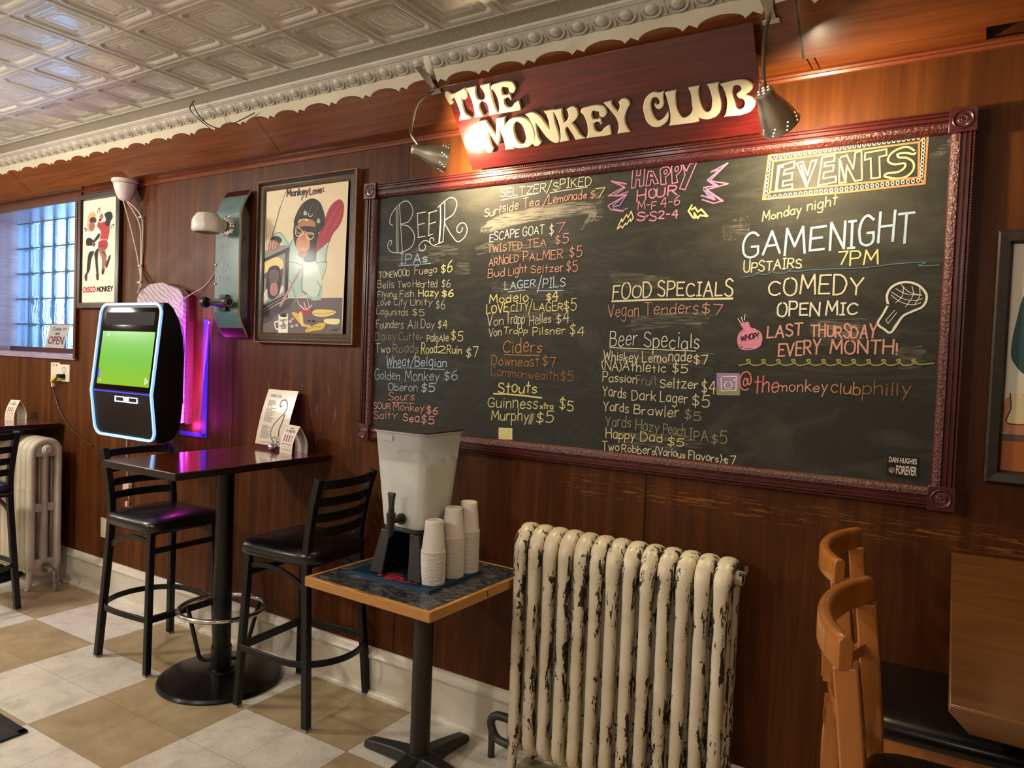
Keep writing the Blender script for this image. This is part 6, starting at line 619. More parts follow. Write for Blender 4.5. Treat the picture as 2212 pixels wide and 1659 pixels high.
# ---------------------------------------------------------------- pictures
def picture_art(name,art,y,root,extra=None):
    b=MB(); cols=[]; lift=0; fn=lambda a,c,l:(a,y-l,c)
    for kd,c,wd,sm,pt in art:
        if c not in cols: cols.append(c)
        mi=cols.index(c); lift+=.000014
        if kd=='t':
            for s in strokes(sm,*pt): lift+=.000014; ribbon(b,s,wd/1000,fn,lift,mi)
            continue
        p=[(pt[i],pt[i+1]) for i in range(0,len(pt),2)]
        if sm: p=[tuple(q) for q in spline(p,5,kd=='p')]
        if kd=='p': polyfill(b,p,fn,lift,mi)
        else: ribbon(b,p,wd/1000,fn,lift,mi)
    ms=[]
    for c in cols:
        q=mat('paint_'+c[1:],c,.5,coat=.04,spec=.2); ms.append(q)
    b.keep=True; return b.build(name,ms,root,smooth=0)
def frame_sides(root,x0,x1,z0,z1,prof,mats,name='frame'):
    """mitred frame; prof: (inset from the outer edge, height off wall, material)"""
    b=MB(); k=len(prof)
    def ringpts(i,h): return [(x0+i,-h,z0+i),(x1-i,-h,z0+i),(x1-i,-h,z1-i),(x0+i,-h,z1-i)]
    R_=[ringpts(i,h) for i,h,_ in prof]
    for j in range(k-1):
        for q in range(4): b.add([R_[j][q],R_[j][(q+1)%4],R_[j+1][(q+1)%4],R_[j+1][q]],[(0,1,2,3)],prof[j][2])
    return b.build(name,mats,root,smooth=25)
BLACKF=noisy('worn_black_frame','#14150f','#1e1c14',(1,1,1),20,.32,.02,coat=.3); BRONZE=noisy('bronze_frame','#4a3820','#5e4a2c',(8,8,8),6,.35,.05,coat=.2); COPPER=noisy('worn_copper_edge','#8a5430','#a06a40',(3,3,3),9,.4)
ml=thing('framed_painting','framed painting of a monkey in a bathrobe smoking at a table with bananas','picture',(-2.86,0,1.632))
frame_sides(ml,-3.205,-2.497,1.632,2.462,[(0,0,2),(0,.034,2),(.006,.036,0),(.016,.04,0),(.022,.03,0),(.026,.028,1),(.034,.032,1),(.040,.028,1),(.044,.03,1),(.05,.024,1),(.052,.02,1)],[BLACKF,BRONZE,COPPER])
picture_art('painting',ART_LOVE,-.0195,ml)
dm=thing('framed_poster','tall black framed poster of two dancing monkeys beside the window','picture',(-4.76,0,1.815))
frame_sides(dm,-4.985,-4.505,1.815,2.548,[(0,0,0),(0,.026,0),(.004,.03,0),(.034,.03,0),(.038,.02,0),(.04,.015,0)],[mat('brown_black_frame','#1d120d',.3,coat=.3)])
picture_art('poster',ART_DISCO,-.0148,dm)
rp=thing('framed_print','dark framed print at the right edge of the photo beside the chalkboard','picture',(.3,0,1.295))
frame_sides(rp,.031,.60,1.293,2.017,[(0,0,0),(0,.028,0),(.006,.034,0),(.03,.03,0),(.036,.018,0),(.038,.015,0)],[noisy('distressed_dark_frame','#1a140f','#2a2018',(1,1,1),30,.5,.2)])
picture_art('print',[('p','#c9c4b4',0,0,[.06,1.31,.57,1.31,.57,2.0,.06,2.0]),('p','#2f4c50',0,1,[.104,1.84,.088,1.77,.078,1.69,.086,1.64,.14,1.60,.3,1.62,.34,1.75,.26,1.88,.16,1.90]),('p','#a8765a',0,1,[.066,1.44,.07,1.52,.088,1.545,.2,1.56,.4,1.55,.56,1.52,.57,1.44,.3,1.43]),('p','#c9bd92',0,0,[.082,1.553,.112,1.553,.135,1.49,.13,1.466,.078,1.468,.086,1.51]),('l','#2a2320',3,1,[.082,1.553,.086,1.51,.078,1.468,.13,1.466]),('p','#544a48',0,0,[.06,1.415,.57,1.415,.57,1.436,.06,1.436]),('p','#9a5c34',0,0,[.06,1.31,.57,1.31,.57,1.416,.06,1.416])],-.0148,rp)
# ---------------------------------------------------------------- skateboard wall light
sk=thing('skateboard_wall_light','teal skateboard with a white glass lamp and one truck, hung on the wall','skateboard',(-3.362,-.06,1.653))
def deck_y(z):
    t_=(z-1.655)/(2.43-1.655); e=max(0,(.17-t_)/.17,(t_-.83)/.17); return -.092+.062*e**1.4
zs=np.linspace(1.655,2.43,49); cx=-3.362
GRN=noisy('teal_deck_print','#4a6a68','#527472',(1,1,6),6,.2,0,coat=.6); MAR=mat('maroon_deck_end','#3a0f1c',.2,coat=.6); PLY=mat('pale_maple_edge','#d0b48c',.5); GRIP=mat('dark_grip','#1c1a1a',.9)
def hw(z):
    t_=(z-1.655)/(2.43-1.655); e=min(t_,1-t_); return .1*(1-.10*max(0,1-e/.025)**2)
b=MB(); b.keep=False; V=[]
for z in zs: 
    y=deck_y(z); q=hw(z); V+=[(cx-q,y,z),(cx-q+.006,y-.002,z),(cx+q-.006,y-.002,z),(cx+q,y,z),(cx+q,y+.010,z),(cx-q,y+.010,z)]
for i in range(len(zs)-1):
    o=i*6; zz=(zs[i]+zs[i+1])/2
    for j in range(6):
        mi=(1 if (zz<1.70 or zz>2.39) else 0) if j in(0,1,2) else 2 if j in(3,5) else 3
        b.add([V[o+j],V[o+(j+1)%6],V[o+6+(j+1)%6],V[o+6+j]],[(0,1,2,3)],mi)
b.add(V[:6],[tuple(range(6))],2); b.add(V[-6:],[tuple(range(6))],2)
dk=b.build('deck',[GRN,MAR,PLY,GRIP],sk,smooth=35)
b=MB(); fn=lambda a,c,l:(a,-.0945-l,c)
for kd,c,wd,sm,pt in ART_DECK:
    if kd=='t': font_mesh(b,sm,fn,pt[2]-pt[0],pt[4],.0003,x0=pt[0],z0=pt[1],bold=.0); continue
    p=[(pt[i],pt[i+1]) for i in range(0,len(pt),2)]; p=[tuple(q) for q in spline(p,6)] if sm else p; ribbon(b,p,wd/1000,fn,.0003,0)
b.keep=True; b.build('printed_logo',mat('deck_ink','#050d0e',.3),dk,smooth=0)
CHROME=mat('chrome','#d8d8d8',.08,1); BLKP=mat('black_metal_part','#111112',.4,.6); URE=mat('black_urethane','#121212',.45)
for z in (2.035,1.935):
    b=MB(); b.ball((-3.452,-.096,z),.008,(1,.5,1)); b.build('bolt',CHROME,sk)
z=1.832; b=MB(); b.box((cx,-.104,z),(.055,.018,.085)); b.cyl((cx,-.10,z+.012),(cx,-.135,z),.018); b.prism([(cx-.075,-.15,z-.012),(cx+.075,-.15,z-.012),(cx+.03,-.115,z-.024),(cx-.03,-.115,z-.024)],(0,0,.03)); b.cyl((cx-.115,-.152,z),(cx+.115,-.152,z),.005); b.build('truck',BLKP,sk,bevel=.002)
for s in (-1,1):
    b=MB(); a=Vector((cx+s*.072,-.152,z)); b.lathe([(.0,0),(.016,0),(.026,.003),(.028,.010),(.028,.03),(.025,.036),(.017,.036),(.015,.03),(.006,.03),(0,.03)],a,(s,0,0),28); wl=b.build('wheel',URE,sk)
    b=MB(); b.lathe([(.018,.0362),(.019,.037),(.021,.037),(.022,.0362)],a,(s,0,0),28); b.cyl(a+Vector((s*.028,0,0)),a+Vector((s*.043,0,0)),.006); b.build('wheel_ring',CHROME,wl)
b=MB(); c=Vector((cx+.0,-.093,2.235)); b.lathe([(0,.02),(.02,.022),(.044,.014),(.052,.004),(.056,.0)],c,(0,-1,0),32); b.cyl(c+Vector((0,-.01,0)),c+Vector((0,-.07,.0)),.026); b.cyl(c+Vector((.04,-.012,.002)),c+Vector((.065,-.012,.002)),.003); b.build('lamp_base',CHROME,sk)
# schoolhouse style shade, open below
MILK=mat('milk_glass','#e6e2dc',.25,coat=.3); cc=(cx-.012,-.205,2.188); o8=[]
b=MB(); pf=[(.060,-.004),(.073,.002),(.0765,.012),(.0755,.05),(.070,.066),(.055,.088),(.05,.092),(.0,.096)]
n=48; vs=[]
for i in range(n):
    a=2*PI*i/n; rr=1-.035*abs(math.sin(a*4))
    vs+=[(cc[0]+r*rr*math.cos(a),cc[1]+r*rr*math.sin(a)*1.02,cc[2]+h) for r,h in pf]
k=len(pf); b.add(vs,[(i*k+j,((i+1)%n)*k+j,((i+1)%n)*k+j+1,i*k+j+1) for i in range(n) for j in range(k-1)])
b.cyl((cc[0]+.005,cc[1]+.045,2.235),(cx,-.115,2.235),.03,.03); shd=b.build('lamp_shade',MILK,sk,smooth=50)
b=MB(); b.ball((cc[0],cc[1],cc[2]+.04),.028); b.build('bulb',mat('unlit_bulb','#d8d0d8',.3),sk)
# fitting under the soffit, with its hanging wires
WHT=noisy('white_enamel','#cfc8ba','#dad4c8',(1,1,1),12,.4)
fx=thing('soffit_lampholder','white dome shaped lampholder under the wooden soffit above the jukebox','fixture',(-4.36,-.075,2.575))
b=MB(); b.lathe([(0,0),(.074,0),(.076,-.012),(.07,-.018),(.066,-.022),(.062,-.045),(.05,-.085),(.036,-.112),(.022,-.122),(0,-.124)],(-4.36,-.075,2.575),(0,0,1),36); b.build('dome',WHT,fx)
b=MB(); b.lathe([(.0665,-.02),(.069,-.021),(.068,-.026),(.0655,-.026)],(-4.36,-.075,2.575),(0,0,1),36); b.build('ring',mat('grey_seam','#8f887c',.5),fx)
CORD=mat('off_white_cord','#b8ab9a',.5); BRC=mat('brown_cord','#2a1a12',.5)
def cord(name,label,cat,paths,r,m,n=8):
    b=MB()
    for p in paths: b.tube(spline(p,n),r,6)
    return tag(b.build(name,m),label,cat)
hc=cord('hanging_cable','white cables hanging from the dome lampholder down to the jukebox','cable',[[(-4.385,-.07,2.455),(-4.37,-.03,2.3),(-4.33,-.014,2.15),(-4.29,-.012,2.02),(-4.235,-.03,1.965)],[(-4.365,-.06,2.452),(-4.30,-.02,2.33),(-4.29,-.012,2.2),(-4.285,-.012,2.05),(-4.215,-.06,1.94),(-4.19,-.085,1.9)],[(-4.355,-.06,2.453),(-4.285,-.014,2.36),(-4.275,-.012,2.2),(-4.278,-.012,2.06),(-4.2,-.06,1.93)]],.0045,CORD)
for p in ((-4.29,-.016,2.36),(-4.29,-.015,2.07),(-4.235,-.05,1.965)):
    b=MB(); b.box(p,(.03,.012,.009)); b.build('cable_tie',CORD,hc)
b=MB(); b.tube(spline([(-3.465,-.07,2.2),(-3.5,-.02,2.10),(-3.6,-.006,1.99),(-3.68,-.01,1.93),(-3.79,-.055,1.86),(-3.82,-.07,1.80)],8),.0022,6); b.build('lamp_cord',CORD,sk)
# ---------------------------------------------------------------- jukebox on its lit backboard
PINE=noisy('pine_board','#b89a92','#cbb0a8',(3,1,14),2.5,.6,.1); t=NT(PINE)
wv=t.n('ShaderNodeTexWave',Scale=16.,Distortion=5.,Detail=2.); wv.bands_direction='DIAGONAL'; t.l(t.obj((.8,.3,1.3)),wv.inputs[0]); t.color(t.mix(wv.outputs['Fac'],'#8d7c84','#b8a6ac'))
bd=thing('jukebox_backboard','pale wooden backboard with rounded top behind the jukebox, lit magenta','board',(-4.0,-.03,1.16))
b=MB(); x0,x1,z0,z1=-4.245,-3.785,1.16,1.93
pl=[(x0,0,z0),(x1,0,z0),(x1,0,z1-.08)]+[(x1-.10+.10*math.cos(a),0,z1-.08+.08*math.sin(a)) for a in np.linspace(.2,PI/2,7)]+[(-4.0,0,z1+.03),(x0+.12,0,z1+.02)]+[(x0+.10-.10*math.sin(a),0,z1-.08+.08*math.cos(a)) for a in np.linspace(.2,PI/2,7)]
b.prism([(p[0],-.058,p[2]) for p in pl],(0,.045,0)); b.build('plank',PINE,bd,bevel=.003)
b=MB(); b.box((-3.772,-.02,1.52),(.014,.038,.73)); b.build('batten',DARKWOOD,bd)
MAG='#ff1aa8'; BLU='#4a2cff'
ls=thing('led_strip','blue violet led strip stuck on the wall right of the jukebox','led strip',(-3.65,0,1.087))
b=MB(); ST=mat('blue_led_strip','#3020a0',.6,emit=BLU,es=.6); tt=NT(ST); q=tt.noise(tt.obj((60,60,60)),6,2); f2=tt.math('MULTIPLY',tt.ramp(q,[(.35,.25),(.65,1.)]),.6); tt.l(f2,tt.b.inputs['Emission Strength'])
b.box((-3.648,-.0035,1.42),(.042,.006,.66)); b.box((-3.75,-.0035,1.098),(.24,.006,.022)); b.build('light_tape',ST,ls)
# leds behind the jukebox wash the backboard and the wall beside it
area('led_light',(-3.766,-.030,1.46),(-3.5,-.004,1.46),.010,8,(1,.04,.50),.66)
area('led_light',(-3.655,-.014,1.42),(-3.95,-.12,1.45),.012,5.5,(.26,.10,1),.64)
area('led_light',(-3.66,-.05,1.45),(-3.86,-.06,1.5),.02,3,(.9,.06,.85),.6)
area('led_light',(-3.84,-.15,1.70),(-3.82,-.058,1.72),.2,.45,(.7,.3,1),.3)
area('led_light',(-3.82,-.15,1.40),(-3.80,-.058,1.40),.14,1.6,(1,.05,.8),.5)
jb=thing('jukebox','black wall mounted jukebox with glowing green screen and light blue outline','jukebox',(-3.905,-.2,1.08))
JB=mat('jukebox_black','#08080b',.35,spec=.35); JG=mat('jukebox_glass','#040405',.05,spec=.05)
JX0,JX1=-4.2,-3.613
side=[(-.283,1.82),(-.335,1.333),(-.308,1.083),(-.262,1.078),(-.205,1.10),(-.172,1.16),(-.158,1.3),(-.155,1.55),(-.165,1.65),(-.19,1.735),(-.225,1.795),(-.255,1.822)]
b=MB(); b.prism([(JX0,y,z) for y,z in side],(JX1-JX0,0,0)); b.build('cabinet',JB,jb,bevel=.006)
b=MB(); b.box((-3.95,-.11,1.35),(.22,.1,.4)); b.build('mount_bracket',JB,jb)
def fy(z): return -.283-.052*(1.82-z)/(1.82-1.333) if z>1.333 else -.335+.027*(1.333-z)/.25
def fr(x,z,l=0): return (x,fy(z)-l,z)
# glowing outline, rounded corners, following the bent front
xa,xb,za,zb2=JX0+.004,JX1-.004,1.09,1.814; rr=.055; path=[]
for cx_,cz_,a0 in ((xb-rr,zb2-rr,0),(xa+rr,zb2-rr,90),(xa+rr,za+rr,180),(xb-rr,za+rr,270)):
    for k in range(7):
        a=R(a0+15*k); path.append((cx_+rr*math.cos(a),cz_+rr*math.sin(a)))
full=[]
for i in range(len(path)):
    p=path[i];q=path[(i+1)%len(path)]; full.append(p)
    if abs(p[1]-q[1])>.3: full+= [(p[0],p[1]+(q[1]-p[1])*t_) for t_ in np.linspace(0,1,14)[1:-1]]
b=MB(); b.sweep([fr(x,z,.004) for x,z in full],[(.0062*c,.006*s) for c,s in ((-1,-1),(1,-1),(1,1),(-1,1))],closed=True,up=(0,-1,0)); b.build('light_outline',mat('ice_blue_light','#a8d4ff',.4,emit='#86bcff',es=1.0),jb,smooth=30)
b=MB(); xm,xn=JX0+.025,JX1-.022
b.add([fr(xm,1.345,.002),fr(xn,1.345,.002),fr(xn,1.795,.002),fr(xm,1.795,.002)],[(0,1,2,3)]); b.build('glass_front',JG,jb,smooth=0)
b=MB(); b.add([fr(JX0+.06,1.70,.003),fr(JX1-.06,1.70,.003),fr(JX1-.06,1.77,.003),fr(JX0+.06,1.77,.003)],[(0,1,2,3)]); b.build('marquee',mat('dim_marquee','#0e0d0f',.65,spec=.2),jb,smooth=0)
SCR=mat('green_screen','#102008',.2,spec=.1,emit='#8fe04a',es=.82); t=NT(SCR); X=t.xyz(t.obj()); t.l(t.ramp(t.math('MULTIPLY',t.math('SUBTRACT',X[2],.29),3.2),[(0,'#a4d838'),(.45,'#84d84c'),(1,'#8cdc66')]),t.b.inputs['Emission Color'])
sx0,sx1,sz0,sz1=-4.152,-3.650,1.372,1.665
b=MB(); b.add([fr(sx0,sz0,.004),fr(sx1,sz0,.004),fr(sx1,sz1,.004),fr(sx0,sz1,.004)],[(0,1,2,3)]); sc=b.build('screen',SCR,jb,smooth=0)
b=MB(); fnj=lambda a,c,l: fr(a,c,.0042+l)
b.mats(0); polyfill(b,[(sx0+.0+.018*math.cos(a)*(1 if math.cos(a)>0 else 0),1.43+.03*math.sin(a)) for a in np.linspace(-PI/2,PI/2,9)],fnj,0,0)
polyfill(b,[(sx0+.06+.012*math.cos(a),1.645+.008*math.sin(a)) for a in np.linspace(0,2*PI,10)[:-1]],fnj,0,1)
ribbon(b,[(sx1-.04,1.385),(sx1-.04,1.42),(sx1-.015,1.40),(sx1-.04,1.39)],.004,fnj,0,2); ribbon(b,[(sx0+.02,1.385),(sx0+.03,1.40),(sx0+.045,1.383)],.003,fnj,0,3)
b.keep=True; b.build('screen_icons',[mat('icon_blue','#1030c0',.4,emit='#2040e0',es=.6),mat('icon_cyan','#60d0e0',.4,emit='#70d8d8',es=.6),mat('icon_white','#e0ffe0',.4,emit='#d8ffd0',es=.7),mat('icon_orange','#e0a040',.4,emit='#e0a830',es=.6)],sc,smooth=0)
b=MB(); b.bar(fr(xm-.01,1.334,.002),fr(xn+.01,1.334,.002),.006,.006); b.build('blue_line',mat('blue_line_light','#2020c0',.4,emit='#3a34ff',es=1.3),jb)
b=MB(); cxp=-3.86; zz=1.297
for s in (-1,1):
    for q in ((0,.013,.088,.005),(0,-.013,.088,.005),(.042,0,.005,.03),(-.042,0,.005,.03)): b.box((cxp+s*.062+q[0],fy(zz)-.002,zz+q[1]),(q[2],.004,q[3]))
b.box((cxp,fy(zz)-.002,zz),(.014,.004,.03)); b.build('payment_slots',mat('white_slot_light','#ffffff',.4,emit='#cfe6ff',es=1.6),jb)
b=MB(); b.tube(spline([(-3.80,-.10,1.74),(-3.72,-.105,1.70),(-3.685,-.11,1.60),(-3.70,-.105,1.48),(-3.72,-.10,1.36),(-3.715,-.09,1.28)],8),.004,6); b.build('power_cable',mat('grey_cable','#8a7a9a',.5),jb)
LC=[[(-4.40,-.012,1.1),(-4.402,-.01,.95),(-4.395,-.01,.83),(-4.388,-.012,.77)],[(-4.37,-.012,.70),(-4.365,-.012,.64)]]
b=MB(); b.prism([(-4.405,-.03,.69),(-4.345,-.03,.70),(-4.34,-.03,.735),(-4.375,-.03,.765),(-4.405,-.03,.765)],(0,.022,0)); b.box((-4.37,-.02,.615),(.022,.014,.03))
lc=tag(b.build('led_controller',mat('pink_white_plastic','#c9a8a0',.4)),'small pinkish led controller hanging under the jukebox','controller')
b=MB()
for p in LC: b.tube(spline(p,8),.003,6)
b.build('cord',CORD,lc)
# ---------------------------------------------------------------- wall plates, plugs, open sign
PLATE=mat('ivory_plate','#cfc6b4',.4)
ot=thing('outlet_plate','double ivory outlet plate with plugs below the glass block window','outlet',(-5.225,0,1.33))
b=MB(); b.box((-5.287,-.004,1.39),(.117,.008,.124)); b.box((-5.163,-.0055,1.385),(.13,.011,.115)); b.build('cover_plate',PLATE,ot,bevel=.003)
b=MB()
for x,z in ((-5.31,1.435),(-5.265,1.435),(-5.31,1.345),(-5.265,1.345)): b.box((x,-.009,z),(.008,.004,.008))
for z in (1.405,1.362): b.lathe([(.017,0),(.019,.0015),(.021,0)],(-5.163,-.011,z),(0,-1,0),18)
b.build('slots',mat('slot_dark','#3a3228',.6),ot)
pg=thing('power_plug','yellow and black plug in the outlet under the window with dark cord','plug',(-5.16,-.02,1.36))
b=MB(); b.box((-5.165,-.03,1.366),(.05,.035,.024)); b.build('plug_head',BLKP,pg,bevel=.004)
b=MB(); b.bar((-5.19,-.04,1.362),(-5.265,-.035,1.325),.026,.02); b.build('strain_relief',mat('yellow_plastic','#c8b838',.4),pg,bevel=.004)
b=MB(); b.tube(spline([(-5.262,-.035,1.328),(-5.275,-.02,1.29),(-5.27,-.012,1.22),(-5.20,-.01,1.12),(-5.08,-.01,1.03),(-4.93,-.01,.97),(-4.80,-.01,.93)],8),.004,6); b.build('cord',BRC,pg)
b=MB(); b.box((-5.268,-.03,1.305),(.014,.014,.03)); b.build('cord_tag',mat('white_tag','#d8d0c4',.5),pg)
b=MB(); b.box((-4.642,-.0045,.42),(.085,.009,.125)); b.box((-4.642,-.010,.42),(.036,.004,.07)); tag(b.build('wall_plate',PLATE,bevel=.003),'ivory outlet plate low on the wall behind the left bar stool','outlet')
og=thing('open_sign','small grey card reading OPEN leaning against the glass blocks','sign',(-5.8,.24,1.546))
def op(u,v,l=0): # tilted card
    return Vector((-5.945+u*1.07+v*.06,.234+v*.16-l,1.5465+v*.83))
b=MB(); b.hexa([op(0,0),op(.255,0),op(.255,0,-.003),op(0,0,-.003)],[op(.0,.21),op(.255,.21),op(.255,.21,-.003),op(.0,.21,-.003)]); b.build('card',mat('grey_card','#a9a49c',.5),og)
b=MB(); fo=lambda a,c,l: op(a,c,l+.0006)
font_mesh(b,'OPEN',fo,.205,.075,.0004,mi=0,bold=.02,x0=.026,z0=.03)
for s in strokes('Come',.05,.155,.16,.158,.03)+strokes('in',.19,.16,.225,.162,.026): ribbon(b,s,.005,fo,.0004,1)
for s in strokes("WE'RE",.10,.118,.155,.119,.016): ribbon(b,s,.004,fo,.0004,1)
b.keep=True; b.build('lettering',[mat('maroon_ink','#5a2030',.5),mat('dark_ink','#33302e',.5)],og,smooth=0)
# ---------------------------------------------------------------- loose wires at the cornice
cord('ceiling_wire','loose thin brown wires hanging from a hole at the cornice','wire',[[(-3.62,-.13,2.914),(-3.64,-.14,2.87),(-3.60,-.12,2.82),(-3.53,-.09,2.76),(-3.52,-.13,2.72)],[(-3.63,-.135,2.9),(-3.60,-.09,2.82),(-3.5,-.06,2.77),(-3.40,-.04,2.79),(-3.26,-.02,2.83)]],.003,BRC)
cord('lamp_wire','thin grey wire from the left clamp lamp over the valance','wire',[[(-1.90,-.25,2.67),(-1.885,-.26,2.645),(-1.84,-.25,2.655),(-1.80,-.2,2.70),(-1.78,-.15,2.71)]],.0028,GOOSE)
# ---------------------------------------------------------------- black metal bar stools
POW=noisy('black_powder_coat','#0a0a0b','#0f0f10',(1,1,1),30,.42,.03,spec=.35); VIN=mat('black_vinyl','#0c0c0e',.3,coat=.15); t=NT(VIN); t.bump(t.noise(t.obj(),160,3),.06,.002)
GLIDE=mat('grey_glide','#8d8a84',.4)
def rot2(x,y,a): return x*math.cos(a)-y*math.sin(a),x*math.sin(a)+y*math.cos(a)
def make_stool():
    s=thing('bar_stool','','bar stool')
    for sg in (-1,1):
        b=MB(); b.bar((.2,sg*.195,.008),(.175,sg*.170,.69),.03,.03,(0,1,0)); lg=b.build('leg',POW,s,bevel=.004)
        b=MB(); b.box((.2,sg*.195,.005),(.03,.03,.01)); b.build('glide',GLIDE,lg)
        P=[(-.21,sg*.2,.008),(-.178,sg*.18,.45),(-.165,sg*.172,.66),(-.168,sg*.17,.80),(-.195,sg*.174,.95),(-.226,sg*.178,1.062)]
        b=MB(); b.sweep(spline(P,5),[(-.016,-.016),(.016,-.016),(.016,.016),(-.016,.016)],up=(1,0,0)); lg=b.build('leg',POW,s,bevel=.003)
        b=MB(); b.box((-.21,sg*.2,.005),(.032,.032,.01)); b.build('glide',GLIDE,lg)
        b=MB(); b.sweep(spline([(-.18,sg*.174,.56),(-.12,sg*.172,.605),(-.03,sg*.17,.638),(.06,sg*.17,.65),(.16,sg*.17,.64)],5),[(-.005,-.011),(.005,-.011),(.005,.011),(-.005,.011)]); b.build('seat_brace',POW,s)
    b=MB(); b.bar((.188,-.17,.60),(.188,.17,.60),.018,.024); b.build('stretcher',POW,s)
    for z,x in ((1.035,-.218),(.958,-.197),(.888,-.182),(.822,-.172)):
        P=[(x+.004,-.172,z),(x-.028,-.1,z),(x-.04,0,z),(x-.028,.1,z),(x+.004,.172,z)]
        b=MB(); b.sweep(spline(P,5),[(-.005,-.019),(.005,-.019),(.005,.019),(-.005,.019)]); b.build('back_slat',POW,s,bevel=.002)
    # foot rest: straight bar at the front, loop round the back legs
    b=MB(); b.bar((.195,-.188,.27),(.195,.188,.27),.024,.03); 
    loop=[(.19,-.195,.27),(.0,-.212,.27)]+[(-.09+-.185*math.sin(a),-.212*math.cos(a),.27) for a in np.linspace(0,PI,13)]+[(.0,.212,.27),(.19,.195,.27)]
    b.sweep([tuple(p) for p in spline(loop,3)],[(-.005,-.014),(.005,-.014),(.005,.014),(-.005,.014)]); b.build('foot_rest',POW,s,bevel=.002)
    # padded seat, a rounded slab with a domed top
    b=MB(); n=40; out=[]
    for i in range(n):
        a=2*PI*i/n; c_,s_=math.cos(a),math.sin(a); e=.3
        out.append((.222*math.copysign(abs(c_)**e,c_)+.008,.207*math.copysign(abs(s_)**e,s_)*(1-.08*(c_<0)*abs(c_))))
    rings=[(.94,.690),(.985,.693),(1.0,.705),(1.0,.722),(.985,.736),(.94,.747),(.8,.757),(.55,.764),(.25,.767)]
    vs=[(x*k,y*k,z) for k,z in rings for x,y in out]; fs=[(j*n+i,j*n+(i+1)%n,(j+1)*n+(i+1)%n,(j+1)*n+i) for j in range(len(rings)-1) for i in range(n)]
    fs+=[tuple(range(n))[::-1],tuple(range((len(rings)-1)*n,len(rings)*n))]
    b.add(vs,fs); b.build('seat',VIN,s,smooth=60)
    b=MB(); b.box((0,0,.683),(.36,.34,.014)); b.build('seat_pan',POW,s)
    return s
st=make_stool(); GS='black bar stools along the wall'
def setT(o,loc,rz,label,group): o.location=loc; o.rotation_euler=(0,0,rz); o['label']=label; o['group']=group
setT(st,(-3.507,-.335,0),R(1),'black bar stool with shiny blue lit seat below the jukebox, left of its table',GS)
dup(st,(-2.535,-.245,0),R(185),'black ladder back bar stool with seat facing left, right of the bar table',GS)
dup(st,(-4.93,-.67,0),R(180),'black bar stool cut off at the left edge, in front of the white radiator',GS)
# ---------------------------------------------------------------- bar tables
TOPW=noisy('glossy_red_brown_top','#54200f','#662a16',(3,24,3),2,.1,0,coat=.6); TEDGE=mat('dark_top_edge','#170806',.35)
BLK2=mat('gloss_black_metal','#070708',.32,coat=.08,spec=.35)
def bar_table(label,x0,x1,y0,y1,z,px,py,full):
    tb=thing('bar_table',label,'bar table',(px,py,0),'red brown bar tables')
    b=MB(); b.mats(0); b.hexa([(x0,y0,z-.032),(x1,y0,z-.032),(x1,y1,z-.032),(x0,y1,z-.032)],[(x0,y0,z),(x1,y0,z),(x1,y1,z),(x0,y1,z)])
    b.m=[1,0,1,1,1,1]; b.build('table_top',[TOPW,TEDGE],tb,bevel=.004)
    b=MB(); b.cyl((px,py,.03),(px,py,z-.04),.042,n=32); b.cyl((px,py,.05),(px,py,.16),.047,n=32); b.build('column',BLK2,tb)
    b=MB(); b.box((px,py,z-.037),(.3,.3,.01)); b.build('top_plate',POW,tb)
    b=MB(); b.lathe([(.285,0),(.287,.008),(.28,.02),(.262,.026),(.10,.036),(.066,.040),(.062,.052),(.044,.056)],(px,py,0),(0,0,1),64,capa=True); b.build('base_plate',BLK2,tb)
    if full:
        b=MB(); b.tube([(px+.195*math.cos(a),py+.195*math.sin(a),.345) for a in np.linspace(0,2*PI,57)[:-1]],.012,12,closed=True); b.build('foot_ring',CHROME,tb)
        b=MB()
        for a in (R(200),R(320),R(80)):
            p=lambda r,zz:(px+r*math.cos(a),py+r*math.sin(a),zz); b.sweep(spline([p(.192,.335),p(.13,.12),p(.115,.085),p(.09,.075),p(.046,.085)],4),[(-.007,-.007),(.007,-.007),(.007,.007),(-.007,.007)])
        b.build('ring_support',POW,tb)
    return tb
bar_table('tall table with glossy red brown top, black column and chrome foot ring',-3.155,-2.635,-.835,-.02,1.097,-3.015,-.325,True)
bar_table('tall red brown table top cut off at the left edge above the radiator',-5.86,-5.16,-.75,-.02,1.05,-5.6,-.36,False)
# menu card in a wire holder, paper tents
PAPER=mat('warm_white_paper','#d6ccba',.5); PINK=mat('print_grey','#4a443e',.6); PDK=mat('print_black','#1c1a1a',.5)
TZ=1.0975
mn=thing('card_holder','chrome ball card holder with a wire ring on the bar table','card holder',(-2.93,-.125,TZ))
hx,hy=-2.93,-.125
b=MB(); b.ball((hx,hy,TZ+.016),.0205,n=24,m=14); b.build('ball',CHROME,mn)
b=MB(); b.tube([(hx+.016*math.cos(a)*1.0,hy+.012+.004*math.sin(a),TZ+.05+.016*math.sin(a)) for a in np.linspace(-PI/2,PI*1.45,26)],.0022,8); b.build('ring',CHROME,mn)
mc=thing('menu_card','white menu card with a curled tail drawing, held upright by a chrome ball holder','menu',(-3.03,-.04,TZ))
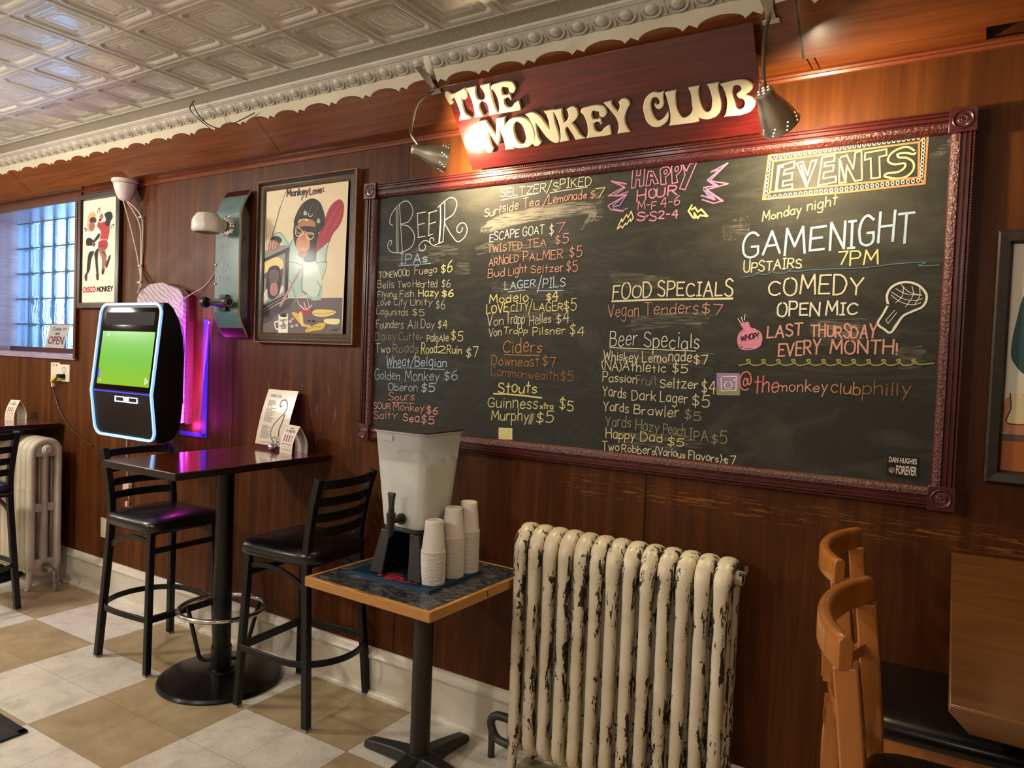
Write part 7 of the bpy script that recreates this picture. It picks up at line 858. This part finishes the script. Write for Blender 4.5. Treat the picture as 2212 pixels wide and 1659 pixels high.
# card leans back: lower edge on the table, upper edge against the wall
def cdp(u,v,l=0): # u across 0..1, v up 0..1
    return Vector((-3.083+.222*u,-.106+.078*v-.008*math.sin(v*PI)-l,TZ+.020+.275*v))
b=MB()
for i in range(10):
    v0,v1=i/10,(i+1)/10; b.add([cdp(0,v0),cdp(1,v0),cdp(1,v1),cdp(0,v1)],[(0,1,2,3)]); b.add([cdp(0,v0,-.002),cdp(1,v0,-.002),cdp(1,v1,-.002),cdp(0,v1,-.002)],[(3,2,1,0)])
for q in ((0,0),(1,1)):
    b.add([cdp(0,q[0]),cdp(1,q[0]),cdp(1,q[0],-.002),cdp(0,q[0],-.002)],[(0,1,2,3)])
b.build('card',mat('laminated_card','#d8cebc',.18,coat=.4),mc,smooth=30)
b=MB(); fc=lambda a,c,l: cdp(a,c,l+.0006)
font_mesh(b,'MONKEY CLUB',fc,.36,.05,.0002,mi=0,x0=.15,z0=.86,bold=.0)
random.seed(3)
for v in list(np.linspace(.80,.70,7))+list(np.linspace(.66,.42,14))+list(np.linspace(.34,.12,13)):
    x=.13; w_=random.uniform(.16,.34); ribbon(b,[(x,v),(x+w_,v)],.007,fc,.0002,1)
for v in (.05,.035): ribbon(b,[(.12,v),(.85,v)],.004,fc,.0002,1)
p=spline([(.62,.72),(.58,.70),(.54,.74),(.56,.80),(.66,.83),(.76,.78),(.80,.68),(.76,.60),(.62,.48),(.50,.36),(.46,.24),(.52,.12),(.64,.07),(.78,.08)],6); ribbon(b,p,.022,fc,.0002,0)
ribbon(b,spline([(.78,.56),(.76,.42),(.72,.30),(.74,.18)],5),.035,fc,.0002,0)
b.keep=True; b.build('print',[PDK,PINK],mc,smooth=0)
def tent(label,x,y,z,wd,ht,rz=0):
    tn=thing('table_tent',label,'table tent',(x,y,z),'folded paper tents on the bar tables')
    def tp(u,v,l=0,back=False):
        bow=.012*math.sin(v*PI)
        yy=-.042*(1-v)-bow-l if not back else .042*(1-v)+bow*1.4+l
        xx=(u-.5)*wd; a,c=rot2(xx,yy,rz); return Vector((x+a,y+c,z+ht*v))
    b=MB(); K=8
    for bk in (False,True):
        for i in range(K):
            v0,v1=i/K,(i+1)/K; b.add([tp(0,v0,0,bk),tp(1,v0,0,bk),tp(1,v1,0,bk),tp(0,v1,0,bk)],[(0,1,2,3)]); b.add([tp(0,v0,-.001,bk),tp(1,v0,-.001,bk),tp(1,v1,-.001,bk),tp(0,v1,-.001,bk)],[(3,2,1,0)])
    b.build('paper',PAPER,tn,smooth=50)
    b=MB(); ft=lambda a,c,l: tp(a,c,l+.0006)
    font_mesh(b,'TWO',ft,.36,.07,.0002,mi=0,x0=.32,z0=.855,bold=.0); font_mesh(b,'ROBBERS',ft,.72,.085,.0002,mi=0,x0=.14,z0=.755)
    ribbon(b,[(.30,.725),(.70,.725)],.012,ft,.0002,0)
    for i in range(4):
        u=.22+.19*i; b.mats(0); polyfill(b,[(q[0],q[1]) for q in rrect(.11,.24,.045,4,u,.54)],ft,.0002,1 if i<3 else 3); polyfill(b,[(q[0],q[1]) for q in rrect(.07,.05,.02,3,u,.64)],ft,.0004,2)
    font_mesh(b,'Now serving.',ft,.74,.07,.0002,mi=0,x0=.13,z0=.30)
    ribbon(b,[(.13,.245),(.87,.245)],.014,ft,.0002,4)
    for i in range(5): polyfill(b,rrect(.07,.08,.02,3,.18+.16*i,.14),ft,.0002,4)
    b.keep=True; b.build('print',[PDK,mat('can_red','#9a3a34',.4),mat('can_dark','#4a2420',.4),mat('can_grey','#9aa098',.4),mat('print_light_grey','#a09888',.5)],tn,smooth=0)
tent('folded white drinks tent on the bar table beside the menu card',-2.79,-.112,TZ,.118,.135,R(-12))
tent('folded white drinks tent on the table top at the left edge',-5.53,-.14,1.0505,.1,.135,R(8))
# ---------------------------------------------------------------- small square table
OAK=noisy('oak_edging','#8a5c24','#b07c3c',(3,3,40),2.5,.4,.06); t=NT(OAK); w_=t.n('ShaderNodeTexWave',Scale=42.,Distortion=7.,Detail=3.); w_.bands_direction='Z'; t.l(t.obj((.35,.35,1.6)),w_.inputs[0]); t.color(t.mix(w_.outputs['Fac'],'#8c5e28','#bb8846'))
LAM=mat('dark_marbled_laminate','#23262a',.32,coat=.1); t=NT(LAM); n1=t.noise(t.obj((1,1.5,1)),22,8,.72,1.4); n2=t.noise(t.obj((1.6,1,1)),50,5,.7,1)
c=t.ramp(n1,[(.38,'#141619'),(.5,'#2a2d31'),(.6,'#54575c'),(.72,'#8a8a8a')]); t.color(t.mix(t.math('MULTIPLY',t.ramp(n2,[(.55,0.),(.75,1.)]),.35),c,'#8a8782'))
TA=R(-1.5); tcx,tcy,TH=-1.772,-.362,.755
def tq(x,y): a,c=rot2(x,y,TA); return (tcx+a,tcy+c)
tbs=thing('square_table','small square table with dark marbled top, oak edge and black pedestal','table',(tcx,tcy,0))
h=.305; e=.018
def q4(r,z): return [(*tq(-r,-r),z),(*tq(r,-r),z),(*tq(r,r),z),(*tq(-r,r),z)]
b=MB(); b.hexa(q4(h-e,TH-.033),q4(h-e,TH)); b.build('table_top',LAM,tbs)
b=MB()
for i in range(4):
    o0,o1=q4(h,TH-.036),q4(h,TH-.0005); n0,n1=q4(h-e,TH-.036),q4(h-e,TH-.0005); j=(i+1)%4
    b.hexa([o0[i],o0[j],n0[j],n0[i]],[o1[i],o1[j],n1[j],n1[i]])
b.build('edge_trim',OAK,tbs,bevel=.002)
CAST=noisy('black_cast_iron','#121212','#1a1a1a',(1,1,1),60,.5,.12)
px,py=-1.745,-.365
b=MB(); b.cyl((px,py,.055),(px,py,TH-.03),.0385,n=32); b.build('column',CAST,tbs)
b=MB(); b.lathe([(.085,.025),(.07,.045),(.05,.062),(.04,.066)],(px,py,0),(0,0,1),32,capa=True)
for k in range(4):
    a=R(-5+90*k+2); d=Vector((math.cos(a),math.sin(a),0)); s=Vector((-d.y,d.x,0)); P=Vector((px,py,0)); rows=[]
    for r,wd,z0,z1 in ((.04,.045,.02,.064),(.12,.036,.014,.056),(.20,.031,.006,.044),(.262,.029,.0,.034),(.285,.024,.0,.022)):
        c=P+d*r; rows.append([c-s*wd+Vector((0,0,z0)),c+s*wd+Vector((0,0,z0)),c+s*wd*.75+Vector((0,0,z1)),c-s*wd*.75+Vector((0,0,z1))])
    vs=[p for r_ in rows for p in r_]; fs=[(i*4+j,i*4+(j+1)%4,(i+1)*4+(j+1)%4,(i+1)*4+j) for i in range(4) for j in range(4)]+[(0,1,2,3),(19,18,17,16)]
    b.add(vs,fs)
b.build('cross_base',CAST,tbs,bevel=.005)
b=MB(); b.box((px,py,TH-.036),(.26,.26,.006)); b.build('top_plate',CAST,tbs)
b=MB(); a_=tq(h+.0003,.02); b.box((a_[0],a_[1],TH-.017),(.002,.004,.022)); b.build('edge_joint',mat('dark_gap','#1a0e06',.8),tbs)
# bar mat
MT=mat('blue_rubber','#123a58',.45); MR=mat('red_rubber','#b02c30',.45)
bmx=thing('bar_mat','blue rubber bar mat with red lettering under the drink dispenser','bar mat',(-1.79,-.375,TH))
b=MB(); m0=(-1.994,-.527,-1.598,-.212); z=TH
def mq(u,v): return (m0[0]+(m0[2]-m0[0])*u,m0[1]+(m0[3]-m0[1])*v)
X0,Y0,X1,Y1=m0; b.box(((X0+X1)/2,(Y0+Y1)/2,z+.002),(X1-X0,Y1-Y0,.004))
for q in (((X0+X1)/2,Y0+.005,X1-X0,.01),((X0+X1)/2,Y1-.005,X1-X0,.01),(X0+.005,(Y0+Y1)/2,.01,Y1-Y0-.02),(X1-.005,(Y0+Y1)/2,.01,Y1-Y0-.02)): b.box((q[0],q[1],z+.0071),(q[2],q[3],.006))
n=46
for i in range(n):
    x=X0+.014+(X1-X0-.028)*i/(n-1); b.box((x,(Y0+Y1)/2,z+.0063),(.0042,Y1-Y0-.024,.0042))
b.build('mat',MT,bmx)
b=MB()
fnm=lambda a,c,l:(a,c,z+.0085+l)
for pl in ([(-1.89,-.44),(-1.872,-.44),(-1.852,-.497),(-1.872,-.497)],[(-1.872,-.452),(-1.80,-.43),(-1.79,-.44),(-1.865,-.462)],[(-1.845,-.468),(-1.80,-.455),(-1.765,-.462),(-1.752,-.488),(-1.775,-.508),(-1.83,-.505)],[(-1.84,-.512),(-1.72,-.49),(-1.715,-.497),(-1.835,-.519)],[(-1.735,-.475),(-1.722,-.472),(-1.716,-.488),(-1.73,-.49)],[(-1.71,-.482),(-1.69,-.478),(-1.686,-.487),(-1.706,-.491)]):
    b.prism([fnm(p[0],p[1],-.002) for p in pl],(0,0,.0025))
b.build('raised_lettering',MR,bmx)
b=MB(); ribbon(b,spline([(-1.83,-.482),(-1.80,-.476),(-1.78,-.484),(-1.765,-.498)],5),.005,fnm,.0008,0); b.keep=True; b.build('lettering_gap',MT,bmx,smooth=0)
# drink dispenser
DZ=TH+.0095
dp=thing('drink_dispenser','frosted square drink dispenser with black tap, base and lid','dispenser',(-1.80,-.37,DZ))
FRO=mat('frosted_plastic','#e6e8e6',.35); t=NT(FRO); t.b.inputs['Subsurface Weight'].default_value=.0
X=t.xyz(t.obj()); tl=t.n('ShaderNodeBsdfTranslucent'); tl.inputs[0].default_value=lin('#ecefec'); mx=t.n('ShaderNodeMixShader'); mx.inputs[0].default_value=.5; t.l(t.b.outputs[0],mx.inputs[1]); t.l(tl.outputs[0],mx.inputs[2])
tr=t.n('ShaderNodeBsdfTransparent'); tr.inputs[0].default_value=(.85,.86,.86,1); m2=t.n('ShaderNodeMixShader'); m2.inputs[0].default_value=.3; t.l(mx.outputs[0],m2.inputs[1]); t.l(tr.outputs[0],m2.inputs[2]); t.l(m2.outputs[0],FRO.node_tree.nodes['Material Output'].inputs[0])
def rect_ring(cx_,cy_,w_,d_,r,z_): return [(x,y,z_) for x,y in rrect(w_,d_,r,5,cx_,cy_)]
tx,ty=-1.797,-.368
def loft(b,rings,capa=True,capb=True):
    k=len(rings[0]); vs=[p for r in rings for p in r]; fs=[(i*k+j,i*k+(j+1)%k,(i+1)*k+(j+1)%k,(i+1)*k+j) for i in range(len(rings)-1) for j in range(k)]
    if capa: fs.append(tuple(range(k))[::-1])
    if capb: fs.append(tuple(range((len(rings)-1)*k,len(rings)*k)))
    b.add(vs,fs)
b=MB(); loft(b,[rect_ring(tx,ty,.178,.178,.03,.948),rect_ring(tx,ty,.19,.19,.03,.951),rect_ring(tx,ty,.252,.238,.028,1.302),rect_ring(tx,ty,.262,.248,.028,1.305),rect_ring(tx,ty,.262,.248,.028,1.312)],True,False); b.build('tank',FRO,dp)
WAT=mat('iced_water','#aab0b0',.15); t=NT(WAT); g=t.noise(t.obj(),24,3); t.color(t.ramp(g,[(.35,'#cfd2d0'),(.65,'#e8eae8')]))
b=MB(); loft(b,[rect_ring(tx,ty,.172,.172,.028,.954),rect_ring(tx,ty,.222,.210,.028,1.198)]); b.build('water',WAT,dp)
ICE=mat('ice','#d0d6d6',.2)
random.seed(5); b=MB()
for i in range(38):
    b.box((tx+random.uniform(-.09,.09),ty+random.uniform(-.085,.085),1.205+random.uniform(-.012,.014)),(.028,.028,.026),Euler((random.random()*3,random.random()*3,random.random()*3)).to_matrix())
o=b.build('ice',ICE,dp); o['kind']='stuff'
b=MB(); loft(b,[rect_ring(tx,ty,.268,.254,.03,1.312),rect_ring(tx,ty,.268,.254,.03,1.316),rect_ring(tx,ty,.25,.236,.03,1.318)]); b.build('lid',mat('black_plastic_lid','#1b1a19',.4),dp)
b=MB(); b.box((tx-.055,ty-.1212,1.285),(.055,.0015,.022)); b.build('label_strip',mat('grey_label','#a3a5a4',.5),dp)
BP=mat('matte_black_plastic','#121212',.5)
b=MB(); loft(b,[rect_ring(tx,ty,.186,.186,.03,.930),rect_ring(tx,ty,.186,.186,.03,.947)])
z0=DZ; F=ty-.118; BK=ty+.10
for s in (-1,1):   # two flared side walls
    xo0,xi0=tx+s*.128,tx+s*.062; xo1,xi1=tx+s*.092,tx+s*.048
    q0=[(xi0,F,z0),(xo0,F,z0),(xo0,BK,z0),(xi0,BK,z0)]; q1=[(xi1,ty-.095,.932),(xo1,ty-.095,.932),(xo1,ty+.09,.932),(xi1,ty+.09,.932)]
    if s<0: q0=[q0[1],q0[0],q0[3],q0[2]]; q1=[q1[1],q1[0],q1[3],q1[2]]
    b.hexa(q0,q1)
b.hexa([(tx-.07,BK-.03,z0),(tx+.07,BK-.03,z0),(tx+.07,BK,z0),(tx-.07,BK,z0)],[(tx-.055,ty+.06,.932),(tx+.055,ty+.06,.932),(tx+.055,ty+.09,.932),(tx-.055,ty+.09,.932)])
b.build('base',BP,dp,bevel=.004)
tp_=thing; ta=(tx+.012,ty-.098,.985)
b=MB(); c=Vector(ta); b.cyl(c,c+Vector((0,-.012,0)),.021,n=20); b.cyl(c,c+Vector((0,-.06,0)),.010); k=c+Vector((-.0,-.062,0)); b.lathe([(.010,-.055),(.0125,-.03),(.015,.0),(.017,.022),(.018,.03),(.012,.032),(.011,.05),(.0,.052)],k,(0,0,1),20); b.hexa([k+Vector((-.008,-.006,.05)),k+Vector((.008,-.006,.05)),k+Vector((.008,.006,.05)),k+Vector((-.008,.006,.05))],[k+Vector((-.013,-.007,.098)),k+Vector((.013,-.007,.098)),k+Vector((.013,.007,.098)),k+Vector((-.013,.007,.098))]); b.cyl(k+Vector((-.015,0,.1)),k+Vector((.015,0,.1)),.007); b.build('tap',BP,dp,bevel=.001)
# stacked cups
CUP=mat('translucent_cup','#f0ece8',.4); t=NT(CUP); tl=t.n('ShaderNodeBsdfTranslucent'); tl.inputs[0].default_value=lin('#f4f0ea'); mx=t.n('ShaderNodeMixShader'); mx.inputs[0].default_value=.25; t.l(t.b.outputs[0],mx.inputs[1]); t.l(tl.outputs[0],mx.inputs[2]); t.l(mx.outputs[0],CUP.node_tree.nodes['Material Output'].inputs[0])
b=MB(); cp=[(.0385,.0),(.0415,.0005),(.0422,.002),(.0415,.0036),(.0392,.004),(.0385,.012)]
for i in range(7): zz=.018+i*.0085; rr=.0385-(zz-.012)*.098; cp+=[(rr,zz),(rr-.0006,zz+.003)]
cp+=[(.0305,.088),(.0298,.1),(.0285,.1035),(.0262,.1045),(.0255,.1015),(.0,.1015)]
cp=[(r*1.1,z*1.1) for r,z in cp]; b.lathe(cp,(0,0,0),(0,0,1),28); cup=b.build('plastic_cup',CUP,None,smooth=55)
first=True
for nst,(x,y,n,nm,off) in enumerate(((-1.655,-.437,24,'shortest stack at the front',.0),(-1.652,-.325,30,'middle stack of three',.001),(-1.645,-.236,32,'tallest stack at the back',.001))):
    for i in range(n):
        c=cup if first else cup.copy()
        if not first: COL.objects.link(c)
        first=False
        c.location=(x+random.uniform(-.0003,.0003),y+random.uniform(-.0003,.0003),TH+.0086+i*.0051+(0 if nst else 0)); c.rotation_euler=(0,0,random.random()*6)
        top=i==n-1
        tag(c,('topmost upside down white plastic cup of the ' if top else 'upside down white plastic cup nested in the ')+nm,'cup',None if top else 'cups of the '+nm)
# ---------------------------------------------------------------- radiators
CHIP=mat('chipped_cream_enamel','#c8bd9e',.38); t=NT(CHIP); o=t.obj((1,1,1))
a=t.noise(t.obj((1,1,.26)),44,5,.66,.6); a2=t.noise(t.obj((1,1,.5)),120,3,.7,.2); big=t.noise(t.obj((1,1,.5)),5,2)
at=t.n('ShaderNodeTexCoord'); gen=t.xyz(t.obj())
msk=t.math('ADD',t.math('MULTIPLY',a,.62),t.math('ADD',t.math('MULTIPLY',a2,.22),t.math('MULTIPLY',big,.24)))
geo=t.n('ShaderNodeNewGeometry'); ny=t.xyz(geo.outputs['Normal'])
# side faces chip most; extra weight paints the shade between sections into the colour
msk=t.math('ADD',msk,t.math('MULTIPLY',t.math('ABSOLUTE',ny[0]),.105))
chip=t.math('GREATER_THAN',msk,.655); base=t.ramp(t.noise(o,9,5),[(.3,'#c2b9a0'),(.55,'#d2cab4'),(.8,'#dad3c0')])
t.color(t.mix(chip,base,'#2f261b')); t.rough(t.mix(chip,(.34,.34,.34,1),(.75,.75,.75,1))); t.bump(t.math('MULTIPLY',chip,-1.),.35,.003)
WRAD=noisy('white_radiator_paint','#b3a893','#c6bca8',(1,1,1),6,.42,.05)
IRON=noisy('dark_iron_pipe','#2a2622','#4a423a',(1,1,1),30,.5,.1)
def section_mesh(b,x,yc,dep,h,wid,mid=False,foot=False,z0=.075):
    """one cast iron section: a looped outer column, a centre column and solid head and foot"""
    t=.024; ry=dep/2-t; rz=.082 if not mid else .06; rx=wid*.5
    path=[(x,yc-ry,z) for z in np.linspace(z0+.09,h-t-rz,8)]+[(x,yc-ry*math.cos(q),h-t-rz+rz*math.sin(q)) for q in np.linspace(0,PI,15)[1:-1]]+[(x,yc+ry,z) for z in np.linspace(h-t-rz,z0+.09,8)]+[(x,yc+ry*math.cos(q),z0+.09-.065*math.sin(q)) for q in np.linspace(0,PI,11)[1:-1]]
    k=18; prof=[(t*math.copysign(abs(math.cos(q))**.8,math.cos(q)),rx*math.copysign(abs(math.sin(q))**.8,math.sin(q))) for q in np.linspace(0,2*PI,k+1)[:-1]]
    n=len(path); vs=[]
    for i,p in enumerate(path):
        d=Vector(path[(i+1)%n])-Vector(path[i-1]); d.normalize(); r=Vector((0,d.z,-d.y)); a=max(0,(p[2]-(h-t-rz*1.5))/(rz*1.5)); c=max(0,1-(p[2]-z0)/.1)
        sx=1+ (.40 if not mid else .06)*min(1,a*1.4)+.4*min(1,c)*(not mid)
        vs+=[Vector(p)+r*u+Vector((1,0,0))*w_*sx for u,w_ in prof]
    b.add(vs,[(i*k+j,i*k+(j+1)%k,((i+1)%n)*k+(j+1)%k,((i+1)%n)*k+j) for i in range(n) for j in range(k)])
    b.sweep([(x,yc,z0+.05),(x,yc,h-.04)],[(rx*.9*math.cos(q),t*.95*math.sin(q)) for q in np.linspace(0,2*PI,15)[:-1]],up=(0,1,0))
    # solid head and foot webs
    for za,zb in ((h-t-rz*1.02,h-t-.004),(z0+.03,z0+.12)):
        b.hexa([(x-rx*.7,yc-ry,za),(x+rx*.7,yc-ry,za),(x+rx*.7,yc+ry,za),(x-rx*.7,yc+ry,za)],[(x-rx*.7,yc-ry*.45,zb),(x+rx*.7,yc-ry*.45,zb),(x+rx*.7,yc+ry*.45,zb),(x-rx*.7,yc+ry*.45,zb)])
    if mid:
        b.box((x,yc,.53),(rx*1.5,dep*.8,.05)); b.box((x,yc,h-.085),(rx*1.6,dep*.8,.07)); b.box((x,yc,z0+.075),(rx*1.6,dep*.8,.09))
    if foot:
        for s in (-1,1):
            y=yc+s*dep*.36
            b.sweep(spline([(x,y,z0+.08),(x,y+s*.008,.05),(x,y+s*.012,.018),(x,y+s*.028,.0)],4),[(.018*math.cos(q),.016*math.sin(q)) for q in np.linspace(0,2*PI,9)[:-1]],up=(1,0,0),scale=[1.25-.5*i/12 for i in range(13)])
def radiator(label,x0,x1,n,yc,dep,h,m,group=None):
    r=thing('radiator',label,'radiator',((x0+x1)/2,yc,0),'cast iron radiators')
    p=(x1-x0)/n
    for i in range(n):
        b=MB(); section_mesh(b,x0+p*(i+.5),yc,dep,h,p*(.92 if m is WRAD else .69),m is WRAD,i in(0,n-1)); s=b.build('section',m,r,smooth=50)
    b=MB()
    for z in (h-.065,.14): b.cyl((x0+p*.4,yc,z),(x1-p*.4,yc,z),.026)
    b.build('nipple',m,r); return r
R1=radiator('tall cream radiator with heavily chipped paint beside the small table',-1.462,-.632,13,-.122,.178,.968,CHIP)
b=MB(); b.cyl((-.64,-.122,.905),(-.612,-.122,.905),.024,n=8); b.build('end_plug',CHIP,R1,bevel=.002)
b=MB(); b.cyl((-.62,-.15,.925),(-.595,-.15,.932),.007); b.box((-.598,-.15,.945),(.012,.006,.022)); b.build('bleed_valve',IRON,R1)
b=MB(); b.tube(spline([(-1.46,-.13,.075),(-1.53,-.13,.078),(-1.56,-.13,.10),(-1.575,-.128,.145),(-1.545,-.125,.172),(-1.46,-.12,.17)],6),.017,10)
b.tube([(-1.568,-.13,.11),(-1.568,-.13,0)],.014,10); b.build('supply_pipe',IRON,R1)
R2=radiator('white radiator seen end on at the left under the glass block window',-6.25,-5.0,19,-.185,.205,.978,WRAD)
b=MB(); b.lathe([(0,.012),(.018,.014),(.02,.010),(.024,.010),(.032,.004),(.034,0)],(-4.998,-.185,.90),(1,0,0),24); b.build('end_plug',WRAD,R2)
b=MB(); b.lathe([(.0,.008),(.03,.006),(.033,0)],(-4.998,-.185,.14),(1,0,0),14); b.tube(spline([(-4.99,-.185,.14),(-4.95,-.185,.14),(-4.915,-.175,.125),(-4.905,-.17,.09),(-4.905,-.17,.0)],6),.015,10); b.cyl((-4.94,-.185,.14),(-4.915,-.178,.128),.02,n=6); b.build('valve',noisy('worn_grey_valve','#6b6256','#8d8474',(1,1,1),30,.5),R2)
# ---------------------------------------------------------------- wooden bar chairs and table at the right
CHW=noisy('honey_brown_wood','#965a22','#a8682c',(14,14,1.6),2.2,.3,.03,coat=.3); SEATB=mat('black_leather_seat','#0d0d0e',.28,coat=.1)
def make_chair():
    c=thing('bar_chair','','bar chair')
    bw=[(-.016,-.02),(.016,-.02),(.016,.02),(-.016,.02)]
    for s in (-1,1):
        P=[(-.235,s*.2,0),(-.205,s*.196,.40),(-.195,s*.193,.72),(-.205,s*.192,.90),(-.225,s*.2,1.088)]
        b=MB(); b.sweep(spline(P,5),[(-.019,-.021),(.019,-.021),(.019,.021),(-.019,.021)],up=(1,0,0)); b.build('leg',CHW,c,bevel=.004)
        b=MB(); b.bar((.205,s*.195,0),(.19,s*.185,.70),.036,.036,(0,1,0)); b.build('leg',CHW,c,bevel=.004)
        b=MB(); b.bar((-.19,s*.19,.69),(.19,s*.185,.69),.022,.075); b.build('seat_rail',CHW,c,bevel=.002)
        b=MB(); b.bar((-.21,s*.194,.26),(.2,s*.19,.26),.02,.03); b.build('side_stretcher',CHW,c,bevel=.002)
    # bowed top rail
    def bow(s,d): return -.225-d*(1-(abs(s)/.22)**2.2)
    pts=[(bow(y,.058),y) for y in np.linspace(-.222,.222,17)]
    b=MB(); b.sweep([(x,y,1.112) for x,y in pts],[(-.0135,-.03),(.0135,-.03),(.0135,.022),(.007,.03),(-.007,.03),(-.0135,.022)]); b.build('top_rail',CHW,c,bevel=.003)
    b=MB()
    pts=[(bow(y,.045)+.0,y) for y in np.linspace(-.19,.19,13)]; b.sweep([(x+.02,y,.80) for x,y in pts],[(-.009,-.022),(.009,-.022),(.009,.022),(-.009,.022)]); b.build('lower_rail',CHW,c)
    b=MB(); b.sweep([(bow(y,.045)+.012,y,.99) for y in np.linspace(-.19,.19,13)],[(-.008,-.012),(.008,-.012),(.008,.012),(-.008,.012)]); b.build('middle_rail',CHW,c)
    # pierced centre: curved crossing splats
    for s in (-1,1):
        b=MB(); P=[]
        for u in np.linspace(0,1,15):
            y=s*(.10-.20*u)+s*.03*math.sin(u*2*PI); P.append((bow(y,.05)+.012,y,.805+.18*u))
        b.sweep(P,[(-.007,-.013),(.007,-.013),(.007,.013),(-.007,.013)],up=(1,0,0)); b.build('back_splat',CHW,c)
        b=MB(); b.sweep([(bow(s*.13,.05)+.012,s*.13,z) for z in np.linspace(.805,.985,6)],[(-.007,-.012),(.007,-.012),(.007,.012),(-.007,.012)],up=(1,0,0)); b.build('back_slat',CHW,c)
    for x in (-.2,.195):
        b=MB(); b.bar((x,-.185,.69),(x,.185,.69),.022,.075); b.build('cross_rail',CHW,c,bevel=.002)
    b=MB(); b.bar((.2,-.19,.32),(.2,.19,.32),.022,.036); b.build('foot_stretcher',CHW,c,bevel=.002)
    b=MB(); n=36; out=[]
    for i in range(n):
        a=2*PI*i/n; q,s_=math.cos(a),math.sin(a); out.append((.225*math.copysign(abs(q)**.4,q)+.008,.215*math.copysign(abs(s_)**.4,s_)))
    rings=[(.95,.728),(.99,.732),(1,.746),(.995,.758),(.965,.769),(.86,.776),(.5,.781)]
    vs=[(x*k,y*k,z) for k,z in rings for x,y in out]; fs=[(j*n+i,j*n+(i+1)%n,(j+1)*n+(i+1)%n,(j+1)*n+i) for j in range(len(rings)-1) for i in range(n)]+[tuple(range(n))[::-1],tuple(range((len(rings)-1)*n,len(rings)*n))]
    b.add(vs,fs); b.build('seat',SEATB,c,smooth=60); return c
ch=make_chair()
setT(ch,(-.04,-.405,0),R(2),'honey brown wooden bar chair nearest the wall at the right','wooden bar chairs at the right')
dup(ch,(.05,-.955,0),R(2),'honey brown wooden bar chair nearest the camera at the lower right','wooden bar chairs at the right')
rt=thing('wooden_bar_table','thick brown wooden table top at the lower right edge by the wooden chairs','bar table',(.36,-.6,0))
b=MB(); TT=noisy('worn_brown_table_top','#5e3a1a','#70481f',(2,14,14),2,.3,.02,coat=.25); z=1.075
o=[(-.038,-.01),(.72,-.01),(.74,-1.215),(-.012,-1.2)]
i_=[(-.012,-.03),(.70,-.03),(.72,-1.18),(.018,-1.165)]
b.add([(x,y,z) for x,y in o]+[(x,y,z-.012) for x,y in o]+[(x,y,z-.055) for x,y in i_],[(0,1,2,3)]+[(k,(k+1)%4,4+(k+1)%4,4+k) for k in range(4)]+[(4+k,4+(k+1)%4,8+(k+1)%4,8+k) for k in range(4)]+[(11,10,9,8)]); b.build('table_top',TT,rt,bevel=.003)
b=MB(); b.cyl((.36,-.6,.03),(.36,-.6,1.02),.045); b.build('column',CAST,rt)
b=MB(); b.lathe([(.25,0),(.25,.014),(.1,.035),(.045,.045)],(.36,-.6,0),(0,0,1),40,capa=True); b.build('base_plate',CAST,rt)
# floor mat
MATM=noisy('black_floor_mat','#17171a','#2a2824',(1,1,1),60,.85,.3)
fm=thing('floor_mat','corner of a black floor mat at the lower left edge','mat',(-3.8,-1.45,0))
b=MB(); b.box((-3.79,-1.45,.004),(1.2,.70,.008)); b.build('pad',MATM,fm)
b=MB()
for q in ((-3.79,-1.115,1.2,.03),(-3.79,-1.785,1.2,.03),(-3.205,-1.45,.03,.70),(-4.375,-1.45,.03,.70)): b.box((q[0],q[1],.005),(q[2],q[3],.01))
b.build('border',mat('black_rubber_border','#101114',.6),fm)
